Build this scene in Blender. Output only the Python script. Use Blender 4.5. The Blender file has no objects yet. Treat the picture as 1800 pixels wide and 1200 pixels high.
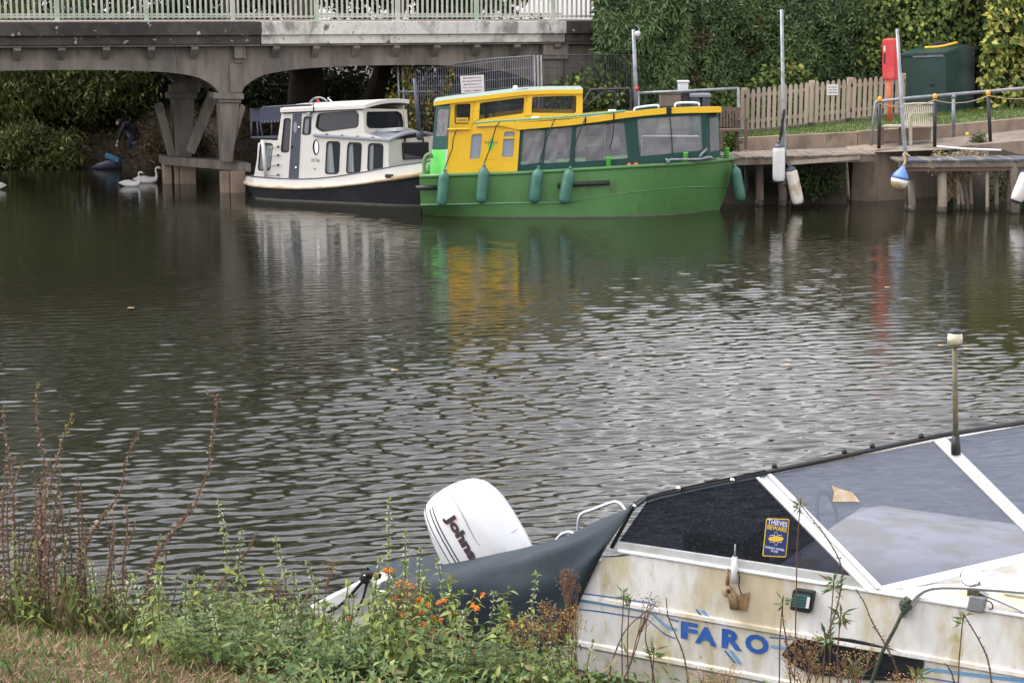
import bpy, bmesh, math, random
import numpy as np
from mathutils import Vector, Matrix
from mathutils.geometry import tessellate_polygon

# ------------------------------------------------------------------ camera, sky, sun, exposure
FPX, HOR, CAMH = 3200.0, 15.0, 4.5          # focal length in photo pixels, horizon row, eye height above the water
PITCH = math.atan((600 - HOR) / FPX)
scene = bpy.context.scene
COL = scene.collection
cam_d = bpy.data.cameras.new('camera')
cam_d.sensor_width = 36.0
cam_d.lens = 36.0 * FPX / 1800.0
cam_d.clip_start, cam_d.clip_end = 0.1, 500.0
cam_d.dof.use_dof = True
cam_d.dof.focus_distance = 19.0
cam_d.dof.aperture_fstop = 16.0
cam = bpy.data.objects.new('camera', cam_d)
COL.objects.link(cam)
cam.location = (0, 0, CAMH)
cam.rotation_euler = (math.pi / 2 - PITCH, 0, 0)
scene.camera = cam

SUN_EL, SUN_AZ = math.radians(52), math.radians(288)   # from the left; azimuth clockwise from +Y
world = bpy.data.worlds.new('World')
scene.world = world
world.use_nodes = True
wn, wl = world.node_tree.nodes, world.node_tree.links
wn.clear()
sky = wn.new('ShaderNodeTexSky')
sky.sky_type = 'NISHITA'
sky.sun_disc = False
sky.sun_elevation = SUN_EL
sky.sun_rotation = SUN_AZ
sky.air_density, sky.dust_density, sky.ozone_density = 3.0, 1.6, 1.0
hsv = wn.new('ShaderNodeHueSaturation')
hsv.inputs['Saturation'].default_value = 0.12
bg = wn.new('ShaderNodeBackground')
bg.inputs['Strength'].default_value = 0.15
wo = wn.new('ShaderNodeOutputWorld')
wl.new(sky.outputs[0], hsv.inputs['Color'])
tint = wn.new('ShaderNodeMix'); tint.data_type = 'RGBA'; tint.blend_type = 'MULTIPLY'
tint.inputs['Factor'].default_value = 1.0
tint.inputs['B'].default_value = (.985, .965, 1.05, 1)      # flat pale overcast, a little cool
wl.new(hsv.outputs[0], tint.inputs['A'])
wl.new(tint.outputs['Result'], bg.inputs['Color'])
wl.new(bg.outputs[0], wo.inputs['Surface'])
sd = bpy.data.lights.new('sun', 'SUN')
sd.energy = 0.7
sd.angle = math.radians(14)
sd.color = (1.0, 0.965, 0.92)
sun = bpy.data.objects.new('sun', sd)
COL.objects.link(sun)
sdir = Vector((math.sin(SUN_AZ) * math.cos(SUN_EL), math.cos(SUN_AZ) * math.cos(SUN_EL), math.sin(SUN_EL)))
sun.rotation_euler = sdir.to_track_quat('Z', 'Y').to_euler()
sun.location = sdir * 60
scene.view_settings.view_transform = 'Standard'
scene.view_settings.look = 'None'
scene.view_settings.gamma = 1.0
scene.view_settings.use_curve_mapping = False
scene.view_settings.exposure = 1.6
scene.render.engine = 'CYCLES'
scene.cycles.use_denoising = True
scene.cycles.max_bounces = 8
scene.cycles.transparent_max_bounces = 16
scene.cycles.caustics_reflective = False
scene.cycles.caustics_refractive = False

# ------------------------------------------------------------------ photo pixel -> direction -> point on a surface
_R, _Fw, _U = Vector((1, 0, 0)), Vector((0, math.cos(PITCH), -math.sin(PITCH))), Vector((0, math.sin(PITCH), math.cos(PITCH)))
EYE = Vector((0, 0, CAMH))
def ray(px, py):
    return _Fw + _R * ((px - 900.0) / FPX) + _U * ((600.0 - py) / FPX)
def atp(px, py, p0, n):
    d = ray(px, py)
    return EYE + d * ((p0 - EYE).dot(n) / d.dot(n))
def atz(px, py, z):
    return atp(px, py, Vector((0, 0, z)), Vector((0, 0, 1)))
def aty(px, py, y):
    return atp(px, py, Vector((0, y, 0)), Vector((0, 1, 0)))
class Frame:
    """a vertical wall plane: p0 on it, u along it (horizontal), n towards the viewer"""
    def __init__(self, p0, u):
        self.p0 = Vector(p0); self.u = Vector((u[0], u[1], 0)).normalized()
        self.n = Vector((self.u.y, -self.u.x, 0))
        if self.n.y > 0: self.n = -self.n
        self.z = Vector((0, 0, 1))
    def px(self, x, y, off=0.0):
        return atp(x, y, self.p0 + self.n * off, self.n)
    def pts(self, L, off=0.0):
        return [self.px(x, y, off) for x, y in L]
    def sz(self, s, z, off=0.0):
        q = self.p0 + self.u * s + self.n * off
        return Vector((q.x, q.y, z))

# ------------------------------------------------------------------ materials
MATS = {}
def mat(name, col, rough=.6, metal=0., var=.12, vs=2.5, bump=0., bs=40., col2=None, ms=1.2, lo=.45, hi=.62, spec=.5,
        streak=1.0, alpha=1.0, coat=0., col3=None, m3=6., lo3=.6, hi3=.68):
    m = bpy.data.materials.new(name); m.use_nodes = True
    n, l = m.node_tree.nodes, m.node_tree.links
    b = n['Principled BSDF']
    geo = n.new('ShaderNodeNewGeometry')
    mp = n.new('ShaderNodeMapping'); mp.inputs['Scale'].default_value = (1, 1, streak)
    l.new(geo.outputs['Position'], mp.inputs['Vector'])
    def noise(scale, detail=5, src=mp):
        t = n.new('ShaderNodeTexNoise'); t.inputs['Scale'].default_value = scale; t.inputs['Detail'].default_value = detail
        t.inputs['Roughness'].default_value = .62
        l.new(src.outputs[0], t.inputs['Vector']); return t
    def ramp(t, a, c):
        r = n.new('ShaderNodeMapRange'); r.inputs['From Min'].default_value = a; r.inputs['From Max'].default_value = c
        l.new(t.outputs['Fac'], r.inputs['Value']); return r
    def mix(fac, a, c, mode='MIX'):
        x = n.new('ShaderNodeMix'); x.data_type = 'RGBA'; x.blend_type = mode
        if fac is not None: l.new(fac, x.inputs['Factor'])
        else: x.inputs['Factor'].default_value = 1.0
        for sock, v in ((x.inputs['A'], a), (x.inputs['B'], c)):
            if isinstance(v, tuple): sock.default_value = (*v, 1)
            else: l.new(v, sock)
        return x.outputs['Result']
    cur = tuple(col)
    if col2 is not None:
        cur = mix(ramp(noise(ms, 7), lo, hi).outputs[0], cur, tuple(col2))
    if col3 is not None:
        cur = mix(ramp(noise(m3, 8), lo3, hi3).outputs[0], cur, tuple(col3))
    if var > 0:
        v = n.new('ShaderNodeMapRange'); t = noise(vs * 3, 6)
        v.inputs['From Min'].default_value = .25; v.inputs['From Max'].default_value = .75
        v.inputs['To Min'].default_value = 1 - var; v.inputs['To Max'].default_value = 1 + var
        l.new(t.outputs['Fac'], v.inputs['Value'])
        cb = n.new('ShaderNodeCombineColor')
        for i in range(3): l.new(v.outputs[0], cb.inputs[i])
        cur = mix(None, cur, cb.outputs[0], 'MULTIPLY')
    if isinstance(cur, tuple): b.inputs['Base Color'].default_value = (*cur, 1)
    else: l.new(cur, b.inputs['Base Color'])
    b.inputs['Roughness'].default_value = rough
    b.inputs['Metallic'].default_value = metal
    b.inputs['Specular IOR Level'].default_value = spec
    b.inputs['Coat Weight'].default_value = coat
    b.inputs['Alpha'].default_value = alpha
    if bump > 0:
        bn = n.new('ShaderNodeBump'); bn.inputs['Strength'].default_value = bump; bn.inputs['Distance'].default_value = .02
        l.new(noise(bs, 6).outputs['Fac'], bn.inputs['Height']); l.new(bn.outputs[0], b.inputs['Normal'])
    MATS[name] = m
    return m
def leafmat(name, rough=.55, trans=.35):
    m = bpy.data.materials.new(name); m.use_nodes = True
    n, l = m.node_tree.nodes, m.node_tree.links
    b = n['Principled BSDF']; o = n['Material Output']
    a = n.new('ShaderNodeAttribute'); a.attribute_name = 'col'
    l.new(a.outputs['Color'], b.inputs['Base Color'])
    b.inputs['Roughness'].default_value = rough; b.inputs['Specular IOR Level'].default_value = .3
    t = n.new('ShaderNodeBsdfTranslucent'); l.new(a.outputs['Color'], t.inputs['Color'])
    mx = n.new('ShaderNodeMixShader'); mx.inputs[0].default_value = trans
    l.new(b.outputs[0], mx.inputs[1]); l.new(t.outputs[0], mx.inputs[2]); l.new(mx.outputs[0], o.inputs['Surface'])
    MATS[name] = m
    return m
def vinylmat(name, col, alpha, rough=.12, bump=.6, bs=5., trans_col=(.9, .9, .9)):
    """clear window sheet or tinted pane: glossy, partly see-through, slightly wavy"""
    m = bpy.data.materials.new(name); m.use_nodes = True
    n, l = m.node_tree.nodes, m.node_tree.links
    b = n['Principled BSDF']; o = n['Material Output']
    b.inputs['Base Color'].default_value = (*col, 1); b.inputs['Roughness'].default_value = rough
    geo = n.new('ShaderNodeNewGeometry'); mp = n.new('ShaderNodeMapping'); mp.inputs['Scale'].default_value = (1.4, 1, .6)
    mp.inputs['Rotation'].default_value = (0, .5, 0)
    l.new(geo.outputs['Position'], mp.inputs['Vector'])
    t = n.new('ShaderNodeTexNoise'); t.inputs['Scale'].default_value = bs; t.inputs['Detail'].default_value = 3; t.inputs['Distortion'].default_value = .6
    l.new(mp.outputs[0], t.inputs['Vector'])
    if bump > 0:
        bn = n.new('ShaderNodeBump'); bn.inputs['Strength'].default_value = bump; bn.inputs['Distance'].default_value = .05
        l.new(t.outputs['Fac'], bn.inputs['Height']); l.new(bn.outputs[0], b.inputs['Normal'])
    tr = n.new('ShaderNodeBsdfTransparent'); tr.inputs['Color'].default_value = (*trans_col, 1)
    mx = n.new('ShaderNodeMixShader'); mx.inputs[0].default_value = alpha
    l.new(tr.outputs[0], mx.inputs[1]); l.new(b.outputs[0], mx.inputs[2]); l.new(mx.outputs[0], o.inputs['Surface'])
    MATS[name] = m
    return m

# ------------------------------------------------------------------ objects
def origin(p):
    v = Vector((0, 0, 0))
    while p is not None:
        v = v + p.location; p = p.parent
    return v
def tag(o, label=None, cat=None, group=None, kind=None):
    if label: o['label'] = label
    if cat: o['category'] = cat
    if group: o['group'] = group
    if kind: o['kind'] = kind
    return o
def thing(name, loc, label, cat, group=None):
    o = bpy.data.objects.new(name, None); COL.objects.link(o)
    o.empty_display_size = .1
    o.location = loc
    return tag(o, label, cat, group)
def mesh(name, verts, faces, m, parent=None, smooth=False, cols=None):
    V = np.asarray([tuple(v) for v in verts] if not isinstance(verts, np.ndarray) else verts, dtype=np.float64)
    if parent is None:
        o0 = np.array([V[:, 0].mean(), V[:, 1].mean(), V[:, 2].min()])
    else:
        o0 = np.array(origin(parent))
    me = bpy.data.meshes.new(name)
    if isinstance(faces, np.ndarray):
        k = faces.shape[1]; nf = len(faces)
        me.vertices.add(len(V)); me.vertices.foreach_set('co', (V - o0).astype(np.float32).ravel())
        me.loops.add(nf * k); me.loops.foreach_set('vertex_index', faces.astype(np.int32).ravel())
        me.polygons.add(nf); me.polygons.foreach_set('loop_start', np.arange(0, nf * k, k, dtype=np.int32))
        me.update(calc_edges=True); me.validate()
    else:
        me.from_pydata((V - o0).tolist(), [], [tuple(f) for f in faces]); me.update()
    if smooth:
        me.polygons.foreach_set('use_smooth', np.ones(len(me.polygons), dtype=bool))
    if cols is not None:
        a = me.color_attributes.new('col', 'FLOAT_COLOR', 'POINT')
        c = np.ones((len(V), 4), dtype=np.float32); c[:, :3] = cols
        a.data.foreach_set('color', c.ravel())
    me.materials.append(m if not isinstance(m, str) else MATS[m])
    o = bpy.data.objects.new(name, me); COL.objects.link(o)
    if parent is None: o.location = tuple(o0)
    else: o.parent = parent
    return o
class MB:
    """collects shapes into one mesh"""
    def __init__(self): self.v = []; self.f = []
    def add(self, vs, fs):
        k = len(self.v); self.v += [Vector(v) for v in vs]; self.f += [tuple(i + k for i in f) for f in fs]; return self
    def hexa(self, a, b):
        """a: 4 pts loop, b: 4 matching pts"""
        return self.add(list(a) + list(b), [(3, 2, 1, 0), (4, 5, 6, 7), (0, 1, 5, 4), (1, 2, 6, 5), (2, 3, 7, 6), (3, 0, 4, 7)])
    def box(self, c, sx, sy, sz, X=Vector((1, 0, 0)), Y=None, Z=Vector((0, 0, 1))):
        """c = centre of the bottom face"""
        c = Vector(c); X = Vector(X).normalized(); Z = Vector(Z).normalized(); Y = Vector(Y).normalized() if Y is not None else Z.cross(X).normalized()
        q = [c + X * (i * sx / 2) + Y * (j * sy / 2) for i, j in ((-1, -1), (1, -1), (1, 1), (-1, 1))]
        return self.hexa(q, [p + Z * sz for p in q])
    def bar(self, p, q, w, h, up=Vector((0, 0, 1))):
        """rectangular bar from p to q, w across, h along up"""
        p, q = Vector(p), Vector(q); d = (q - p).normalized()
        s = d.cross(up)
        if s.length < 1e-4: s = d.cross(Vector((0, 1, 0)))
        s.normalize(); t = s.cross(d).normalized()
        f = lambda c: [c - s * w / 2 - t * h / 2, c + s * w / 2 - t * h / 2, c + s * w / 2 + t * h / 2, c - s * w / 2 + t * h / 2]
        return self.hexa(f(p), f(q))
    def tube(self, pts, r, n=8, cap=True, flat=1.0):
        pts = [Vector(p) for p in pts]
        rr = r if isinstance(r, (list, tuple, np.ndarray)) else [r] * len(pts)
        k = len(self.v); prev = None
        for i, p in enumerate(pts):
            d = (pts[min(i + 1, len(pts) - 1)] - pts[max(i - 1, 0)])
            d = d.normalized() if d.length > 1e-9 else Vector((0, 0, 1))
            if prev is None:
                a = Vector((0, 0, 1)) if abs(d.z) < .9 else Vector((1, 0, 0))
                s = d.cross(a).normalized()
            else:
                s = (prev - d * prev.dot(d))
                s = s.normalized() if s.length > 1e-6 else d.orthogonal().normalized()
            prev = s; t = d.cross(s)
            for j in range(n):
                a = 2 * math.pi * j / n
                self.v.append(p + s * (math.cos(a) * rr[i]) + t * (math.sin(a) * rr[i] * flat))
        for i in range(len(pts) - 1):
            for j in range(n):
                a, b = k + i * n + j, k + i * n + (j + 1) % n
                self.f.append((a, b, b + n, a + n))
        if cap:
            self.f.append(tuple(k + j for j in reversed(range(n))))
            self.f.append(tuple(k + (len(pts) - 1) * n + j for j in range(n)))
        return self
    def lathe(self, c, axis, prof, n=16):
        """prof: list of (height along axis, radius)"""
        axis = Vector(axis).normalized(); c = Vector(c)
        return self.tube([c + axis * h for h, r in prof], [max(r, 1e-4) for h, r in prof], n) if False else self._lathe(c, axis, prof, n)
    def _lathe(self, c, axis, prof, n):
        s = axis.orthogonal().normalized(); t = axis.cross(s); k = len(self.v)
        for h, r in prof:
            for j in range(n):
                a = 2 * math.pi * j / n
                self.v.append(c + axis * h + (s * math.cos(a) + t * math.sin(a)) * max(r, 1e-4))
        for i in range(len(prof) - 1):
            for j in range(n):
                a, b = k + i * n + j, k + i * n + (j + 1) % n
                self.f.append((a, b, b + n, a + n))
        self.f.append(tuple(k + j for j in reversed(range(n))))
        self.f.append(tuple(k + (len(prof) - 1) * n + j for j in range(n)))
        return self
    def loft(self, rings, cap=True, close=True):
        k = len(self.v); n = len(rings[0])
        for r in rings: self.v += [Vector(p) for p in r]
        for i in range(len(rings) - 1):
            for j in range(n if close else n - 1):
                a, b = k + i * n + j, k + i * n + (j + 1) % n
                self.f.append((a, b, b + n, a + n))
        if cap:
            self.f.append(tuple(k + j for j in reversed(range(n)))); self.f.append(tuple(k + (len(rings) - 1) * n + j for j in range(n)))
        return self
    def plate(self, outer, holes, t):
        """flat polygon (world points) with holes, thickened by vector t"""
        t = Vector(t); loops = [[Vector(p) for p in outer]] + [[Vector(p) for p in h] for h in holes]
        tris = tessellate_polygon(loops); flat = [p for L in loops for p in L]; N = len(flat); k = len(self.v)
        self.v += flat + [p + t for p in flat]
        nrm = Vector((0, 0, 0))
        for a, b, c in tris: nrm += (flat[b] - flat[a]).cross(flat[c] - flat[a])
        for a, b, c in tris:
            g = (flat[b] - flat[a]).cross(flat[c] - flat[a])
            if g.length < 1e-12: continue
            if g.dot(t) > 0: a, b, c = a, c, b
            self.f.append((k + a, k + b, k + c)); self.f.append((k + N + c, k + N + b, k + N + a))
        i0 = 0
        for L in loops:
            m = len(L)
            for j in range(m):
                a, b = k + i0 + j, k + i0 + (j + 1) % m
                self.f.append((a, b, b + N, a + N))
            i0 += m
        return self
    def build(self, name, m, parent=None, smooth=False, bevel=0., fix=True):
        o = mesh(name, self.v, self.f, m, parent, smooth)
        if fix:
            bm = bmesh.new(); bm.from_mesh(o.data); bmesh.ops.recalc_face_normals(bm, faces=bm.faces); bm.to_mesh(o.data); bm.free()
        if smooth == 'auto':
            md = o.modifiers.new('split', 'EDGE_SPLIT'); md.split_angle = .42
        if bevel > 0:
            md = o.modifiers.new('bevel', 'BEVEL'); md.width = bevel; md.segments = 2; md.limit_method = 'ANGLE'; md.angle_limit = .7
        return o
def rounded(P, r=.25, n=4):
    """round a polygon's corners; r = fraction of the shorter neighbour edge"""
    P = [Vector(p) for p in P]; out = []
    for i, p in enumerate(P):
        a, b = P[i - 1] - p, P[(i + 1) % len(P)] - p
        d = min(a.length, b.length) * r
        A, B = p + a.normalized() * d, p + b.normalized() * d
        for k in range(n + 1):
            t = k / n
            out.append(A * (1 - t) ** 2 + p * 2 * t * (1 - t) + B * t * t)
    return out
def grow(P, d):
    c = sum((Vector(p) for p in P), Vector()) / len(P)
    return [c + (Vector(p) - c) * (1 + d / max((Vector(p) - c).length, 1e-6)) for p in P]
def spline(P, n=8):
    """Catmull-Rom through points (Vectors or tuples)"""
    P = [Vector(p) for p in P]; out = []
    for i in range(len(P) - 1):
        a, b, c, d = P[max(i - 1, 0)], P[i], P[i + 1], P[min(i + 2, len(P) - 1)]
        for k in range(n):
            t = k / n
            out.append(.5 * ((2 * b) + (c - a) * t + (2 * a - 5 * b + 4 * c - d) * t * t + (3 * b - a - 3 * c + d) * t ** 3))
    out.append(P[-1])
    return out
def rect(x0, y0, x1, y1): return [(x0, y0), (x1, y0), (x1, y1), (x0, y1)]
def glyphs(name, s, c, xd, yd, h, m, parent, width=None, bold=0., thick=.002, spacing=1.0):
    """flat lettering: c = centre of the line, h = cap height, width = total width"""
    cu = bpy.data.curves.new(name, 'FONT'); cu.body = s; cu.size = 1.0; cu.align_x = 'LEFT'; cu.offset = bold; cu.resolution_u = 3
    cu.space_character = spacing
    o = bpy.data.objects.new(name, cu); COL.objects.link(o)
    dg = bpy.context.evaluated_depsgraph_get()
    me = o.evaluated_get(dg).to_mesh()
    V = [v.co.copy() for v in me.vertices]; Fc = [tuple(p.vertices) for p in me.polygons]
    bpy.data.objects.remove(o); bpy.data.curves.remove(cu)
    if not V: return None
    x0, x1 = min(v.x for v in V), max(v.x for v in V); y0, y1 = min(v.y for v in V), max(v.y for v in V)
    sy = h / (y1 - y0); sx = (width / (x1 - x0)) if width else sy
    xd, yd = Vector(xd).normalized(), Vector(yd).normalized(); nn = xd.cross(yd)
    W = [Vector(c) + xd * ((v.x - (x0 + x1) / 2) * sx) + yd * ((v.y - (y0 + y1) / 2) * sy) + nn * thick for v in V]
    return mesh(name, W, Fc, m, parent)
def copy_tree(o, parent=None, loc=None):
    c = o.copy(); COL.objects.link(c); c.parent = parent
    if loc is not None: c.location = loc
    for ch in list(o.children): copy_tree(ch, c)
    return c

# ------------------------------------------------------------------ foliage
rng = np.random.default_rng(11)
def unit(v): return v / np.maximum(np.linalg.norm(v, axis=-1, keepdims=True), 1e-9)
def leaf_mesh(P, D, N, L, W, C, kind='diamond', droop=.15):
    """many leaves at once: P base points, D directions, N face normals, L lengths, W widths, C colours (all arrays)"""
    D = unit(D); S = unit(np.cross(D, N)); N = unit(np.cross(S, D)); n = len(P)
    L = np.broadcast_to(np.asarray(L, float), (n,))[:, None]; W = np.broadcast_to(np.asarray(W, float), (n,))[:, None]
    if kind == 'diamond':
        V = np.stack([P, P + D * L * .45 + S * W * .5 + N * (W * .15 - L * droop * .2), P + D * L - N * L * droop, P + D * L * .45 - S * W * .5 + N * (W * .15 - L * droop * .2)], 1)
        T = np.array([[0, 1, 2], [0, 2, 3]])
    else:                                      # pointed oval with a folded midrib
        V = np.stack([P, P + D * L * .3 + S * W * .5 + N * W * .18, P + D * L * .68 + S * W * .34 + N * W * .08 - N * L * droop * .4,
                      P + D * L - N * L * droop, P + D * L * .68 - S * W * .34 + N * W * .08 - N * L * droop * .4,
                      P + D * L * .3 - S * W * .5 + N * W * .18, P + D * L * .5 - N * L * droop * .2], 1)
        T = np.array([[0, 1, 6], [1, 2, 6], [2, 3, 6], [3, 4, 6], [4, 5, 6], [5, 0, 6]])
    k = V.shape[1]
    Fc = (np.arange(n)[:, None, None] * k + T[None]).reshape(-1, 3)
    return V.reshape(-1, 3), Fc, np.repeat(C, k, axis=0)
class Leaves:
    def __init__(self): self.V = []; self.F = []; self.C = []; self.k = 0
    def add(self, V, F, C):
        self.V.append(V); self.F.append(F + self.k); self.C.append(np.broadcast_to(C, (len(V), 3))); self.k += len(V)
    def leaves(self, *a, **kw): self.add(*leaf_mesh(*a, **kw))
    def stem(self, pts, r0, r1, col, n=5):
        mb = MB(); k = len(pts); mb.tube(pts, [r0 + (r1 - r0) * i / max(k - 1, 1) for i in range(k)], n, cap=False)
        V = np.array([tuple(v) for v in mb.v]); F = np.array(mb.f)
        F = np.concatenate([F[:, [0, 1, 2]], F[:, [0, 2, 3]]]); self.add(V, F, np.array(col))
    def build(self, name, m, parent=None, smooth=False):
        return mesh(name, np.concatenate(self.V), np.concatenate(self.F), m, parent, smooth, np.concatenate(self.C))
def rdir(n): return unit(rng.normal(size=(n, 3)))
def palette(n, cols, jit=.25):
    c = np.array(cols)[rng.integers(0, len(cols), n)]
    return c * rng.uniform(1 - jit, 1 + jit, (n, 1))
def fnoise(P, seed, sc):
    """cheap smooth noise from sines, about -1..1"""
    r = np.random.default_rng(seed); out = np.zeros(len(P))
    for i in range(7):
        k = r.normal(size=3) * sc * (1 + .35 * i); out += np.sin(P @ k + r.uniform(0, 6.28)) / (1 + .3 * i)
    return out / 2.6
# ------------------------------------------------------------------ named materials
mat('concrete', (.178, .153, .125), .88, var=.32, vs=1.6, bump=.4, bs=22, col2=(.095, .085, .073), ms=1.3, lo=.42, hi=.66, streak=.22, col3=(.05, .044, .037), m3=4, lo3=.58, hi3=.72)  # base tone darkened to carry the shade beneath the cornice; stain streaks on top
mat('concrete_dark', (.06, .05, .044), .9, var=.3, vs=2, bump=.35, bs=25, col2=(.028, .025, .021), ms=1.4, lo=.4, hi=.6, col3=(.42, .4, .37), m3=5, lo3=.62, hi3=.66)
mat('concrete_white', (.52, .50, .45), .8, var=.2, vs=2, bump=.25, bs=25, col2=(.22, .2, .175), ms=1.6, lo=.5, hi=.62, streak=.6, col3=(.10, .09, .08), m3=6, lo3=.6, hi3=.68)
mat('concrete_quay', (.27, .205, .15), .9, var=.2, vs=1.2, bump=.5, bs=18, col2=(.12, .092, .07), ms=1.5, lo=.45, hi=.7, streak=.5, col3=(.06, .07, .035), m3=2.5, lo3=.64, hi3=.75)
mat('rail_green', (.43, .425, .355), .5, var=.12, vs=2, col2=(.30, .36, .27), ms=2)
mat('timber_grey', (.20, .16, .12), .85, var=.25, vs=3, bump=.35, bs=40, col2=(.115, .093, .07), ms=2, lo=.4, hi=.65, streak=.15)
mat('timber_pale', (.36, .295, .225), .8, var=.2, vs=3, bump=.3, bs=40, col2=(.25, .20, .15), ms=2, lo=.45, hi=.65, streak=.15)
mat('timber_brown', (.125, .08, .06), .7, var=.2, vs=3, bump=.2, bs=40, streak=.2)
mat('timber_wet', (.055, .05, .032), .5, var=.3, vs=3, bump=.3, bs=40, streak=.2)
mat('bench_wood', (.40, .36, .27), .8, var=.2, vs=4, bump=.2, bs=40)
mat('yellow_paint', (.76, .46, .015), .38, var=.05, vs=1.5, col2=(.74, .41, .014), ms=1.3, lo=.45, hi=.75, col3=(.40, .24, .04), m3=5, lo3=.68, hi3=.75)
mat('green_hull', (.088, .215, .068), .42, var=.07, vs=1, col2=(.074, .185, .058), ms=.9, lo=.4, hi=.7, bump=.05, bs=4, col3=(.10, .125, .055), m3=4.5, lo3=.58, hi3=.72, streak=.3)
mat('green_bright', (.11, .52, .085), .45, var=.05)
mat('green_fender', (.035, .125, .085), .5, var=.12, vs=3, col2=(.055, .16, .115), ms=4)
mat('green_line', (.13, .30, .17), .5)
mat('canvas_green', (.007, .05, .041), .75, var=.12, vs=3, bump=.25, bs=9)
mat('roof_pale', (.22, .29, .235), .6, var=.1)
mat('cream', (.64, .61, .545), .4, var=.04, vs=1, col2=(.58, .54, .465), ms=.8, lo=.5, hi=.75)
mat('cream_dirty', (.66, .56, .40), .6, var=.2, vs=3, col2=(.46, .34, .20), ms=3, lo=.45, hi=.65)
mat('hull_black', (.009, .009, .012), .6, spec=.25, var=.25, vs=1.5, col2=(.016, .016, .019), ms=1.5)
mat('hull_foot', (.10, .09, .07), .8, var=.3, vs=3)
mat('navy', (.055, .062, .085), .5, var=.08)
mat('navy_canvas', (.045, .052, .075), .8, var=.15, bump=.2, bs=12)
mat('roof_grey', (.24, .25, .28), .5, var=.08)
mat('black_rubber', (.014, .014, .015), .55, var=.2)
mat('dark_glass', (.02, .022, .027), .06, var=.0, spec=.6)
mat('curtain', (.75, .75, .77), .8, var=.15, vs=8, streak=.05)
mat('white_paint', (.68, .68, .675), .4, var=.04)
mat('white_sign', (.66, .65, .635), .5, var=.03)
mat('red_ink', (.25, .05, .06), .6, var=0)
mat('dark_ink', (.03, .03, .035), .6, var=0)
mat('red_plastic', (.62, .045, .05), .4, var=.06, vs=2, col2=(.70, .10, .09), ms=2)
mat('orange_post', (.68, .14, .055), .5, var=.1)
mat('orange_cap', (.75, .33, .03), .5, var=.1)
mat('bin_green', (.007, .034, .026), .5, var=.12, vs=1.5, col2=(.010, .044, .034), ms=2, bump=.08, bs=6)
mat('galv', (.27, .28, .295), .45, metal=.35, var=.15, vs=5, col2=(.19, .195, .20), ms=5)
mat('steel_dark', (.055, .05, .05), .5, metal=.4, var=.2)
mat('stainless', (.74, .74, .74), .25, metal=.75, var=.05)
mat('chrome', (.75, .75, .75), .12, metal=1.0, var=0)
mat('alu', (.52, .53, .51), .5, metal=.2, var=.12, vs=8, col2=(.36, .37, .30), ms=6, lo=.5, hi=.7)
mat('black_post', (.02, .02, .025), .5, var=.2)
mat('rope_pale', (.36, .27, .15), .9, var=.2)
mat('rope_black', (.012, .012, .014), .8, var=.3, bump=.5, bs=120)
mat('rope_green', (.05, .065, .04), .9, var=.3, bump=.4, bs=150)
mat('buoy_blue', (.10, .21, .52), .5, var=.1, col2=(.14, .25, .55), ms=3)
mat('fender_white', (.64, .63, .60), .5, var=.06, col2=(.55, .48, .36), ms=3, lo=.55, hi=.7)
mat('fender_dirty', (.62, .58, .50), .6, var=.12, col2=(.40, .29, .16), ms=4, lo=.46, hi=.6)
mat('navy_plastic', (.03, .05, .12), .45, var=.1)
mat('grey_box', (.60, .60, .62), .5, var=.05)
mat('swan', (.66, .645, .615), .7, var=.08, vs=6)
mat('beak', (.55, .16, .04), .5, var=0)
mat('skin', (.55, .30, .22), .6, var=.05)
mat('jacket', (.012, .012, .016), .8, var=.2)
mat('jeans', (.02, .026, .05), .8, var=.2)
mat('bag_blue', (.05, .19, .33), .5, var=.2, vs=6)
mat('tarp_navy', (.016, .02, .05), .6, var=.2, vs=4)
mat('tarp_grey', (.13, .13, .19), .6, var=.1)
mat('earth', (.04, .03, .02), .95, var=.3, vs=2, bump=.6, bs=14, col2=(.02, .02, .011), ms=.8)
mat('mud_bank', (.045, .032, .021), .95, var=.35, vs=3, bump=.8, bs=10, col2=(.026, .022, .013), ms=2)
mat('lawn', (.075, .115, .03), .95, var=.45, vs=5, bump=.6, bs=40, col2=(.15, .13, .06), ms=1.2, lo=.5, hi=.68)
mat('path', (.22, .185, .14), .95, var=.2, vs=3, bump=.4, bs=40, col2=(.14, .115, .085), ms=1.2, lo=.45, hi=.65)
mat('near_ground', (.085, .075, .035), .95, var=.4, vs=4, bump=.8, bs=30, col2=(.20, .145, .085), ms=1.6, lo=.45, hi=.6)
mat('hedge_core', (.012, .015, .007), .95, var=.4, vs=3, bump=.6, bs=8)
mat('bark', (.045, .036, .028), .95, var=.3, vs=3, bump=.8, bs=14, streak=.3)
mat('gel_white', (.69, .675, .63), .38, var=.12, vs=5, col2=(.52, .45, .30), ms=3.4, lo=.44, hi=.60, streak=.38, col3=(.38, .31, .11), m3=5.5, lo3=.58, hi3=.72, bump=.06, bs=30)
mat('gel_clean', (.68, .68, .665), .3, var=.03)
mat('motor_white', (.66, .66, .65), .28, var=.03, coat=.3)
mat('stripe_blue', (.045, .13, .36), .4, var=.1, vs=8)
mat('stripe_light', (.16, .34, .55), .4, var=.12, vs=8)
mat('letter_blue', (.03, .105, .36), .4, var=.08, vs=10, col2=(.05, .14, .40), ms=8)
mat('cover_canvas', (.020, .030, .037), .72, spec=.22, var=.16, vs=2, bump=.22, bs=7, col2=(.031, .043, .049), ms=1.1)
mat('lens_green', (.05, .11, .10), .15, var=0)
mat('rust', (.25, .155, .07), .8, var=.3, vs=12, bump=.3, bs=60, col2=(.36, .27, .16), ms=14)
mat('sticker_navy', (.03, .045, .12), .3, var=.05)
mat('sticker_yellow', (.72, .45, .05), .4, var=.03)
mat('sticker_white', (.62, .64, .75), .4, var=0)
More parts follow.
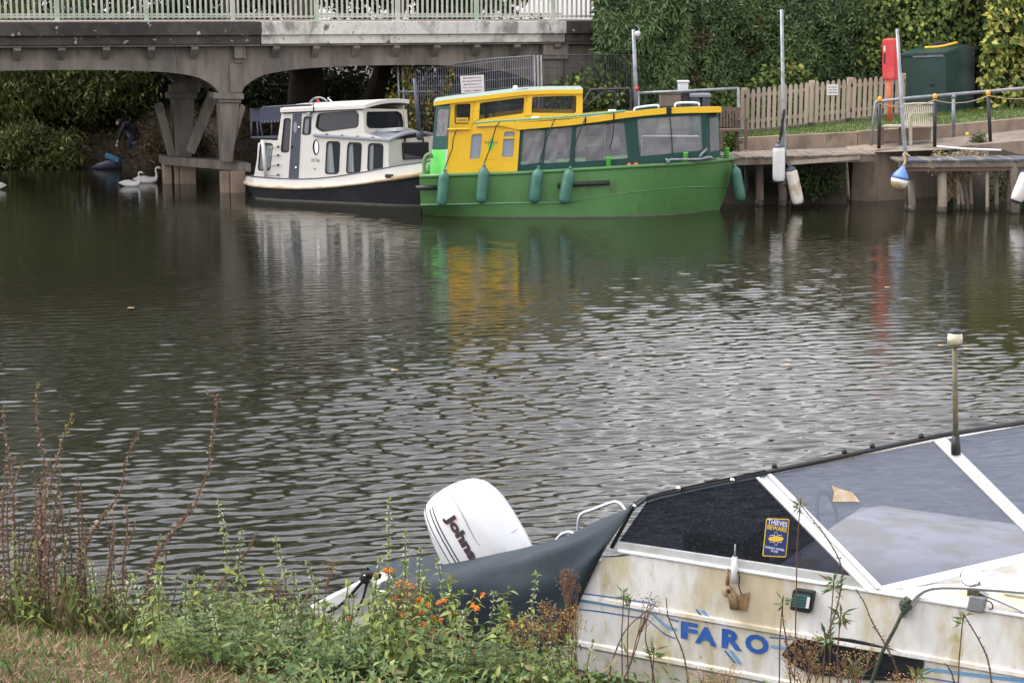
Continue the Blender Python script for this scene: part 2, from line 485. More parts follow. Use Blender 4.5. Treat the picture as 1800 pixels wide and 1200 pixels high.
mat('lamp_lens', (.50, .46, .32), .3, var=.2, vs=12)
mat('pole_olive', (.09, .085, .04), .6, var=.25, vs=12, col2=(.15, .13, .07), ms=14)
mat('port_black', (.018, .018, .019), .4, var=.2)
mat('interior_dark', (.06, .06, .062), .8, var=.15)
mat('interior_pale', (.34, .34, .38), .7, var=.12)
vinylmat('vinyl', (.34, .335, .345), .42, .08, .35, 9.)
vinylmat('cabin_glass', (.05, .055, .06), .22, .05, .0, 4., (.93, .95, .95))
vinylmat('grey_pane', (.30, .33, .38), .85, .12, .05, 4.)
vinylmat('screen_side', (.016, .018, .024), .62, .16, .15, 30., (.55, .58, .7))
vinylmat('screen_front', (.14, .155, .195), .70, .10, .06, 3., (.60, .63, .72))
leafmat('leaf'); leafmat('petal', .5, .25); leafmat('hedge_leaf', .6, .2); leafmat('dry', .8, .2)
# speckled grime on the side screen
def grime(m, col, scale, lo, hi):
    n, l = m.node_tree.nodes, m.node_tree.links; b = n['Principled BSDF']
    geo = n.new('ShaderNodeNewGeometry'); t = n.new('ShaderNodeTexNoise'); t.inputs['Scale'].default_value = scale; t.inputs['Detail'].default_value = 6
    l.new(geo.outputs['Position'], t.inputs['Vector'])
    r = n.new('ShaderNodeMapRange'); r.inputs['From Min'].default_value = lo; r.inputs['From Max'].default_value = hi
    l.new(t.outputs['Fac'], r.inputs['Value'])
    x = n.new('ShaderNodeMix'); x.data_type = 'RGBA'; x.inputs['A'].default_value = b.inputs['Base Color'].default_value; x.inputs['B'].default_value = (*col, 1)
    l.new(r.outputs[0], x.inputs['Factor']); l.new(x.outputs['Result'], b.inputs['Base Color'])
grime(MATS['screen_side'], (.085, .085, .065), 75, .52, .75)
# water: dark olive river, reflections from real ripples plus the finest ripples as bump
wm = bpy.data.materials.new('water'); wm.use_nodes = True
n, l = wm.node_tree.nodes, wm.node_tree.links
b = n['Principled BSDF']
b.inputs['Base Color'].default_value = (.0145, .0145, .008, 1); b.inputs['Roughness'].default_value = .035; b.inputs['IOR'].default_value = 1.33
geo = n.new('ShaderNodeNewGeometry'); mp = n.new('ShaderNodeMapping'); mp.inputs['Scale'].default_value = (3.0, 9.0, 1); mp.inputs['Rotation'].default_value = (0, 0, -.3)
t = n.new('ShaderNodeTexNoise'); t.inputs['Scale'].default_value = 1.0; t.inputs['Detail'].default_value = 4
bn = n.new('ShaderNodeBump'); bn.inputs['Strength'].default_value = .22; bn.inputs['Distance'].default_value = .02
l.new(geo.outputs['Position'], mp.inputs['Vector']); l.new(mp.outputs[0], t.inputs['Vector']); l.new(t.outputs['Fac'], bn.inputs['Height']); l.new(bn.outputs[0], b.inputs['Normal'])
MATS['water'] = wm
mat('dock_grey', (.075, .078, .09), .7, var=.25, vs=4, bump=.3, bs=40)
# ================================================================== SETTING
def sstep(t): t = np.clip(t, 0, 1); return t * t * (3 - 2 * t)
# ---- river bed sheet out to the horizon
o = mesh('ground', [(-320, -120, -1.4), (320, -120, -1.4), (320, 420, -1.4), (-320, 420, -1.4)], [(0, 1, 2, 3)], 'earth'); tag(o, kind='structure')
# ---- water: rippled surface, finer near the camera
def make_water():
    ys = [4.0, 6.0, 8.0]
    while ys[-1] < 76: ys.append(ys[-1] * (1.0014 if ys[-1] < 41 else 1.006))
    ys = np.array(ys)
    t = np.concatenate([[-6, -3, -1.8, -1.35, -1.15], np.linspace(-1, 1, 500), [1.15, 1.35, 1.8, 3, 6]])
    Y, T = np.meshgrid(ys, t, indexing='ij'); X = T * (Y * .34 + .6)
    r = np.random.default_rng(5); Z = np.zeros_like(X)
    dys = Y * .0014
    amp = .45 + .80 * sstep((35 - Y) / 17.)                       # calmer under the far bank
    gust = .78 + .3 * np.sin(X * .31 + Y * .17 + 1) * np.sin(Y * .23 - X * .12) + .16 * np.sin(X * .9 - Y * .5)
    gust *= 1 - .45 * sstep((-X - 2.5) / 5.0) * sstep((Y - 17) / 8.0)   # lee of the bridge and trees
    for i in range(84):
        Lw = math.exp(r.uniform(math.log(.075), math.log(.36)))
        a = r.normal(.27, .26)
        kx, ky = -math.sin(a) * 2 * math.pi / Lw, math.cos(a) * 2 * math.pi / Lw
        slope = .0180 * (1.2 if .12 < Lw < .28 else .8)
        fade = np.clip((Lw / dys - 2.2) / 2.2, 0, 1)
        ph = r.uniform(0, 6.28)
        wob = .8 * np.sin(X * r.uniform(.5, 1.3) + Y * r.uniform(-.6, .6) + ph * 3)
        Z += slope / (2 * math.pi / Lw) * fade * np.sin(kx * X + ky * Y + ph + wob)
    Z *= amp * np.clip(gust, .35, 1.4)
    ny, nx = X.shape
    V = np.stack([X, Y, Z], -1).reshape(-1, 3)
    i = (np.arange(ny - 1)[:, None] * nx + np.arange(nx - 1)[None]).ravel()
    F = np.stack([i, i + 1, i + nx + 1, i + nx], 1)
    tag(mesh('water', V, F, 'water', None, True), kind='structure')
make_water()
# ---- far bank (earth under the trees, round behind the bridge)
def grid_mesh(name, xs, ys, fz, m, fy=None):
    X, Tt = np.meshgrid(xs, ys, indexing='ij'); Y = fy(X, Tt) if fy else Tt
    Z = fz(X, Y, Tt); V = np.stack([X, Y, Z], -1).reshape(-1, 3); nx, ny = X.shape
    i = (np.arange(nx - 1)[:, None] * ny + np.arange(ny - 1)[None]).ravel()
    return mesh(name, V, np.stack([i, i + ny, i + ny + 1, i + 1], 1), m, None, True)
SHX = np.array([-60, -30, -14, -10.5, -8.5, -6.5, -4.5, -2.5, 0, 4, 8, 14, 40, 60.])
SHY = np.array([54, 53.5, 52, 51.6, 51.2, 50, 47.6, 45.8, 44.8, 44.3, 44.3, 43.6, 42, 41.])
def shore(X): return np.interp(X, SHX, SHY)
def bank_z(X, Y, t):
    d = Y - shore(X)
    top = np.interp(X, [-60, -16, -12, -10.5, -9, -6, -3, 0, 3.6, 5, 60], [.9, .8, .9, 1.5, 1.5, 1.2, 1.2, 1.3, 1.15, .75, .75])
    z = -.5 + (top + .5) * sstep((d + .4) / np.interp(X, [-13, -10, -8], [3.2, 2.4, 1.6]))
    z += .9 * sstep((d - 5) / 8.) + .12 * np.sin(X * 1.9 + Y) * np.sin(Y * 1.7 - X * .6) * sstep(d / 1.0)
    return z
bank = grid_mesh('far_bank', np.linspace(-60, 60, 180), np.concatenate([np.linspace(-.8, 6, 24), np.array([8, 12, 18, 28, 45, 80, 160, 300])]),
                 bank_z, 'mud_bank', lambda X, T: shore(X) + T)
tag(bank, kind='structure')
# ---- right bank: lower path beside the quay, lawn above it
PXL, PXR = 4.3, 26.0
def path_z(X, Y, t):
    f = np.interp(X, [5, 8.5, 10.5, 12, 26], [1.10, 1.17, 1.24, 1.28, 1.4]); bk = np.interp(X, [5.5, 8.4, 12.5, 26], [1.07, 1.17, 1.60, 2.4])
    k = np.clip((Y - 42.9) / 1.7, 0, 1); return f + (bk - f) * k
tag(grid_mesh('path', np.linspace(PXL, PXR, 60), np.linspace(42.95, 44.62, 8), path_z, 'path'), kind='structure')
def lawn_z(X, Y, t):
    f = np.interp(X, [4.3, 5.9, 8.4, 12.5, 26], [1.22, 1.32, 1.44, 1.80, 2.6]); bk = np.interp(X, [4.3, 5.8, 9.4, 13, 26], [1.30, 1.36, 1.78, 1.95, 2.7])
    k = np.clip((Y - 44.75) / 1.75, 0, 1); return f + (bk - f) * k + .015 * np.sin(X * 7) * np.sin(Y * 9)
tag(grid_mesh('lawn', np.linspace(PXL, PXR, 80), np.linspace(44.78, 51.5, 40), lawn_z, 'lawn'), kind='structure')
# ---- near bank: slopes from the photographer's feet down to the water's edge
NBX = np.array([-14, -6, -3, -1.5, 0.4, 2.0, 4.0, 7.0, 12.])
NBY = np.array([12.6, 12.0, 11.75, 11.2, 10.25, 9.25, 8.05, 6.4, 4.])
def nedge(X): return np.interp(X, NBX, NBY)
def near_z(X, Y):
    d = nedge(X) - Y
    z = -.7 + 1.42 * sstep((d + .35) / 1.0) + .30 * sstep((d - .5) / 1.7) + np.clip(d - 2.0, 0, 20) * .16
    return z + .05 * np.sin(X * 2.3 + 1) * np.sin(Y * 2.9) * sstep(d)
tag(grid_mesh('near_bank', np.linspace(-14, 12, 160), np.concatenate([np.linspace(.8, -3, 60), np.linspace(-3.3, -16, 30)]),
              lambda X, Y, t: near_z(X, Y), 'near_ground', lambda X, T: nedge(X) + T), kind='structure')

# ================================================================== TREES, HEDGES
def crown_points(c, rad, n_clump, n_leaf, cr=(.5, 1.0), seed=0, squash=.8):
    r = np.random.default_rng(seed); c = np.array(c); rad = np.array(rad)
    u = unit(r.normal(size=(n_clump, 3))) * (r.uniform(.15, 1, (n_clump, 1)) ** (1 / 2.2))
    cc = c + u * rad; rr = r.uniform(*cr, n_clump)
    per = max(1, n_leaf // n_clump); k = np.repeat(np.arange(n_clump), per)
    d = unit(r.normal(size=(len(k), 3))); rad2 = r.uniform(.35, 1, (len(k), 1)) ** .5
    P = cc[k] + d * rad2 * rr[k][:, None] * np.array([1, 1, squash])
    tint = r.uniform(.72, 1.22, n_clump)[k]
    return P, d, tint, cc
def tree(name, label, base, h, crown_c, crown_r, trunk_r, pal, n_clump=90, n_leaf=11000, leaf=(.20, .12), droop=.3, seed=1, group=None, lean=(0, 0), hang=False, limbs=7, cr=(.6, 1.2)):
    t = thing(name, base, label, 'tree', group); r = random.Random(seed); base = Vector(base)
    top = base + Vector((lean[0], lean[1], h))
    mb = MB(); pts = [base + (top - base) * (i / 7) + Vector((r.uniform(-.12, .12), r.uniform(-.12, .12), 0)) * (i > 0) for i in range(8)]
    pts[0] = base - Vector((0, 0, .4)); mb.tube(pts, [trunk_r * (1.35 if i == 0 else 1) * (1 - .085 * i) for i in range(8)], 10)
    P, d, tint, cc = crown_points(crown_c, crown_r, n_clump, n_leaf, cr, seed)
    for i in range(limbs):
        a = pts[3 + i % 4]; e = Vector(cc[(i * 7) % len(cc)]); m_ = a.lerp(e, .5) + Vector((0, 0, .5))
        mb.tube(spline([a, m_, e], 4), [trunk_r * .45 * (1 - .1 * k) for k in range(9)], 6)
    mb.build('trunk', 'bark', t, True)
    L = Leaves(); n = len(P)
    D = unit(rdir(n) * (.45 if hang else 1.0) + np.array([0, 0, -1.2 if hang else -.25])); N = unit(rdir(n) + d * .9)
    C = palette(n, pal, .3) * tint[:, None]
    L.leaves(P, D, N, rng.uniform(.7, 1.3, n) * leaf[0], rng.uniform(.7, 1.3, n) * leaf[1], C, droop=droop)
    tag(L.build('crown', 'hedge_leaf', t), kind='stuff')
    return t
DARK = [(0.0351, 0.0567, 0.0189), (0.0486, 0.0756, 0.0243), (0.0675, 0.0891, 0.027)]
MIDG = [(0.065, 0.0975, 0.0286), (0.0975, 0.13, 0.0338), (0.0468, 0.0728, 0.0234), (0.156, 0.169, 0.039)]
WIL = [(0.1056, 0.1428, 0.0372), (0.149, 0.1863, 0.0497), (0.0683, 0.0994, 0.0273), (0.2111, 0.2049, 0.0497)]
bk = 'trees standing beyond the bridge'
tree('willow_tree', 'leafy willow overhanging the water at far left behind the bridge arch', (-16.8, 56.8, .8), 7, (-16.3, 54.6, 3.4), (4.6, 2.2, 3.6), .4, WIL, 130, 34000, (.20, .055), .2, 3, bk, hang=True, cr=(.5, 1.0))
tree('alder_tree', 'dark shady tree over the muddy bank behind the swans', (-12.2, 57.5, 1.2), 9, (-11.4, 55.6, 4.0), (3.6, 1.8, 2.9), .3, DARK, 90, 17000, (.17, .09), .3, 8, bk, hang=True, cr=(.5, .9))
tree('ash_tree', 'tall dark tree trunk between bridge pier and white boat roof', (-8.3, 55.0, 1.4), 11, (-8.5, 56.5, 9.0), (4.2, 3.0, 5.0), .36, DARK, 90, 14000, (.24, .14), .3, 14, bk)
tree('oak_tree', 'thick dark trunk seen under the right arch above the white boat', (-5.95, 53.0, 1.4), 12, (-5.6, 55.5, 9.4), (4.6, 3.0, 5.2), .48, DARK, 100, 16000, (.24, .14), .3, 21, bk)
tree('leaning_tree', 'leaning dark trunk under the bridge arch left of the wire fence', (-4.4, 54.4, 1.4), 8, (-1.2, 56.5, 8.0), (4.4, 3.0, 4.0), .3, DARK, 90, 14000, (.24, .14), .3, 27, bk, lean=(2.9, 0))
tree('tall_tree', 'tall dark tree above the left end of the bridge railing', (-19, 64, 1.5), 17, (-19, 62.5, 12.5), (6.6, 3.5, 9.5), .5, DARK, 150, 20000, (.34, .2), .3, 33, bk, cr=(.9, 1.6))
tree('tall_tree', 'tall dark tree filling the middle of the bridge railing', (-10, 66, 1.5), 17, (-10.5, 63.5, 12.5), (6.6, 3.5, 9.5), .5, DARK, 150, 20000, (.34, .2), .3, 38, bk, cr=(.9, 1.6))
tree('tall_tree', 'tall mid green tree behind the right half of the bridge railing', (-2.2, 64, 1.5), 12, (-3.2, 62, 9.0), (4.6, 3.0, 6.2), .45, MIDG, 110, 15000, (.30, .18), .3, 44, bk, cr=(.8, 1.4))
# low dark scrub on the shady bank behind the bridge
def scrub(name, label, xs, ys, zs, rad, n, pal, leaf, seed, cat='bush', hang=False):
    r = np.random.default_rng(seed); L = Leaves()
    c = np.stack([r.uniform(*xs, 60), r.uniform(*ys, 60), r.uniform(*zs, 60)], 1); k = r.integers(0, 60, n)
    d = unit(r.normal(size=(n, 3))); P = c[k] + d * r.uniform(.3, 1, (n, 1)) * rad
    L.leaves(P, unit(rdir(n) + [0, 0, -.8 if hang else .1]), unit(rdir(n) + d), r.uniform(.7, 1.3, n) * leaf[0], r.uniform(.7, 1.3, n) * leaf[1], palette(n, pal, .35) * r.uniform(.7, 1.25, 60)[k][:, None])
    o = L.build(name, 'hedge_leaf'); return tag(o, label, cat)
scrub('scrub', 'dark scrub on the shady bank under the right bridge arch', (-8.8, 1.0), (54.5, 57.5), (1.2, 3.8), .9, 15000, DARK + [(.06, .07, .03)], (.18, .11), 51)
scrub('shade_bush', 'dark undergrowth on the shady bank behind the bending person', (-17, -8.2), (54.6, 56.5), (.9, 3.4), .9, 16000, DARK, (.2, .12), 55)
scrub('willow_sprays', 'hanging willow sprays over the muddy bank left of the bridge pier', (-14.6, -10.9), (53.2, 54.6), (1.7, 3.4), .75, 9000, WIL, (.20, .055), 56, 'foliage', True)
scrub('bramble_bush', 'bramble bush with yellowing leaves behind the wire fence', (-2.6, -.9), (50.4, 51.6), (1.0, 1.9), .55, 2600, MIDG + [(.20, .15, .03), (.11, .08, .03)], (.13, .09), 52)
scrub('dead_brush', 'heap of brown dead brush on the mud beside the bridge pier', (-10.4, -8.9), (51.7, 52.8), (.35, 1.0), .42, 5200, [(.13, .085, .045), (.18, .115, .06), (.075, .05, .03), (.07, .07, .025)], (.22, .03), 53, hang=False)
scrub('bank_bush', 'low bush with yellow leaves trailing into water at far left', (-17.5, -12.6), (52.0, 53.2), (.15, 1.0), .6, 12000, WIL + [(.05, .065, .02)], (.19, .06), 54, hang=True)

# clipped conifer hedge on the right: lumpy body with fine sprays
def hedge(name, label, x0, x1, y, z0, ztop, pal, n, leaf, seed, amp=.35, pal2=None, core=True, hang=.2, cat='hedge', p2=.5):
    t = thing(name, ((x0 + x1) / 2, y, z0), label, cat)
    nx, nz = int((x1 - x0) * 3), 18; zt = ztop if callable(ztop) else (lambda x: np.full_like(x, ztop, dtype=float))
    def surf(X, W):          # W 0..1 up the face, 1..1.35 over the top
        Z = z0 + (zt(X) - z0) * np.minimum(W, 1.0); P = np.stack([X, np.full_like(X, y), Z], -1).reshape(-1, 3)
        b = fnoise(P, seed, .9).reshape(X.shape) * amp + fnoise(P, seed + 1, 2.6).reshape(X.shape) * amp * .4
        Y = y + b + .45 * np.clip(W - .75, 0, 1) ** 2 * 3 + np.clip(W - 1, 0, 1) * 7.0
        return Y, Z + b * .2
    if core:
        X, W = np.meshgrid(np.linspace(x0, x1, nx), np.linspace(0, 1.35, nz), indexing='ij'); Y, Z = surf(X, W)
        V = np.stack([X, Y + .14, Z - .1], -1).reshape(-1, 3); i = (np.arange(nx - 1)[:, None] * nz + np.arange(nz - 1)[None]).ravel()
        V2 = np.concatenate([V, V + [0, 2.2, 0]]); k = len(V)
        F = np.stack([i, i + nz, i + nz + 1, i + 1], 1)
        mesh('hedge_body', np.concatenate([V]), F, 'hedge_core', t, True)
    r = np.random.default_rng(seed)
    X = r.uniform(x0, x1, n); W = r.uniform(0, 1.25, n) ** .9; Y, Z = surf(X, W)
    P = np.stack([X, Y - r.uniform(-.06, .26, n) * r.uniform(0, 1, n), Z], -1)
    cl = fnoise(P, seed + 5, 1.3); fine = fnoise(P, seed + 9, 5.)
    C = palette(n, pal, .3) * (1 + .35 * np.clip(fnoise(P, seed + 3, .8), -1, 1))[:, None]
    if pal2 is not None:
        k = (cl + .5 * fine) > p2; C[k] = palette(int(k.sum()), pal2, .3)
    P[:, 1] -= np.clip(fine, -1, 1) * .14
    keep = fine + r.uniform(-.5, .5, n) > -.75
    P, C = P[keep], C[keep]; n = len(P)
    D = unit(rdir(n) * .8 + [0, -.4, -hang]); N = unit(rdir(n) * .7 + [0, -1, .35])
    L = Leaves(); L.leaves(P, D, N, rng.uniform(.6, 1.3, n) * leaf[0], rng.uniform(.6, 1.3, n) * leaf[1], C, droop=.2)
    tag(L.build('foliage', 'hedge_leaf', t), kind='stuff')
    return t
CON = [(0.08, 0.1387, 0.0534), (0.1014, 0.1654, 0.0587), (0.1335, 0.1868, 0.0694), (0.0694, 0.1121, 0.0427)]
BRN = [(0.1275, 0.093, 0.045), (0.09, 0.087, 0.039), (0.15, 0.105, 0.054)]
IVY = [(0.0625, 0.1063, 0.0275), (0.1063, 0.1625, 0.0375), (0.1875, 0.2375, 0.05), (0.045, 0.075, 0.0225)]
VAR = [(.42, .40, .08), (.50, .47, .13), (.30, .33, .06), (.09, .14, .03), (.05, .085, .022), (.14, .19, .04)]
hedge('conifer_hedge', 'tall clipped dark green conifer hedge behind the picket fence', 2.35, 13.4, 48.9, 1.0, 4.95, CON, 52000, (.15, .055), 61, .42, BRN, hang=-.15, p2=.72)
hedge('conifer_tree', 'shaggy dark conifer hiding the right end of the bridge', 2.15, 4.5, 47.6, 1.0, 5.3, CON + [(.06, .09, .032)], 15000, (.22, .05), 67, .5, hang=.6, cat='tree')
hedge('ivy_bank', 'trailing green ivy along the hedge foot behind the fence', 3.6, 11.4, 48.35, 1.3, lambda x: 2.55 + .35 * np.sin(x * 1.1) + .3 * np.sin(x * 2.7 + 1), IVY, 5200, (.13, .11), 71, .25, VAR, core=False, hang=.5, cat='ivy', p2=.55)
hedge('variegated_ivy', 'yellow and green variegated ivy wall beside the green storage bin', 12.15, 20.0, 47.9, 1.6, 7.0, VAR, 15000, (.17, .12), 75, .35, [(.05, .085, .022), (.04, .065, .018)], hang=.7, cat='ivy', p2=.3)
hedge('hanging_ivy', 'sprays of ivy hanging over the hedge above the red lifebuoy case', 9.2, 12.6, 48.45, 3.0, 6.3, IVY + [(.22, .25, .05)], 2600, (.15, .11), 79, .3, core=False, hang=.7, cat='ivy')

# brown leaf litter on the muddy bank behind the bridge
_r = np.random.default_rng(90); _n = 9000; _x = _r.uniform(-13.5, -6.5, _n); _y = shore(_x) + _r.uniform(.1, 5.0, _n)
_P = np.stack([_x, _y, bank_z(_x, _y, 0) + .02], 1); _L = Leaves()
_L.leaves(_P, unit(_r.normal(size=(_n, 3)) + [0, -.2, .5]), unit(rdir(_n) * .7 + [0, -.6, 1]), _r.uniform(.06, .2, _n), _r.uniform(.03, .08, _n), palette(_n, [(.10, .06, .032), (.15, .09, .05), (.06, .042, .022), (.05, .06, .02)], .35))
tag(_L.build('leaf_litter', 'dry'), 'brown leaf litter on the shady bank behind the bridge', 'leaf litter', kind='stuff')
# ================================================================== BRIDGE
B = Frame(atz(405, 338, 0), (2.03, .73))
def bs(px, py=40, off=0.): return (B.px(px, py, off) - B.p0).dot(B.u)
bridge = thing('bridge', B.sz(-1.5, 0, -3.0), 'grey concrete arch bridge with pale green railing over the river', 'bridge')
zt = lambda py: B.px(408, py).z
S0, S1 = bs(-420), bs(1160)
ZR, ZC1, ZC2 = zt(38.5), zt(62), zt(77.5)
WID = 7.0
# deck slab, hidden behind the cornice
MB().box(B.sz((S0 + S1) / 2, ZC2 + .04, -WID / 2), S1 - S0, WID - .1, ZR - ZC2 - .06, B.u).build('deck', 'concrete', bridge)
MB().box(B.sz((S0 + S1) / 2, ZR - .02, -WID / 2), S1 - S0, WID - 1.2, .03, B.u).build('road', 'path', bridge)
def along(name, s0, s1, z0, z1, o0, o1, m, bev=.015, parent=bridge):
    return MB().hexa([B.sz(s0, z0, o0), B.sz(s1, z0, o0), B.sz(s1, z0, o1), B.sz(s0, z0, o1)],
                     [B.sz(s0, z1, o0), B.sz(s1, z1, o0), B.sz(s1, z1, o1), B.sz(s0, z1, o1)]).build(name, m, parent, bevel=bev)
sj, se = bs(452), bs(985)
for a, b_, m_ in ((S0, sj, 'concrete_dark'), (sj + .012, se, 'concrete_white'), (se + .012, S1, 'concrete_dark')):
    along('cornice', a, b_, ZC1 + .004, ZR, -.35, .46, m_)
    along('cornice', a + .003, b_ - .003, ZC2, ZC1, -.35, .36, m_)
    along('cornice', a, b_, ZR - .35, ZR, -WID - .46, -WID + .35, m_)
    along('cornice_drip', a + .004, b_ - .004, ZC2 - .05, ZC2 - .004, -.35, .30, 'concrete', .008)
# arch ribs: front one seen, two more behind
ARL = [(-420, 300), (-418, 240), (-380, 180), (-300, 148), (-180, 131), (-60, 126), (60, 123.5), (146, 123), (200, 123.6), (248, 125), (280, 126.4), (306, 128.5), (330, 132), (350, 137), (366, 145), (379, 155), (386, 164)]
ARR = [(424, 164), (430, 153), (438, 146), (450, 138), (467, 131), (490, 126.5), (517, 122.5), (545, 120), (575, 118), (630, 115.8), (692, 114.6), (750, 114.4), (800, 116), (840, 119.5), (870, 123.5), (900, 129.5), (925, 138), (938, 146), (943, 190)]
for off in (0., -3.3, -6.6):
    T = B.n * -.42
    pl = [B.px(x, y) + B.n * off for x, y in ARL]; pr = [B.px(x, y) + B.n * off for x, y in ARR]
    topL, topR = B.sz(S0, ZC2, off), B.sz(S1, ZC2, off)
    sm = bs(405, 100); se2 = (B.px(943, 190) - B.p0).dot(B.u)
    outer = [B.sz(sm, ZC2, off), topL + B.u * .01] + pl + [B.sz(sm, zt(164), off)]
    MB().plate(outer, [], T).build('arch_rib', 'concrete', bridge)
    zb = .2
    outer = [B.sz(sm + .004, zt(164), off)] + pr + [B.sz(se2, zb, off), B.sz(S1, zb, off), topR, B.sz(sm + .004, ZC2, off)]
    MB().plate(outer, [], T).build('arch_rib', 'concrete', bridge)
# corbels under the cornice
bx = [-212, -134, -55, 22, 100, 178, 257, 333]
for x in bx + [405 + 71 * i + 71 - i * .7 for i in range(0, 8)]:
    s = bs(x, 85); w = .17
    prof = [(.02, ZC2 - .056), (.30, ZC2 - .056), (.30, ZC2 - .12), (.02, ZC2 - .36)]
    MB().plate([B.sz(s, z, o_) for o_, z in prof], [], B.u * w).build('corbel', 'concrete', bridge, bevel=.01)
# pilaster over the pier
for xa, xb, ya, yb, o_ in ((409, 429, 78.6, 103, .20), (411, 426, 103.2, 111, .10), (402, 424, 111.4, 163, .05)):
    along('pilaster', bs(xa, 90), bs(xb, 90), zt(yb), zt(ya), .002, o_, 'concrete')
along('pilaster', bs(950, 90), bs(994, 90), zt(110), ZC2 - .06, .002, .22, 'concrete')
along('pilaster', bs(945, 90), bs(986, 90), .3, zt(110.4), .002, .14, 'concrete')
# piers: capital, tapered column, raking struts, base beam and stub piles
def block(name, pl, off, depth, m='concrete', bev=.02, dark=False):
    return MB().plate(B.pts(pl, off), [], B.n * -depth).build(name, m, bridge, bevel=bev)
block('capital', [(376, 163.5), (429, 164.5), (429, 175), (376, 174)], .14, .75)
block('capital', [(381, 174.4), (425, 175.4), (424, 181), (384, 180)], .08, .62)
block('column', [(386, 180.5), (421, 181.5), (409, 286), (392, 285)], .03, .5)
block('strut', [(423, 182), (432, 188), (405, 284), (396, 284)], -.1, .3)
def back(pl, off, depth=.45, name='column'):
    return MB().plate([B.px(x, y, off) for x, y in pl], [], B.n * -depth).build(name, 'concrete', bridge, bevel=.02)
# rear row, seen through the left arch
back([(297, 163), (347, 163), (347, 174), (297, 174)], -2.6, .7, 'capital')
back([(304, 174.5), (342, 174.5), (336, 284), (309, 284)], -2.66)
back([(273, 183), (286, 180), (311, 279), (300, 284)], -2.7, .3, 'strut')
back([(370, 160), (384, 172), (342, 272), (329, 266)], -1.5, .3, 'strut')
back([(300, 150), (352, 130), (352, 164), (300, 164)], -2.8, .4, 'cross_beam')
ze1, ze0 = B.px(370, 287.5).z, B.px(370, 303).z
MB().hexa([B.sz(bs(284, 285, -2.9), ze0, -2.9 - .5), B.sz(bs(437, 285), ze0, -.5), B.sz(bs(437, 285), ze0, .28), B.sz(bs(284, 285, -2.9), ze0, -2.9 + .35)],
          [B.sz(bs(284, 285, -2.9), ze1, -2.9 - .5), B.sz(bs(437, 285), ze1, -.5), B.sz(bs(437, 285), ze1, .28), B.sz(bs(284, 285, -2.9), ze1, -2.9 + .35)]).build('base_beam', 'concrete', bridge, bevel=.02)
for xa, xb, o_ in ((391, 404, .1), (406, 432, .16), (308, 316, -2.6), (318, 345, -2.5), (289, 303, -2.7)):
    sa, sb = bs(xa, 320, o_), bs(xb, 320, o_)
    MB().box(B.sz((sa + sb) / 2, -.9, o_ - .2), sb - sa, .38, ze0 + .9 + .004, B.u).build('stub_pile', 'concrete_quay', bridge, bevel=.02)
# railing
rl = tag(MB().hexa([B.sz(S0, zt(31.4), .10), B.sz(S1, zt(31.4), .10), B.sz(S1, zt(31.4), .15), B.sz(S0, zt(31.4), .15)],
                   [B.sz(S0, zt(28), .10), B.sz(S1, zt(28), .10), B.sz(S1, zt(28), .15), B.sz(S0, zt(28), .15)]).build('railing', 'rail_green', bridge))
ZT = ZR + 1.12
along('top_rail', S0, S1, ZT - .07, ZT, .06, .19, 'rail_green', .01, rl)
sa, sb = bs(100), bs(835); sp = (sb - sa) / 5
post0 = bar0 = None
for k in range(-3, 9):
    s = sa + sp * k
    if post0 is None:
        mb = MB(); mb.box(B.sz(s, ZR, .125), .11, .09, ZT - ZR - .074, B.u); mb.box(B.sz(s, ZR, .125), .24, .2, .045, B.u)
        post0 = mb.build('post', 'rail_green', rl, bevel=.008); ps = s
    else:
        c = post0.copy(); COL.objects.link(c); c.location = B.u * (s - ps)
    for j in range(1, 16):
        q = s + sp * j / 16
        if q > S1: break
        if bar0 is None:
            bar0 = MB().box(B.sz(q, ZR + .07, .125), .052, .02, ZT - ZR - .146, B.u).build('baluster', 'rail_green', rl); bq = q
        else:
            c = bar0.copy(); COL.objects.link(c); c.location = B.u * (q - bq)
# far-side railing, seen through the near one
rb = MB().hexa([B.sz(S0, ZR + .13, -WID - .15), B.sz(S1, ZR + .13, -WID - .15), B.sz(S1, ZR + .13, -WID - .10), B.sz(S0, ZR + .13, -WID - .10)],
               [B.sz(S0, ZR + .18, -WID - .15), B.sz(S1, ZR + .18, -WID - .15), B.sz(S1, ZR + .18, -WID - .10), B.sz(S0, ZR + .18, -WID - .10)]).build('railing', 'rail_green', bridge)
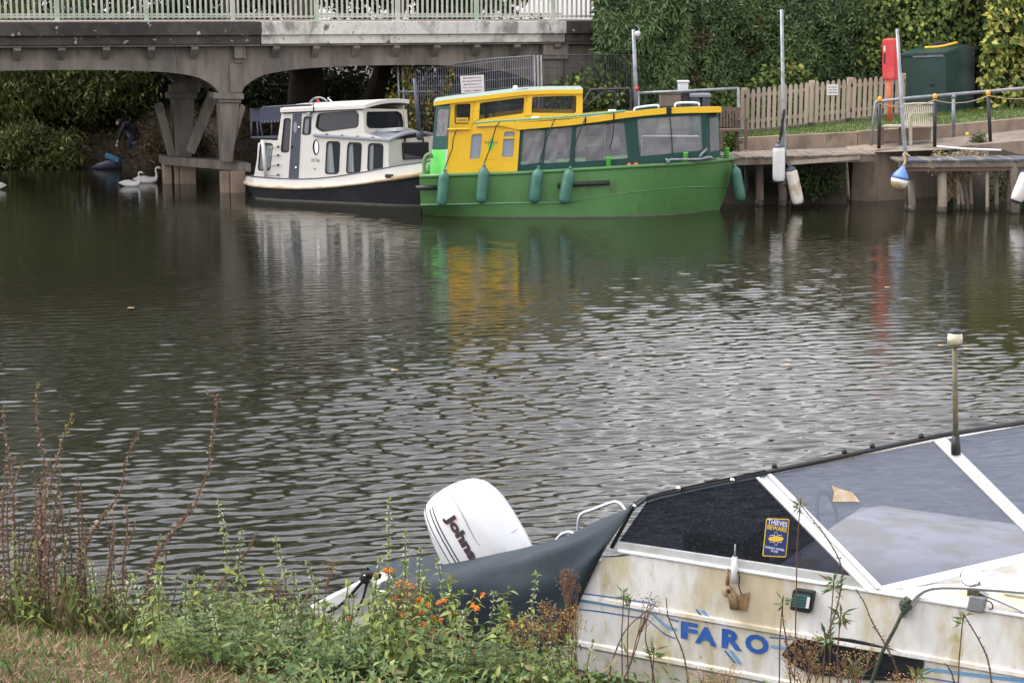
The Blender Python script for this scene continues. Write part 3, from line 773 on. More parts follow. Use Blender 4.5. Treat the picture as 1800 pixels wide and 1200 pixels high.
# ================================================================== helpers for boats
def window(parent, fr, poly, off, glass, rim='black_rubber', rw=.03, r=.3, depth=.03, name='window', curtain=None, curtain_m='curtain'):
    P = rounded(fr.pts(poly, off), r)
    o = MB().plate([p + fr.n * .006 for p in grow(P, rw)], [[p + fr.n * .006 for p in grow(P, -.006)]], fr.n * -.03).build(name, rim, parent)
    MB().plate([p - fr.n * depth for p in P], [], fr.n * -.008).build('pane', glass, o)
    if curtain:
        for c in curtain:
            C = fr.pts(c, off - .045)
            n_ = 14; rows = []
            a, b_, c_, d_ = C
            for i in range(n_ + 1):
                t = i / n_; w = fr.n * (.018 * math.sin(i * 2.2))
                rows.append([a.lerp(b_, t) + w, d_.lerp(c_, t) + w * .6])
            MB().loft(rows, cap=False, close=False).build('curtain', curtain_m, o, True, fix=False)
    return o
def fender(name, label, top, bot, r, m, cat='fender', group=None, rope=None, rope_m='rope_black', cap=None, n=16):
    top, bot = Vector(top), Vector(bot); ax = (top - bot); L = ax.length; ax.normalize()
    t = thing(name, bot, label, cat, group)
    prof = [(0, r * .35), (.02 * L, r * .62), (.06 * L, r * .86), (.12 * L, r * .98), (.2 * L, r), (.78 * L, r), (.86 * L, r * .96), (.92 * L, r * .78), (.96 * L, r * .5), (L, r * .28)]
    MB().lathe(bot, ax, prof, n).build('body', m, t, True)
    MB().lathe(bot + ax * (L * .985), ax, [(0, r * .3), (r * .35, r * .3), (r * .55, r * .12)], 10).build('eyelet', cap or m, t, True)
    if cap:
        MB().lathe(bot - ax * .004, ax, [(0, r * .5), (.05 * L, r * .9), (.07 * L, r * .95), (.075 * L, r * .2)], n).build('end_cap', cap, t, True)
        MB().lathe(bot + ax * (L * .9), ax, [(0, r * .9), (.02 * L, r * .88), (.06 * L, r * .7), (.1 * L, r * .35)], n).build('end_cap', cap, t, True)
    if rope:
        MB().tube([top + ax * r * .3] + [Vector(p) for p in rope], .012, 6).build('rope', rope_m, t, True)
    return t
def wavy(name, quad, m, parent, amp=.014, seed=0, nrm=Vector((0, -1, 0))):
    """slack clear sheet: creases radiate from the corners"""
    a, b_, c, d = [Vector(p) for p in quad]; r = random.Random(seed); nu, nv = 40, 18; rows = []
    ph = [r.uniform(0, 6) for _ in range(4)]; k1, k2 = r.uniform(14, 22), r.uniform(8, 14)
    for i in range(nu + 1):
        row = []
        for j in range(nv + 1):
            u_, v_ = i / nu, j / nv; e = math.sin(math.pi * u_) ** .5 * math.sin(math.pi * v_) ** .5 if 0 < u_ < 1 and 0 < v_ < 1 else 0
            w = math.sin(k1 * (u_ + .45 * v_) + ph[0]) * .6 + math.sin(k2 * (u_ - .7 * v_) + ph[1]) * .5 + math.sin(34 * u_ + 5 * v_ + ph[2]) * .3 * (1 - v_) + math.sin(11 * v_ + 4 * u_ + ph[3]) * .4
            row.append(a.lerp(b_, u_).lerp(d.lerp(c, u_), v_) + nrm * (w * amp * e))
        rows.append(row)
    return MB().loft(rows, cap=False, close=False).build(name, m, parent, True, fix=False)
def mirror(p, fr, off):
    q = Vector(p); d = (q - fr.p0).dot(fr.n); return q + fr.n * (2 * (off - d))

# ================================================================== GREEN AND YELLOW PASSENGER BOAT
YG = atz(1000, 383, 0).y
G = Frame((0, YG, 0), (1, 0, 0))
gb = thing('passenger_boat', (3, YG + 1.6, 0), 'green hulled passenger boat with yellow cabin and clear canvas windows', 'boat')
HB = -1.6
st = [((737, 310), -.03, (739.5, 360), (744.5, 377)), ((790, 308), 0, (790, 359.3), (790, 379.5)), ((850, 306.3), 0, (850, 358), (850, 381.2)), ((908, 304.5), 0, (908, 356.8), (908, 382.5)),
      ((1000, 299), 0, (1000, 356.5), (1000, 383)), ((1054, 296.2), 0, (1054, 347), (1054, 382.2)), ((1108, 293), -.01, (1108, 338), (1108, 381)), ((1160, 290.2), -.05, (1160, 332.6), (1158, 379.2)), ((1212, 287.5), -.12, (1211, 328.5), (1207, 376)),
      ((1252, 283.8), -.85, (1246, 328.8), (1236, 371.5)), ((1290, 280), HB, (1279, 329), (1262, 366.5))]
rings = []
for g, og, c, w in st:
    pg = G.px(*g, og); pw = atz(*w, 0); ow = -(pw.y - YG)
    pc = G.px(*c, og * .75 + ow * .25)
    if g == (1290, 280): pw.y = YG - HB; pc.y = YG - HB
    sub = pw + (pw - pc) * .25; sub.z = -.28
    half = [pg, pc, pw, sub]; kx = sub.x
    ring = half + [Vector((kx, YG - HB, -.5))] + [mirror(p, G, HB) for p in reversed(half)]
    rings.append(ring)
MB().loft(rings).build('hull', 'green_hull', gb, 'auto')
def foot(r): return [r[2] + Vector((0, -.008, .028)), r[2] + Vector((0, -.012, -.06))]
MB().loft([foot(r) for r in rings], cap=False, close=False).build('waterline_stain', 'hull_foot', gb, True, fix=False)
MB().tube([r[0] + Vector((0, -.005, 0)) for r in rings], .04, 8).build('rub_rail', 'green_hull', gb, True)
MB().tube([mirror(r[0], G, HB) for r in rings], .04, 8).build('rub_rail', 'green_hull', gb, True)
MB().tube([r[1] + Vector((0, -.002, 0)) for r in rings[:5]], .018, 6).build('chine_rail', 'green_line', gb, True)
MB().tube([r[1] + Vector((0, .012, 0)) for r in rings[4:]], .017, 6).build('chine_rail', 'green_hull', gb, True)
dk = MB()
dk.loft([[r[0] + Vector((0, .03, -.05)), mirror(r[0] + Vector((0, .03, -.05)), G, HB)] for r in rings], cap=False, close=False)
dk.build('deck', 'green_hull', gb, fix=False)
OC, OW = -.12, -.75
back2 = Vector((0, 2 * (-HB + OC), 0)); backw = Vector((0, 2 * (-HB + OW), 0))
def both(name, poly, holes, off, m, t=.05, bk_=None, bev=0.):
    P = G.pts(poly, off); H = [G.pts(h, off) if not isinstance(h[0], Vector) else h for h in holes]
    o = MB().plate(P, H, Vector((0, t, 0))).build(name, m, gb, bevel=bev)
    b_ = bk_ if bk_ is not None else back2
    MB().plate([p + b_ for p in P], [[p + b_ for p in h] for h in H], Vector((0, -t, 0))).build(name, m, gb)
    return o
W1 = [(799, 184), (827.5, 182), (826, 209), (823, 218.5), (798.5, 219)]
W2 = [(844, 181), (922, 171.5), (920, 199.5), (836.5, 211)]
W3 = [(936.5, 170.5), (1013.5, 168.3), (1012.5, 199.5), (932.5, 198.5)]
hl = [rounded(G.pts(w, OW), .16) for w in (W1, W2, W3)]
both('wheelhouse_side', [(789, 187), (797, 178), (835, 174.5), (922, 163.5), (1024, 161.5), (1024, 206), (838, 222), (826, 228), (789, 229)], hl, OW, 'yellow_paint', .05, backw)
for w in (W1, W2, W3):
    P = rounded(G.pts(w, OW), .16)
    for b_ in (Vector(), backw):
        MB().plate([p + Vector((0, .025, 0)) + b_ for p in grow(P, .01)], [], Vector((0, .006, 0))).build('pane', 'cabin_glass', gb)
for x in (836, 928):        # raised frame pillars
    MB().plate(G.pts([(x, 176 if x < 900 else 165), (x + 8, 175 if x < 900 else 164.5), (x + 6, 209 if x < 900 else 203), (x - 6, 219 if x < 900 else 204)], OW + .03), [], Vector((0, .028, 0))).build('pillar', 'yellow_paint', gb, bevel=.008)
A_, B_ = [(829, 236), (848, 234.5), (843.8, 279.5), (825, 281)], [(886, 231.3), (905.5, 230.6), (902, 277), (881.5, 277.4)]
hl = [rounded(G.pts(w, OC), .22) for w in (A_, B_)]
both('cabin_side', [(789, 228), (826, 227), (836, 221.5), (911, 219.5), (911, 229.5), (914, 230.5), (909, 304.5), (784.5, 307)], hl, OC, 'yellow_paint', .05)
for w in (A_, B_):
    o = window(gb, G, w, OC, 'grey_pane', 'yellow_paint', .045, .22, .03)
MB().bar(G.px(884, 242.5, OC + .002), G.px(904.5, 242, OC + .002), .02, .045).build('glazing_bar', 'yellow_paint', gb)
MB().bar(G.px(787, 227.5, OC + .03), G.px(826, 226.5, OC + .03), .09, .035).build('ledge', 'yellow_paint', gb, bevel=.008)
# placard with a green diamond and faded red lettering
pl = MB().plate(G.pts([(857, 230), (875, 229.5), (873, 280), (849, 281.5)], OC + .006), [], Vector((0, .005, 0))).build('placard', 'yellow_paint', gb, bevel=.003)
MB().plate(G.pts([(865, 239.5), (869.5, 253), (862, 268), (857, 253)], OC + .010), [], Vector((0, .002, 0))).build('diamond_emblem', 'green_bright', pl)
glyphs('lettering', 'ROSAMUND', G.px(864, 250.5, OC + .013), (1, 0, 0), (0, 0, 1), .05, 'red_ink', pl, .28)
MB().plate(G.pts(rect(802, 207, 823, 215.8), OW - .02), [], Vector((0, .004, 0))).build('number_plate', 'sticker_yellow', gb)
glyphs('lettering', 'ACDH', G.px(812.5, 211.4, OW - .018), (1, 0, 0), (0, 0, 1), .055, 'dark_ink', gb, .19, .02)
# roofs
def roof(name, edge, off, width, m, th, camber, n=6, top_m=None):
    rows = []
    P = G.pts(edge, off)
    mb = MB()
    for p in P:
        row = []
        for k in range(n + 1):
            t = k / n; row.append(p + Vector((0, width * t, camber * (1 - (2 * t - 1) ** 2))))
        rows.append(row + [q - Vector((0, 0, th)) for q in reversed(row)])
    mb.loft(rows); return mb.build(name, m, gb)
WR = [(762, 179.5), (797.6, 174.5), (835, 170.5), (880, 165), (922.6, 160), (970, 158.4), (1024.5, 158.2)]
roof('wheelhouse_roof', WR, OW + .10, 2 * (-HB + OW) + .2, 'yellow_paint', .085, .0)
roof('roof_skin', [(x, y - .6) for x, y in WR], OW + .06, 2 * (-HB + OW) + .12, 'roof_pale', .03, .015)
BT = [(838, 220.6), (880, 217.8), (912, 216.4), (960, 213.5), (1000, 210.3), (1050, 204.2), (1099, 197.6), (1135, 193.2), (1173, 189.8), (1220, 188), (1264, 187.4)]
BB = [(838, 222.6), (880, 221.6), (912, 228.5), (960, 224.5), (1000, 221), (1050, 214.6), (1099, 207.6), (1135, 203.6), (1173, 200.2), (1220, 198.6), (1264, 198)]
MB().plate(G.pts(BT + BB[::-1], OC + .05), [], Vector((0, .06, 0))).build('roof_fascia', 'yellow_paint', gb)
rows, edge2 = [], []
for i, (x, y) in enumerate(BT):
    p = G.px(x, y + 2.0, OC + .02); w_ = np.interp(x, [838, 1060, 1130, 1264], [2.0, 2.0, 1.5, 1.3]); dz = np.interp(x, [838, 1060, 1130, 1264], [-.02, -.02, -.10, -.16])
    row = [p + Vector((0, w_ * t, dz * t - .02 * math.sin(math.pi * t))) for t in (0, .25, .5, .75, 1)]
    rows.append(row + [q_ - Vector((0, 0, .03)) for q_ in reversed(row)]); edge2.append(row[-1])
MB().loft(rows).build('cabin_roof', 'roof_pale', gb)
MB().loft([[p + Vector((0, 0, .02)), p + Vector((0, .05, .02)), p + Vector((0, .05, -.12)), p - Vector((0, 0, .12))] for p in edge2]).build('roof_fascia', 'yellow_paint', gb)
e1, e2 = G.px(1264, 187.4, OC + .05), G.px(1264, 198, OC + .05)
MB().hexa([e1, e1 + Vector((.05, 0, 0)), e2 + Vector((.05, 0, 0)), e2], [p + Vector((0, 1.35, -.16)) for p in (e1, e1 + Vector((.05, 0, 0)), e2 + Vector((.05, 0, 0)), e2)]).build('roof_fascia', 'yellow_paint', gb)
# green handrail along the roof edge
hr = spline(G.pts([(836, 216), (880, 212.6), (960, 208), (1030, 202), (1100, 195)], OC - .1), 5)
MB().tube(hr, .022, 8).build('roof_handrail', 'green_line', gb, True)
for x, y in ((838, 216), (905, 211), (963, 207.6), (1030, 202), (1098, 195.2)):
    p = G.px(x, y, OC - .1); MB().tube([p, p - Vector((0, 0, .09))], .016, 6).build('rail_stanchion', 'green_line', gb, True)
for q in ([(1115, 195.5), (1119, 189.6), (1154, 185.2), (1157.5, 189.5)], [(1186.5, 188), (1191, 181.3), (1225, 181), (1229, 186)]):
    MB().tube(spline(G.pts(q, OC - .35), 5), .022, 8).build('grab_rail', 'white_paint', gb, True)
for a, b_, y0, y1 in ((838, 888, 167, 161.5), (928, 964, 158, 155.5)):
    MB().hexa(G.pts([(a, y0), (b_, y1), (b_, y1 + 4), (a, y0 + 4)], -1.2), G.pts([(a, y0), (b_, y1), (b_, y1 + 4), (a, y0 + 4)], -1.7)).build('solar_panel', 'white_paint', gb, bevel=.01)
MB().lathe(G.px(906, 158, -1.1), (0, 0, 1), [(-.03, .03), (0, .055), (.05, .06), (.09, .035)], 10).build('roof_lamp', 'white_paint', gb, True)
MB().tube(spline(G.pts([(912, 158), (925, 156), (931, 158)], -1.1), 4), .012, 6).build('roof_cable', 'galv', gb, True)
for x, y in ((941, 207), (1076, 195)):
    MB().box(G.px(x, y + 2, OC - .3), .18, .14, .05).build('roof_vent', 'white_paint', gb, bevel=.015)
MB().tube(G.pts([(1055, 204), (1099, 196)], OC - .12), .016, 6).build('boat_pole', 'black_post', gb, True)
# canvas side screens with clear sheets
P1 = [(920, 229.5), (958.5, 228.3), (952, 285.5), (915, 290.5)]
P2 = [(962, 228), (1006.5, 223), (1001, 285), (955.5, 287.5)]
P3 = [(1013, 222.5), (1097.5, 215.5), (1104.5, 278.5), (1010, 285)]
P4 = [(1120, 209.5), (1232.5, 202.5), (1235, 264.5), (1125, 275)]
both('canvas_screen', [(912.5, 229), (960, 223.5), (1000, 220), (1050, 213.6), (1099, 206.6), (1135, 202.6), (1173, 199.2), (1220, 197.6), (1241, 197.3), (1243, 281.5), (1211, 285.5), (1112, 291.5), (1000, 297.5), (909, 304)],
     [rounded(G.pts(p, OC - .04), .08) for p in (P1, P2, P3, P4)], OC - .04, 'canvas_green', .01, back2 + Vector((0, -.08, 0)))
for p in (P1, P2, P3, P4):
    for b_ in (Vector(), back2 + Vector((0, -.08, 0))):
        Q = [q + b_ for q in grow(G.pts(p, OC - .065), .03)]
        wavy('clear_sheet', Q, 'vinyl', gb, .016, int(p[0][0]) + (b_.y > 0))
# folds sewn as seams in the biggest sheet
for q in ([(1177, 205), (1180, 232), (1182, 270)],):
    MB().tube(spline(G.pts(q, OC - .03), 4), .014, 6).build('zip', 'canvas_green', gb, True)
# raked front screen towards the bow
f0, f1, f2, f3 = G.px(1241, 197.3, OC - .04), G.px(1264, 197.6, -1.15), G.px(1267, 276, -1.15), G.px(1243, 281.5, OC - .04)
mid = lambda a, b_, t: a.lerp(b_, t)
hole = [f0.lerp(f1, .25).lerp(f3.lerp(f2, .25), .12), f0.lerp(f1, .93).lerp(f3.lerp(f2, .93), .12), f0.lerp(f1, .93).lerp(f3.lerp(f2, .93), .84), f0.lerp(f1, .25).lerp(f3.lerp(f2, .25), .84)]
MB().plate([f0, f1, f2, f3], [hole], Vector((-.01, .004, 0))).build('canvas_screen', 'canvas_green', gb)
MB().plate(hole, [], Vector((-.003, .001, 0))).build('clear_sheet', 'vinyl', gb)
g0, g3 = mirror(f0, G, HB), mirror(f3, G, HB); g1, g2 = mirror(f1, G, HB), mirror(f2, G, HB)
MB().plate([f1, g1, g2, f2], [], Vector((-.01, 0, 0))).build('canvas_screen', 'canvas_green', gb)
MB().plate([g1, g0, g3, g2], [], Vector((-.01, 0, 0))).build('canvas_screen', 'canvas_green', gb)
# aft quarter: dark canvas with clear sheet over a bright green panel
def quarter(poly_l, poly_r):       # left edge runs inboard, right edge on the cabin corner
    return [G.px(*poly_l[0], -.55), G.px(*poly_r[0], OC), G.px(*poly_r[1], OC), G.px(*poly_l[1], -.55)]
q = quarter([(766, 187), (759.4, 262.5)], [(792, 187), (786.5, 261.5)])
hole = [q[0].lerp(q[1], .14).lerp(q[3].lerp(q[2], .14), .05), q[0].lerp(q[1], .9).lerp(q[3].lerp(q[2], .9), .05), q[0].lerp(q[1], .9).lerp(q[3].lerp(q[2], .9), .70), q[0].lerp(q[1], .14).lerp(q[3].lerp(q[2], .14), .70)]
MB().plate(q, [rounded(hole, .1)], Vector((.004, .01, 0))).build('canvas_screen', 'canvas_green', gb)
wavy('clear_sheet', [h_ + Vector((.004, .014, 0)) for h_ in grow(hole, .015)], 'vinyl', gb, .012, 5, Vector((-.4, -.9, 0)))
q2 = quarter([(759.3, 263.6), (753.8, 309)], [(786, 262.6), (783, 307.5)])
MB().plate(q2, [], Vector((.01, .03, 0))).build('aft_panel', 'green_bright', gb)
MB().bar(q2[1] + Vector((0, -.01, 0)), q2[2] + Vector((0, -.01, 0)), .03, .03, Vector((0, 1, 0))).build('corner_trim', 'white_paint', gb)
MB().plate([q2[0], mirror(q2[0], G, HB), mirror(q2[3], G, HB), q2[3]], [], Vector((.03, 0, 0))).build('aft_panel', 'green_bright', gb)
# wheelhouse front, interior furniture glimpsed through the screens
fx = G.px(1020, 185, OW).x; zt_, zb_ = G.px(1020, 162, OW).z, G.px(1020, 206, OW).z; ya, yb = YG - OW + .05, YG - HB * 2 + OW - .05
MB().plate([(fx, ya, zb_), (fx, yb, zb_), (fx, yb, zt_), (fx, ya, zt_)], [[(fx, ya + .15, zb_ + .12), (fx, yb - .15, zb_ + .12), (fx, yb - .15, zt_ - .08), (fx, ya + .15, zt_ - .08)]], (-.04, 0, 0)).build('wheelhouse_front', 'yellow_paint', gb)
MB().plate(G.pts([(972, 193.5), (1008, 193), (1008, 200), (970, 200)], OW - .3), [], Vector((0, .3, 0))).build('dash_shelf', 'sticker_yellow', gb)
MB().tube(G.pts([(855, 182), (855, 215)], -1.3), .05, 8).build('wheelhouse_post', 'canvas_green', gb)
MB().tube(spline([G.px(862 + 7 * math.cos(a), 205 + 9 * math.sin(a), -1.2) for a in [k * .6283 for k in range(11)]], 3), .014, 6).build('steering_wheel', 'black_post', gb, True)
for xa, xb, ya_, yb_, off, m_ in ((926, 948, 252, 292, -.7, 'interior_pale'), (966, 978, 240, 290, -1.0, 'interior_pale'), (1030, 1062, 226, 284, -1.4, 'interior_dark'), (1024, 1060, 240, 258, -.9, 'bench_wood'), (1066, 1074, 218, 286, -1.0, 'interior_dark'), (1130, 1230, 240, 284, -1.5, 'interior_pale')):
    a = G.px(xa, ya_, off); c = G.px(xb, yb_, off)
    MB().box(((a.x + c.x) / 2, a.y + .2, c.z), c.x - a.x, .4, a.z - c.z).build('seat_back', m_, gb, bevel=.02)
# fittings
def stub(x, y0, y1, off, r=.055):
    p = G.px(x, y1, off); h = G.px(x, y0, off).z - p.z
    MB().lathe(p, (0, 0, 1), [(0, r), (h * .9, r), (h * .93, r * 1.12), (h, r * 1.12)], 12).build('bollard', 'green_bright', gb, True)
stub(1069.5, 276, 297, -.07); stub(1205, 267.5, 289, -.15); stub(1277, 260, 276, -1.7)
MB().tube(spline(G.pts([(747, 309), (746, 285), (749, 275), (756, 271.5), (759, 278)], -.35), 5), .045, 8).build('mooring_bitt', 'green_hull', gb, True)
MB().tube(G.pts([(752, 309), (752, 290)], -.3), .05, 8).build('mooring_bitt', 'green_hull', gb, True)
for pts in ([(731, 330.5), (768, 329.5)], [(980, 326), (1010, 324), (1072, 321)]):
    o = MB().tube(G.pts(pts, .07), .052, 12).build('hose_fender', 'black_rubber', gb, True)
an = MB(); an.tube(G.pts([(1172, 283), (1180, 280.5), (1230, 280), (1247, 276)], .0), .026, 8); an.tube(G.pts([(1226, 281), (1234, 270), (1243, 261)], -.02), [.03, .06, .045], 8, flat=.5); an.tube(G.pts([(1170, 279), (1176, 284), (1172, 287)], 0), .03, 6); an.tube(G.pts([(1238, 279), (1250, 276.5), (1252, 279)], -.2), .03, 8)
tag(an.build('anchor', 'galv', None, True), 'grey plough anchor lying on the green boat foredeck', 'anchor')
for x in (1029, 1079, 1176):
    y0 = np.interp(x, [p[0] for p in BT], [p[1] for p in BT]); y1 = np.interp(x, [p[0] for p in BB], [p[1] for p in BB])
    MB().bar(G.px(x, y0 - .5, OC + .06), G.px(x, y1 + .5, OC + .06), .03 if x < 1100 else .11, .012, Vector((0, 1, 0))).build('tie_strap', 'rope_black', gb)
MB().tube(spline(G.pts([(1079, 208), (1078, 235), (1072, 262)], OC + .01), 4), .012, 6).build('tie_strap', 'rope_black', gb, True)
for x, y in ((1106, 291.5), (1118, 290.5)):
    MB().lathe(G.px(x, y, -.05), (0, 0, 1), [(-.03, .04), (.02, .06), (.06, .02)], 8).build('deck_flower', 'orange_post', gb, True)
# fenders hanging along the green hull
FO = .16
fg = 'green fenders along the hull of the passenger boat'
fender('fender', 'dark green fender at the stern of the green boat', G.px(781.5, 300.5, FO), G.px(776.5, 362, FO), .118, 'green_fender', 'fender', fg, G.pts([(784, 290), (795, 262), (797, 243), (801, 232), (803, 228)], .02))
fender('fender', 'green fender under the small yellow cabin placard', G.px(851, 293, FO), G.px(846, 357.5, FO), .122, 'green_fender', 'fender', fg, G.pts([(852, 285), (862, 259), (872, 222), (879, 215)], .02))
fender('fender', 'green fender at the aft edge of the clear canvas windows', G.px(946.5, 296, FO), G.px(938, 357, FO), .128, 'green_fender', 'fender', fg, G.pts([(948, 288), (962, 240), (976, 208)], .02))
fender('fender', 'leaning green fender in front of the long black rubber hose', G.px(1002.5, 297, FO + .07), G.px(990, 358.5, FO + .07), .13, 'green_fender', 'fender', fg, G.pts([(1006, 288), (1012, 250), (1030, 205)], .02))
fender('fender', 'dark green fender hanging between boat bow and dock piles', G.px(1291.5, 293, -1.3), G.px(1303, 354, -1.3), .125, 'green_fender', 'fender', fg, G.pts([(1288, 287), (1284, 281)], -1.4))

# ================================================================== WHITE CABIN BOAT
wa, wb = atz(446, 350, 0), atz(690, 361, 0)
Wf = Frame(wa, (wb.x - wa.x, wb.y - wa.y))
wbt = thing('canal_cruiser', Wf.sz(2.2, 0, -1.2), 'cream cabin cruiser with black hull moored beside the bridge pier', 'boat')
WB = -1.25
wst = [((434, 309), -1.25, (431, 320), (444, 346), -1.2), ((436, 309.5), -.6, (432, 321.5), (445, 348), -.6), ((446, 311), -.12, (444, 325), (450, 350), -.16), ((466, 313), -.02, (466, 327.5), (468, 351.2), -.04),
       ((490, 314.5), 0, (490, 329), (490, 352.5), 0), ((522, 315.5), 0, (522, 330), (522, 354), 0), ((556, 314.5), 0, (556, 329), (556, 356), 0), ((590, 311), 0, (590, 326.5), (590, 358), 0),
       ((640, 303), 0, (640, 321), (640, 360), 0), ((690, 293.5), 0, (690, 314), (690, 361.5), 0), ((742, 286), -.1, (742, 306), (738, 362), -.12), ((790, 279), -.5, (788, 300), (780, 362), -.55), ((828, 274), WB, (824, 294), (812, 362), WB)]
hr_, bw_, sk = [], [], []
for Bp, ob, T_, w, ow in wst:
    b1 = Wf.px(*Bp, ob); t1 = Wf.px(*T_, ob + .03 if ob > WB else ob); w1 = Wf.px(*w, ow); w1.z = 0.0
    s1 = w1.copy(); s1.z = -.35; half = [t1, w1, s1]
    k1 = mirror(s1, Wf, WB).lerp(s1, .5); k1.z = -.5
    hr_.append(half + [k1] + [mirror(p, Wf, WB) for p in reversed(half)])
    bw_.append([b1, t1]); sk.append(t1)
MB().loft(hr_).build('hull', 'hull_black', wbt, 'auto')
def off_out(L, d): return [p + Wf.n * d for p in L]
bl = MB().loft([[b - Wf.n * .05, b, t, t - Wf.n * .05] for b, t in bw_]); bl.loft([[mirror(p, Wf, WB) for p in (b - Wf.n * .05, b, t, t - Wf.n * .05)] for b, t in bw_]); bl.build('bulwark', 'cream', wbt)
MB().loft([[r[1] + Wf.n * .008 + Vector((0, 0, .03)), r[1] + Wf.n * .008 - Vector((0, 0, .06))] for r in hr_], cap=False, close=False).build('waterline_stain', 'hull_foot', wbt, True, fix=False)
MB().tube(off_out(sk, .01), .045, 8).build('rubbing_strake', 'cream_dirty', wbt, True)
MB().tube(off_out(sk[9:], .05), .055, 8).build('rope_fender', 'rope_pale', wbt, True)
MB().tube([b + Vector((0, 0, .008)) for b, t in bw_], .016, 6).build('bulwark_cap', 'navy', wbt, True)
MB().loft([[b - Wf.n * .04 - Vector((0, 0, .06)), mirror(b - Wf.n * .04 - Vector((0, 0, .06)), Wf, WB)] for b, t in bw_], cap=False, close=False).build('deck', 'roof_grey', wbt, fix=False)
q = Wf.px(684, 309.5, .08); MB().bar(q - Wf.u * .1, q + Wf.u * .1, .05, .09).build('fairlead', 'black_rubber', wbt, bevel=.02)
OS = -.14
Vw = [[(575, 250), (597.5, 250.5), (595, 304), (572, 304.5)], [(612, 252), (635.5, 252.8), (632.5, 303), (609, 303.5)], [(648.5, 253.5), (673, 254.3), (671.5, 299), (646.5, 300)]]
w1_, w2_ = [(499.5, 210), (511, 210), (507.5, 266), (494, 266)], [(535, 207), (547, 206.5), (545.5, 235), (532, 235.5)]
W3w = [(560, 200), (624, 195.5), (629, 202), (628, 223.5), (568, 231), (556, 224)]
ws = [(458, 253.5), (479, 253.5), (474, 298), (454, 298.5)]
ov = [(555.4 + 4.2 * math.cos(a), 259 + 12 * math.sin(a)) for a in [k * math.pi / 10 for k in range(20)]]
holes = [rounded(Wf.pts(p, OS), .25) for p in Vw + [w1_, w2_, W3w, ws]] + [Wf.pts(ov, OS)]
side = [(446, 312), (458, 246), (488, 247), (495, 199), (548, 196), (637, 190.5), (641, 234), (683, 246.5), (683, 297), (610, 311), (522, 318)]
T = Wf.n * -.04
MB().plate(Wf.pts(side, OS), holes, T).build('cabin_side', 'cream', wbt)
MB().plate([mirror(p, Wf, WB) for p in Wf.pts(side, OS)], [[mirror(p, Wf, WB) for p in h] for h in holes[3:6]], -T).build('cabin_side', 'cream', wbt)
for i, p in enumerate(Vw):
    a, b_, c, d = p; cu = [[(a[0] - 2, a[1] - 2), (a[0] + 8, a[1] - 2), (a[0] + 13 - 3 * i, d[1] + 2), (d[0] - 2, d[1] + 2)]]
    window(wbt, Wf, p, OS, 'cabin_glass', curtain=cu, r=.25)
window(wbt, Wf, w1_, OS, 'dark_glass', r=.3); window(wbt, Wf, w2_, OS, 'cabin_glass', curtain=[[(530, 204), (544, 204), (541, 238), (528, 238)]], r=.3)
window(wbt, Wf, W3w, OS, 'dark_glass', r=.3); window(wbt, Wf, ws, OS, 'cabin_glass', curtain=[[(454, 251), (482, 251), (477, 301), (450, 301)]], r=.25)
o = MB().plate([p + Wf.n * .008 for p in grow(Wf.pts(ov, OS), .025)], [[p + Wf.n * .008 for p in Wf.pts(ov, OS)]], T).build('porthole', 'black_rubber', wbt)
MB().plate([p - Wf.n * .02 for p in Wf.pts(ov, OS)], [], Wf.n * -.005).build('pane', 'chrome', o)
dr = MB().plate(Wf.pts([(514.5, 200.5), (530, 199.5), (524, 316), (507, 316)], OS + .015), [], T).build('door', 'navy', wbt)
MB().plate(Wf.pts([(519 + 3.1 * math.cos(a), 224 + 10 * math.sin(a)) for a in [k * math.pi / 8 for k in range(16)]], OS + .02), [], Wf.n * -.004).build('door_window', 'roof_grey', dr)
for x, y in ((526, 224), (520.5, 295), (513, 258)):
    MB().lathe(Wf.px(x, y, OS + .018), Wf.n, [(0, .035), (.02, .03), (.03, .01)], 8).build('door_handle', 'chrome' if x != 513 else 'black_post', dr, True)
glyphs('lettering', 'de Kl Daan', Wf.px(554.5, 281.5, OS + .002), Wf.u, (0, 0, 1), .085, 'dark_ink', wbt, .22)
glyphs('lettering', 'N', Wf.px(553, 297, OS + .002), Wf.u, (0, 0, 1), .05, 'interior_dark', wbt, .06)
# dark inner bulkheads so the cabin reads as a room
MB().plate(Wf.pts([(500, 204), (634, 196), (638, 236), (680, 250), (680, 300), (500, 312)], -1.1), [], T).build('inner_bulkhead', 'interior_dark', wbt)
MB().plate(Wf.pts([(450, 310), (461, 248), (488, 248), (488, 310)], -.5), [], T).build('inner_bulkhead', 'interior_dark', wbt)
# fronts of wheelhouse and fore cabin
Fw = Frame(Wf.px(637, 230, OS), (Wf.n.x, Wf.n.y)); Fl = Frame(Wf.px(683, 270, OS), (Wf.n.x, Wf.n.y))
W4 = [(645, 197), (698, 196.5), (705, 201), (709, 222), (703, 225), (650, 225.5), (645, 220)]
MB().plate(Fw.pts([(637, 190.5), (715, 192.5), (718, 233), (641, 237)]), [rounded(Fw.pts(W4), .3)], Fw.n * -.04).build('wheelhouse_front', 'cream', wbt)
window(wbt, Fw, W4, 0, 'dark_glass', r=.3)
MB().plate(Fl.pts([(683, 246.5), (765, 239), (765, 284), (683, 298)]), [], Fl.n * -.04).build('cabin_front', 'cream', wbt)
window(wbt, Fl, [(709, 252), (751.5, 251), (752, 277.5), (711, 279.5)], .02, 'dark_glass', r=.12, rw=.06, depth=-.01)
for x in (712, 744): MB().box(Fl.px(x, 250, .03), .03, .03, .09, Fl.u).build('hinge', 'black_rubber', wbt)
glyphs('lettering', 'X2', Fl.px(699, 292.5, .005), Fl.u if Fl.u.x > 0 else -Fl.u, (0, 0, 1), .05, 'dark_ink', wbt, .16)
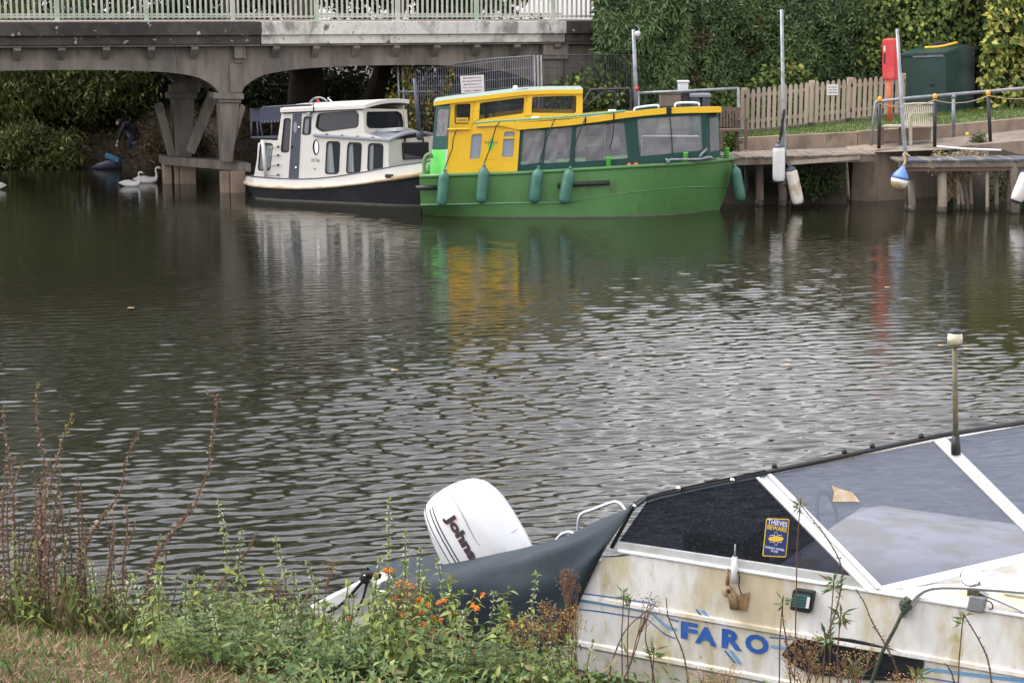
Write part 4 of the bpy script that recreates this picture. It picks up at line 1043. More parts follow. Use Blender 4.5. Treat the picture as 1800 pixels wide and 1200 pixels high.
def croof(name, pa, pb, off0, wid, th, camber, m, over=.06):
    sa_, sb_ = Wf.px(*pa, off0), Wf.px(*pb, off0); rows = []
    for k in range(9):
        t = k / 8; up = Vector((0, 0, camber * (1 - (2 * t - 1) ** 2))) - Wf.n * (wid * t)
        a, b_ = sa_ + up - Wf.u * over, sb_ + up + Wf.u * over
        rows.append([a, b_, b_ + Vector((0, 0, th)), a + Vector((0, 0, th))])
    return MB().loft(rows).build(name, m, wbt, bevel=.012)
croof('wheelhouse_roof', (496, 198.5), (638, 191.3), OS + .08, 2.38, .10, .07, 'cream')
croof('roof_gutter', (497, 200.4), (637, 193.2), OS + .05, 2.3, .03, .07, 'navy', .02)
croof('cabin_roof', (553, 240.5), (683, 249.0), OS + .07, 2.36, .055, .10, 'roof_grey', .05)
for x, y in ((574, 237.4), (601, 239.4), (628, 241.2), (655, 243)):
    MB().box(Wf.px(x, y, OS + .03), .05, .04, .03, Wf.u).build('roof_clip', 'navy', wbt)
MB().bar(Wf.px(667, 229.5, -1.0), Wf.px(702, 227.5, -1.0), .3, .08).build('roof_hatch', 'white_paint', wbt, bevel=.01)
ms_ = MB(); ms_.tube([Wf.px(738, 238, -1.1), Wf.px(733, 185, -1.1), Wf.px(728.5, 138, -1.1)], [.055, .05, .045], 10); ms_.tube(Wf.pts([(701, 161.5), (763, 162)], -1.1), .022, 8); ms_.tube([Wf.px(735, 238, -1.1), Wf.px(741, 238, -1.1)], .12, 8)
ms_.build('mast', 'navy', wbt, True)
MB().tube(Wf.pts([(551, 199), (550.5, 172)], -.05), .012, 6).build('aerial', 'black_post', wbt, True)
MB().box(Wf.px(544, 206, OS + .04), .1, .12, .11, Wf.u).build('nav_lamp', 'galv', wbt, bevel=.02)
# aft deck: awning, frame, rail, curtained steps
aw = MB()
aw.plate(Wf.pts([(439.5, 191), (455.5, 190), (456, 213.5), (439.5, 214)], -.30), [], Wf.n * -.02)
aw.plate(Wf.pts([(456, 190), (496, 186), (496, 211), (456, 213.5)], -.22), [], Wf.n * -.02)
c0 = Wf.pts([(440, 190.5), (464, 188), (545, 184.5)], -.22); c1 = [p - Wf.n * 1.9 - Vector((0, 0, .08)) for p in c0]; cm = [p - Wf.n * 1.0 + Vector((0, 0, -.03)) for p in c0]
aw.loft([c0, cm, c1], cap=False, close=False)
aw.build('awning', 'navy_canvas', wbt, fix=False)
for k in range(14):
    a = Wf.px(458 + k * 2.8, 213.4 - k * .18, -.2); MB().tube([a, a - Vector((0, 0, .05))], [.035, .012], 6).build('awning_scallop', 'roof_grey' if k % 2 else 'navy_canvas', wbt)
for k in range(12):
    a = Wf.px(462 + k * 6.2, 189 - k * .38, -.22); MB().tube([a + Vector((0, 0, .01)), a - Wf.n * .9 + Wf.u * .25 - Vector((0, 0, .01))], .012, 5).build('awning_stripe', 'roof_grey', wbt)
for pts in ([(442, 214), (442, 241.5)], [(452, 214), (454, 242)], [(456, 205), (462, 243)], [(477.5, 211), (478, 238)]):
    MB().tube(Wf.pts(pts, -.28), .022, 6).build('awning_pole', 'navy', wbt, True)
MB().hexa(Wf.pts([(440.5, 240.5), (491, 238.5), (491, 244), (440.5, 243.5)], -.16), Wf.pts([(446, 239.6), (495, 237.8), (495, 243), (446, 242.6)], -1.9)).build('aft_shelf', 'navy', wbt, bevel=.01)
MB().tube(Wf.pts([(461.5, 246), (467, 311)], -.06), [.045, .04], 8).build('stanchion', 'cream', wbt, True)
for y in (259, 274, 291, 308.5):
    MB().tube(spline(Wf.pts([(468, y), (480, y), (489, y)], -.07), 3), .01, 5).build('ladder_rung', 'galv', wbt)
    MB().box(Wf.px(488.5, y + 1, -.09), .04, .05, .05, Wf.u).build('rung_bracket', 'black_post', wbt)
# bicycle lying on the cabin roof: one wheel shows over the edge
cy = Wf.px(561, 190.5, -.9)
by = thing('bicycle', cy - Vector((0, 0, .05)), 'bicycle wheel with red reflector standing on the cream cabin roof', 'bicycle')
c2 = [cy + Wf.u * (.30 * math.cos(a)) + Vector((0, 0, .30 * math.sin(a) - .04)) for a in [k * math.pi / 16 for k in range(33)]]
MB().tube(c2, .020, 8, cap=False).build('wheel', 'galv', by, True)
for k in range(0, 16):
    a = k * math.pi / 8; MB().tube([cy - Vector((0, 0, .04)), cy + Wf.u * (.29 * math.cos(a)) + Vector((0, 0, .29 * math.sin(a) - .04))], .003, 4).build('spoke', 'galv', by)
MB().bar(cy + Vector((0, 0, .14)), cy + Vector((0, 0, .22)) - Wf.u * .05, .03, .04, Wf.n).build('reflector', 'red_plastic', by)
MB().tube([cy + Wf.u * .2 + Vector((0, 0, .1)), cy + Wf.u * .3 + Vector((0, 0, .28))], .018, 6).build('fork', 'black_post', by, True)
MB().tube([cy + Wf.u * .24 + Vector((0, 0, .25)), cy + Wf.u * .42 + Vector((0, 0, .1)), cy + Wf.u * .8 + Vector((0, 0, .05))], .018, 6).build('frame', 'white_paint', by, True)
# mooring line at the bow
# ================================================================== WIRE FENCE, SIGN, POLES BEHIND THE BOATS
def tubes(name, m, parent, lines, r, n=6):
    mb = MB()
    for L in lines: mb.tube(L, r, n)
    return mb.build(name, m, parent, True)
HF = Frame(aty(700, 200, 47.2), (1, .02))
def hpts(L): return HF.pts(L)
wf = thing('wire_fence', HF.px(845, 235), 'galvanised wire mesh fence panel with ivy in front of the bridge', 'fence')
tubes('top_tube', 'galv', wf, [hpts([(706, 112.5), (800, 111.5), (860, 103.5), (941, 98)])], .02)
for x0, y0, x1, y1 in ((698, 94, 704, 235), (707, 110, 712, 235), (939, 97, 942, 235), (951, 97, 954, 235)):
    tubes('post', 'galv', wf, [hpts([(x0, y0), (x1, y1)])], .032)
tubes('post', 'timber_pale', wf, [hpts([(945, 97), (948, 235)])], .03)
for k in range(58):
    x = 711 + k * 3.95; y0 = np.interp(x, [706, 800, 860, 941], [113, 112, 104, 98.5])
    tubes('vertical_wire', 'galv', wf, [hpts([(x, y0), (x + 1.5, 232)])], .0075, 4)
for k in range(7):
    d = 6 + k * 16
    tubes('cross_wire', 'galv', wf, [hpts([(708, 114 + d), (800, 113 + d - 1), (860, 105 + d - 2), (941, 99 + d - 3)])], .0075, 4)
wf2 = thing('wire_fence', HF.px(1030, 235), 'dark wire mesh fence panel in front of the conifer right of bridge', 'fence')
tubes('top_tube', 'steel_dark', wf2, [hpts([(955, 97), (1112, 97)])], .016)
tubes('post', 'steel_dark', wf2, [hpts([(1111, 97), (1112, 235)])], .025)
for k in range(34):
    tubes('vertical_wire', 'steel_dark', wf2, [hpts([(958 + k * 4.5, 97.5), (958 + k * 4.5, 232)])], .006, 4)
for k in range(7):
    tubes('cross_wire', 'steel_dark', wf2, [hpts([(955, 104 + k * 15), (1111, 104 + k * 15)])], .006, 4)
sg = thing('notice_board', HF.px(830, 165, .06), 'white notice board with red lettering tied to the wire fence', 'sign')
bd = HF.pts([(808.5, 134), (850.5, 131.6), (851.5, 161.5), (811, 165)], .05)
MB().plate(bd, [], HF.n * -.01).build('board', 'white_sign', sg, bevel=.003)
xd = (bd[1] - bd[0]).normalized()
for k, (s_, w) in enumerate((('MOORINGS &', .46), ('NO UNAUTHORISED', .50), ('MOORING AT', .44), ('Any Time Please', .50), ('07855 448812', .46))):
    c = bd[0].lerp(bd[1], .5).lerp(bd[3].lerp(bd[2], .5), .14 + .185 * k)
    glyphs('lettering', s_, c + HF.n * .003, xd, (0, 0, 1), .042, 'red_ink', sg, w, .012)
def vine(name, label, lines, n, pal, spread, leaf, seed):
    r = np.random.default_rng(seed); L = Leaves()
    for ln in lines:
        P = np.array([tuple(p) for p in spline(hpts(ln), 8)]); L.stem([Vector(p) for p in P], .012, .006, (.08, .05, .03))
        k = r.integers(0, len(P), n); Q = P[k] + r.normal(size=(n, 3)) * spread
        L.leaves(Q, unit(rdir(n) + [0, -.5, -.4]), unit(rdir(n) * .6 + [0, -1, .3]), r.uniform(.6, 1.3, n) * leaf, r.uniform(.6, 1.3, n) * leaf * .8, palette(n, pal, .3))
    return tag(L.build(name, 'leaf'), label, 'vine')
VP = [(.12, .17, .03), (.20, .22, .04), (.34, .28, .05), (.07, .11, .025), (.30, .14, .04)]
vine('ivy_vine', 'yellowing ivy climbing the left end of the wire fence', [[(716, 232), (718, 180), (714, 140), (716, 114)], [(728, 232), (726, 190), (722, 150)], [(708, 232), (700, 190), (693, 165)]], 150, VP, .09, .10, 301)
vine('ivy_vine', 'thin green ivy strand hanging mid panel beside notice board', [[(790, 114), (794, 130), (792, 148), (782, 160), (786, 180)]], 60, VP, .05, .09, 302)
vine('ivy_vine', 'ivy strand with orange tips drooping behind the white boat mast', [[(752, 232), (753, 200), (752, 165)]], 70, VP, .08, .10, 303)
vine('bank_shrub', 'green shrub growing at the bridge abutment behind the wire fence', [[(985, 190), (1000, 150), (1030, 140)], [(1000, 190), (1040, 160), (1075, 150)], [(1050, 192), (1080, 165)]], 260, IVY, .20, .13, 304)

# steel pole with lamp, guard rails
RY = 45.6
rp = lambda L, y=RY: [aty(a, b_, y) for a, b_ in L]
lp = thing('lamp_pole', aty(1119, 215, RY), 'slim grey pole with small floodlight on top behind green boat', 'lamp post')
MB().tube(rp([(1119, 216), (1117, 140), (1113.5, 52)]), [.062, .055, .045], 10).build('pole', 'galv', lp, True)
MB().lathe(aty(1118.5, 59, RY - .06), (.5, -.8, -.1), [(0, .05), (.06, .075), (.07, .07)], 12).build('floodlight', 'white_paint', lp, True)
MB().tube(rp([(1114, 66), (1122, 68), (1126, 62), (1123, 50), (1118, 44)], RY - .05), .012, 6).build('cable', 'galv', lp, True)
MB().lathe(aty(1119.5, 156, RY - .05), (0, -1, 0), [(0, .05), (.05, .05), (.06, .02)], 10).build('clamp', 'red_plastic', lp, True)
gr = thing('guard_rail', aty(1210, 240, RY), 'pale grey tubular guard rail behind the front of green boat', 'railing')
MB().tube(rp([(1122, 164), (1210, 160), (1297, 155.5)]), .036, 8).build('rail', 'galv', gr, True)
MB().tube(rp([(1297.5, 154), (1299, 200), (1302, 250)]), .04, 8).build('post', 'galv', gr, True)
MB().tube(rp([(1122, 160), (1122, 250)]), .04, 8).build('post', 'galv', gr, True)
sr = thing('stair_rail', aty(1070, 232, RY + .6), 'dark bent tube stair handrail beside the lamp pole', 'railing')
MB().tube(spline(rp([(1020, 190), (1036, 162), (1043, 158), (1075, 157), (1100, 157), (1108, 162), (1109, 232)], RY + .6), 4), .034, 8).build('rail', 'steel_dark', sr, True)
MB().tube(rp([(1022, 196), (1064, 158)], RY + .6), .03, 8).build('brace', 'steel_dark', sr, True)
MB().tube(spline(rp([(1068, 162), (1078, 162), (1082, 170), (1082, 230)], RY + .9), 4), .03, 8).build('post', 'steel_dark', sr, True)
def cab(name, label, px, y, dep, m, cat, lid=None, ylid=None):
    a, c = aty(px[0], px[1], y), aty(px[2], px[3], y)
    t = thing(name, (a.x * .5 + c.x * .5, y + dep / 2, c.z), label, cat)
    MB().box(((a.x + c.x) / 2, y + dep / 2, c.z), c.x - a.x, dep, a.z - c.z).build('body', m, t, bevel=.02)
    if lid: MB().box(((a.x + c.x) / 2, y + dep / 2, a.z + .004), c.x - a.x + .05, dep + .05, .05).build('lid', lid, t, bevel=.015)
    return t
cab('timber_box', 'weathered dark timber box under the guard rail', (1162, 166, 1197, 225), 46.0, .6, 'timber_grey', 'box', 'timber_grey')
cab('service_cabinet', 'black service cabinet beside the timber box', (1198, 166, 1214, 225), 46.1, .5, 'steel_dark', 'cabinet', 'steel_dark')
cab('white_box', 'small white plastic box standing on the dark cabinet', (1193.5, 146, 1210, 162), 46.2, .35, 'grey_box', 'box', 'grey_box')
t = thing('litter_bin', aty(1231, 225, 45.9), 'slate grey litter bin with open hood beside the dark cabinet', 'bin')
a, c = aty(1215, 166, 45.9), aty(1248, 225, 45.9); w = c.x - a.x
MB().box(((a.x + c.x) / 2, 46.2, c.z), w, .5, (a.z - c.z) * .62).build('body', 'navy', t, bevel=.02)
MB().box(((a.x + c.x) / 2, 46.2, a.z - .08), w + .04, .56, .09).build('hood', 'roof_grey', t, bevel=.02)
for s in (-1, 1): MB().box(((a.x + c.x) / 2 + s * (w / 2 - .1), 46.2, c.z + (a.z - c.z) * .62 + .003), .2, .5, (a.z - c.z) * .38 - .09).build('side_panel', 'navy', t)

# ---- picket fence
PY = 46.5
def pk(x): return (np.interp(x, [1303, 1420, 1550, 1600], [157, 144.5, 133.5, 130]), np.interp(x, [1303, 1420, 1550, 1600], [231, 219, 203.5, 198]))
pf = thing('picket_fence', aty(1430, 225, PY), 'pale weathered wooden picket fence along the lawn', 'fence')
k = 0; x = 1304.
while x < 1588:
    yt, yb = pk(x); a, c = aty(x, yt + random.Random(k).uniform(-1.5, 1.5), PY), aty(x, yb - 1.5, PY); w = .088; h = a.z - c.z; X = Vector((1, 0, random.Random(k + 9).uniform(-.02, .02)))
    prof = [(-w / 2, 0), (w / 2, 0), (w / 2, h - .07), (w * .3, h - .02), (0, h), (-w * .3, h - .02), (-w / 2, h - .07)]
    MB().plate([c + Vector((u_, 0, v_)) for u_, v_ in prof], [], (0, .022, 0)).build('picket', 'timber_pale', pf)
    x += 9.35; k += 1
for d in (.18, .78):
    L = []
    for x in (1302, 1420, 1550, 1592):
        yt, yb = pk(x); L.append(aty(x, yt + (yb - yt) * d, PY + .05))
    for a, c in zip(L, L[1:]): MB().bar(a, c, .04, .085).build('rail', 'timber_pale', pf)
for x in (1307, 1425, 1492, 1584):
    yt, yb = pk(x); a, c = aty(x, yt - 2, PY + .09), aty(x, yb + 3, PY + .09)
    MB().box(c - Vector((0, 0, .1)), .15, .12, a.z - c.z + .1).build('post', 'timber_pale', pf, bevel=.015)
    if 1400 < x < 1500: MB().box(aty(x, yb + 4, PY - .04), .13, .1, .10).build('post_foot', 'black_post', pf, bevel=.01)
L = [aty(x, pk(x)[1] + 1, PY + .03) for x in (1303, 1420, 1550, 1592)]
for a, c in zip(L, L[1:]): MB().bar(a - Vector((0, 0, .03)), c - Vector((0, 0, .03)), .04, .17).build('gravel_board', 'timber_grey', pf)
t = thing('fence_sign', aty(1463.5, 167, PY - .02), 'small white notice with three dark text lines on picket fence', 'sign')
bd = [aty(a, b_, PY - .02) for a, b_ in [(1453.5, 149), (1473.5, 148.6), (1473.5, 167.4), (1453.5, 167.8)]]
MB().plate(bd, [], (0, .008, 0)).build('board', 'white_sign', t)
for k, s_ in enumerate(('NO PARKING', 'THIS AREA', 'RESERVED')):
    glyphs('lettering', s_, bd[0].lerp(bd[1], .5).lerp(bd[3].lerp(bd[2], .5), .24 + .26 * k) + Vector((0, -.003, 0)), (1, 0, 0), (0, 0, 1), .033, 'dark_ink', t, .22, .012)
# ---- lifebuoy housing
LY = 45.3
lb = thing('lifebuoy_case', aty(1564, 213, LY), 'red plastic lifebuoy case on an orange post by picket fence', 'lifebuoy')
MB().tube([aty(1564.5, 214, LY), aty(1561, 120, LY)], [.055, .05], 10).build('post', 'orange_post', lb, True)
def caseprof(x0, y0, x1, y1): return rounded([aty(*p, LY - .12) for p in rect(x0, y0, x1, y1)], .33, 5)
P = caseprof(1551, 70, 1572, 140); Q = [p + Vector((.0, .24, 0)) for p in P]
MB().plate([p - Vector((0, .02, 0)) for p in grow(P, -.03)], [], (0, .03, 0)).build('case_front', 'red_plastic', lb, bevel=.012)
MB().loft([P, [p + Vector((.03, .11, 0)) for p in grow(P, .02)], [p + Vector((.07, .22, 0)) for p in grow(P, .02)]]).build('case_body', 'red_plastic', lb, 'auto')
MB().loft([[p + Vector((.105, .225, 0)) for p in grow(P, .035)], [p + Vector((.16, .27, 0)) for p in grow(P, .03)], [p + Vector((.20, .33, 0)) for p in grow(P, -.02)]]).build('case_back', 'red_plastic', lb, 'auto')
MB().plate([aty(*p, LY - .155) for p in rect(1553, 81, 1556.5, 91)], [], (0, .004, 0)).build('instruction_label', 'white_sign', lb)
MB().plate(rounded([aty(*p, LY - .155) for p in rect(1553.5, 94, 1556.5, 113)], .4), [], (0, .004, 0)).build('handle_slot', 'dark_ink', lb)
# ---- green storage bin
BY = 47.0
bnr = thing('storage_bin', aty(1640, 196, BY + .5), 'dark green metal storage bin with sloping lid beside ivy', 'storage bin')
SB = Frame(aty(1662, 192, BY), (-1, .10)); SR = Frame(aty(1662, 192, BY), (.72, .85))
f_tl, f_tr, f_br, f_bl = SB.px(1586, 96.5), SB.px(1662, 93), SB.px(1662, 194), SB.px(1586, 196)
f_br.z = f_bl.z = min(f_br.z, f_bl.z) - .03
r_t, r_b = SR.px(1719, 99), SR.px(1713, 194); dpt = (r_b - f_br); dpt.z = 0
rt = f_tr + dpt + Vector((0, 0, .12)); pkk = SR.px(1703, 80)
body = MB(); lt = f_tl + dpt + Vector((0, 0, .12))
side_r = [f_br, f_br + dpt, rt, f_tr]; side_l = [f_bl, f_bl + dpt, lt, f_tl]
body.hexa(side_r, side_l); body.build('body', 'bin_green', bnr, bevel=.012)
rt = rt - Vector((0, 0, .02)); up = Vector((0, 0, .02)); ex = (f_tl - f_tr).normalized() * .05; ey = dpt.normalized()
ridge_r, ridge_l = f_tr + dpt * .62 + Vector((0, 0, .17)), f_tl + dpt * .62 + Vector((0, 0, .17))
lid = MB(); c0 = [f_tr - ex - ey * .08 + up, ridge_r - ex + up, rt - ex + ey * .06 + up]; c1 = [f_tl + ex - ey * .08 + up, ridge_l + ex + up, lt + ex + ey * .06 + up]
lid.loft([[c0[0], c1[0]], [c0[1], c1[1]], [c0[2], c1[2]], [c0[2] - Vector((0, 0, .06)), c1[2] - Vector((0, 0, .06))], [c0[0] - Vector((0, 0, .06)), c1[0] - Vector((0, 0, .06))], [c0[0], c1[0]]], cap=False, close=False)
lid.plate([c0[0], c0[1], c0[2], c0[2] - Vector((0, 0, .06)), c0[0] - Vector((0, 0, .06))], [], ex * .02)
lid.build('lid', 'bin_green', bnr)
MB().plate(SB.pts([(1604, 97.8), (1658, 96.2), (1658, 99.6), (1604, 101.4)], .03), [], SB.n * -.02).build('handle_strip', 'galv', bnr)
MB().plate(SB.pts([(1600, 104), (1661, 102), (1661, 186), (1600, 188)], .012), [], SB.n * -.01).build('door', 'bin_green', bnr, bevel=.004)
MB().lathe(SB.px(1639, 148, .02), SB.n, [(0, .05), (.03, .05), (.05, .02)], 10).build('lock', 'black_post', bnr, True)
ay = MB(); ay.tube(spline([f_tl.lerp(ridge_l, .55) + (f_tr - f_tl) * .28 + Vector((0, 0, .06)), f_tl.lerp(ridge_l, .7) + (f_tr - f_tl) * .6 + Vector((0, 0, .05)), f_tl.lerp(ridge_l, .95) + (f_tr - f_tl) * .85 + Vector((0, 0, .09))], 5), .035, 8)
tag(ay.build('yellow_hose', 'sticker_yellow', None, True), 'bent yellow pole lying on the green bin lid', 'pole')
tag(MB().tube(spline([f_tl.lerp(ridge_l, .8) + (f_tr - f_tl) * .3 + Vector((0, 0, .06)), f_tl.lerp(ridge_l, .9) + (f_tr - f_tl) * .5 + Vector((0, 0, .10)), f_tl.lerp(ridge_l, .95) + (f_tr - f_tl) * .7 + Vector((0, 0, .05))], 5), .06, 8).build('black_net', 'black_rubber', None, True), 'dark rolled netting on the green bin lid behind yellow pole', 'netting')
# ---- retaining walls between path and lawn
def wall(name, label, T_, Bt, y0, th, m='concrete_quay', cat='wall'):
    a = [aty(*p, y0) for p in T_]; b_ = [aty(*p, y0) for p in Bt]
    P = a + [q - Vector((0, 0, .12)) for q in b_[::-1]]
    return tag(MB().plate(P, [], (0, th, 0)).build(name, m, None, bevel=.015), label, cat)
wall('retaining_wall', 'low brown retaining wall below the picket fence lawn', [(1296, 243), (1330, 241), (1420, 236.5), (1507, 232.5)], [(1296, 263), (1420, 259), (1507, 255)], 44.6, .2)
wall('retaining_wall', 'low brown kerb wall running uphill below the storage bin', [(1507.5, 231), (1600, 224.5), (1700, 216.5), (1840, 204)], [(1507.5, 252), (1600, 246), (1700, 238), (1840, 222)], 44.62, .2)
wall('kerb_wall', 'short low kerb at right beside the slatted dock', [(1690, 256), (1760, 250), (1840, 243)], [(1690, 264), (1760, 264), (1840, 264)], 42.95, .2)
# ---- quay
q_ = [atz(1494, 352, 0), atz(1536, 354, 0), atz(1652, 345, 0)]
tp = [aty(1500, 263.5, q_[0].y + .1), aty(1541, 262.5, q_[1].y), aty(1650, 257, q_[2].y)]
qb = MB(); n3 = 3
low = [Vector((p.x, p.y, -.6)) for p in q_]; 
qb.loft([low + [p + Vector((0, 2.0, 0)) for p in reversed(low)], tp + [p + Vector((0, 2.0, 0)) for p in reversed(tp)]])
tag(qb.build('quay_wall', 'concrete_quay', None, bevel=.03), 'weathered brown concrete quay wall between the two docks', 'wall')
qd = [Vector((p.x, p.y - .012, z)) for p in q_ for z in (0,)]
# ---- left timber dock
dk1 = thing('timber_dock', (6.7, 42.6, 0), 'grey timber landing dock beside the green boat bow', 'dock')
YA, YB = 41.35, 42.9
xa, xb = aty(1283, 270, YA).x, aty(1541, 263, YA).x
n = 30
for i in range(n):
    x0, x1 = xa + (xb - xa) * i / n, xa + (xb - xa) * (i + 1) / n; xm = (x0 + x1) / 2
    z = 1.135 + .09 * (xm - xa) / (xb - xa) + random.Random(i).uniform(-.006, .006)
    MB().box((xm, (YA + YB) / 2 + random.Random(i + 50).uniform(-.03, .03), z), (x1 - x0) - .012, YB - YA, .04).build('plank', 'timber_grey', dk1)
for y, dz in ((YA + .06, 0), (YB - .3, 0)):
    a, c = Vector((xa, y, 1.06)), Vector((xb, y, 1.15)); MB().bar(a, c, .07, .13).build('beam', 'timber_grey', dk1)
a, c = aty(1384, 287, YA + .02), aty(1512, 277, YA + .02); MB().bar(a, c, .06, .09).build('brace_beam', 'timber_pale', dk1)
def pile(parent, xt, yt, xb_, yb, r, m='timber_grey', Yd=None, square=False):
    base = atz(xb_, yb, 0) if Yd is None else aty(xb_, yb, Yd); top = aty(xt, yt, base.y); base = base + (base - top) * .5
    mb = MB()
    if square: mb.bar(base, top, r * 2, r * 1.8, Vector((0, 1, 0)))
    else: mb.tube([base, base.lerp(top, .5) + Vector((r * .15, 0, 0)), top], [r * 1.05, r, r * .95], 9)
    o = mb.build('pile', m, parent, not square, bevel=.012 if square else 0)
    wl_ = base.copy(); d = (top - base).normalized(); t0 = (-.05 - base.z) / d.z; t1 = (.13 - base.z) / d.z
    MB().tube([base + d * t0, base + d * t1], [r * 1.16 * (1.25 if square else 1), r * 1.1 * (1.2 if square else 1)], 9).build('weed_band', 'timber_wet', o, True)
    return o
for a in ((1334, 273, 1335, 361, .095, 'timber_grey'), (1374, 300, 1375, 362, .10, 'timber_grey'), (1389, 296, 1387, 360, .04, 'timber_wet'), (1478, 282, 1473, 351, .035, 'timber_grey'), (1487, 281, 1491, 353, .045, 'timber_pale'), (1300, 275, 1296, 356, .07, 'timber_grey'), (1311, 276, 1312, 357, .05, 'timber_wet')):
    pile(dk1, *a)
# shadowy earth bank under the left dock
tag(grid_mesh('dock_bank', np.linspace(4.2, 7.85, 24), np.linspace(0, 1, 8), lambda X, Y, t: -.6 + 1.6 * t + .08 * np.sin(X * 5 + Y * 7), 'earth', lambda X, T: 42.3 + T * .75 + .1 * np.sin(X * 3)), kind='structure')
# ---- right dock
dk2 = thing('slatted_dock', (10.6, 41.2, 0), 'dark planked dock on many thin timber piles at right edge', 'dock')
YC, YD = 40.4, 41.5
xa2, xb2 = aty(1582, 280, YC).x, aty(1870, 276, YC).x
for i in range(30):
    x0, x1 = xa2 + (xb2 - xa2) * i / 30, xa2 + (xb2 - xa2) * (i + 1) / 30
    MB().box(((x0 + x1) / 2, (YC + YD) / 2 + random.Random(i).uniform(-.03, .03), 1.14 + .035 * i / 30 + random.Random(i + 7).uniform(-.008, .008)), x1 - x0 - .014, YD - YC, .045).build('plank', 'dock_grey' if i % 5 else 'timber_grey', dk2)
MB().bar((xa2, YC + .07, 1.08), (xb2, YC + .07, 1.11), .08, .11).build('beam', 'timber_grey', dk2)
MB().bar((xa2 + .1, YC + .12, .97), (xb2, YC + .12, 1.0), .06, .07).build('beam', 'timber_brown', dk2)
for a in ((1655, 279, 1655.5, 373, .105, 'timber_pale'), (1601, 318, 1603, 371, .085, 'timber_grey'), (1592, 300, 1593, 369, .04, 'timber_wet'), (1682, 288, 1685, 369, .04, 'timber_pale'), (1688, 320, 1694, 369, .045, 'timber_pale'), (1703, 284, 1707, 368, .045, 'timber_pale'), (1694, 312, 1702, 370, .04, 'timber_brown'), (1735, 285, 1735, 374, .04, 'timber_pale'), (1751, 285, 1752, 369, .042, 'timber_pale'), (1772, 286, 1772.5, 372, .035, 'timber_brown'), (1782, 285, 1784, 375, .10, 'timber_grey'), (1820, 285, 1821, 374, .09, 'timber_grey')):
    pile(dk2, *a)
tag(grid_mesh('dock_bank', np.linspace(10.2, 18, 30), np.linspace(0, 1, 8), lambda X, Y, t: -.6 + 1.75 * t + .1 * np.sin(X * 4 + Y * 6), 'earth', lambda X, T: 41.6 + T * 1.2 + .12 * np.sin(X * 2.3)), kind='structure')
scrub('dock_weeds', 'dark leafy weeds growing under the right hand dock', (11.1, 13.2), (41.5, 41.9), (.1, .8), .3, 1500, DARK + MIDG, (.14, .05), 411, 'plant', True)
scrub('dry_plant', 'straw coloured dead plant spilling over the quay beside dock', (9.75, 10.9), (41.6, 42.3), (.9, 1.2), .18, 900, [(.40, .33, .18), (.30, .25, .12), (.22, .20, .08)], (.13, .03), 412, 'plant', True)
scrub('dry_plant', 'pale dead reed clump hanging between piles under right dock', (9.9, 10.25), (41.2, 41.5), (.35, .95), .16, 500, [(.38, .31, .17), (.28, .22, .11)], (.16, .03), 413, 'plant', True)
scrub('dock_weeds', 'dark fern like growth in shade under the left dock', (6.2, 7.6), (42.2, 42.5), (.35, .8), .25, 1400, DARK, (.14, .06), 414, 'plant', True)
# mooring poles
for lab, pts, y in (('tall thin grey mooring pole with hanging white fender', [(1379, 268), (1377, 200), (1374, 17)], YA - .05), ('leaning grey mooring pole beside the red lifebuoy case', [(1592.5, 277), (1588, 230), (1577, 51)], YC - .05)):
    P = [aty(*p, y) for p in pts]; P = [P[0] - Vector((0, 0, .08))] + P
    o = MB().tube(P, [.05, .048, .045, .038], 10).build('mooring_pole', 'galv', None, True); tag(o, lab, 'pole')
tag(MB().tube(spline([aty(1379, 192, YA - .16), aty(1376, 212, YA - .16), aty(1372, 240, YA - .16), aty(1369, 252, YA - .16)], 4), [.02, .03, .035, .03, .03, .03, .045, .04, .03, .03, .03, .03, .02], 8).build('mooring_rope', 'rope_black', None, True), 'black rope tying the white fender to the mooring pole', 'rope')
# fenders and buoy on the docks
fender('fender', 'upright clean white fender with navy ends on mooring pole', aty(1369, 252, YA - .22), aty(1369, 322, YA - .22), .14, 'fender_white', 'fender', None, None, 'rope_black', 'navy')
fender('fender', 'stained off-white fender leaning below the left dock', aty(1389, 293, YA - .18), aty(1404, 361, YA - .18), .14, 'fender_dirty', 'fender', None, [aty(1386, 282, YA - .12)], 'rope_black', 'navy')
fender('fender', 'off-white fender with navy ends at the right picture edge', aty(1808, 300, YC - .2), aty(1785, 356, YC - .2), .15, 'fender_white', 'fender', None, [aty(1812, 285, YC - .1)], 'rope_black', 'navy_plastic')
bp, bt = aty(1577, 334, YC - .2), aty(1588, 292, YC - .2); ax = (bt - bp); Lb = ax.length
bu = thing('mooring_buoy', bp, 'blue teardrop mooring buoy with dirty white underside by quay', 'buoy')
pr = [(0, .02), (.03, .10), (.09, .155), (.17, .19), (.25, .195)]; pr2 = [(.255, .195), (.33, .17), (.41, .12), (.47, .07), (Lb, .035)]
MB().lathe(bp, ax, pr, 18).build('underside', 'fender_dirty', bu, True); MB().lathe(bp, ax, pr2, 18).build('body', 'buoy_blue', bu, True)
MB().tube(spline([bt, bt + Vector((.05, .05, .12)), bt + Vector((.02, .1, .26)), bt + Vector((.16, .1, .2))], 4), .028, 8).build('rope', 'rope_pale', bu, True)
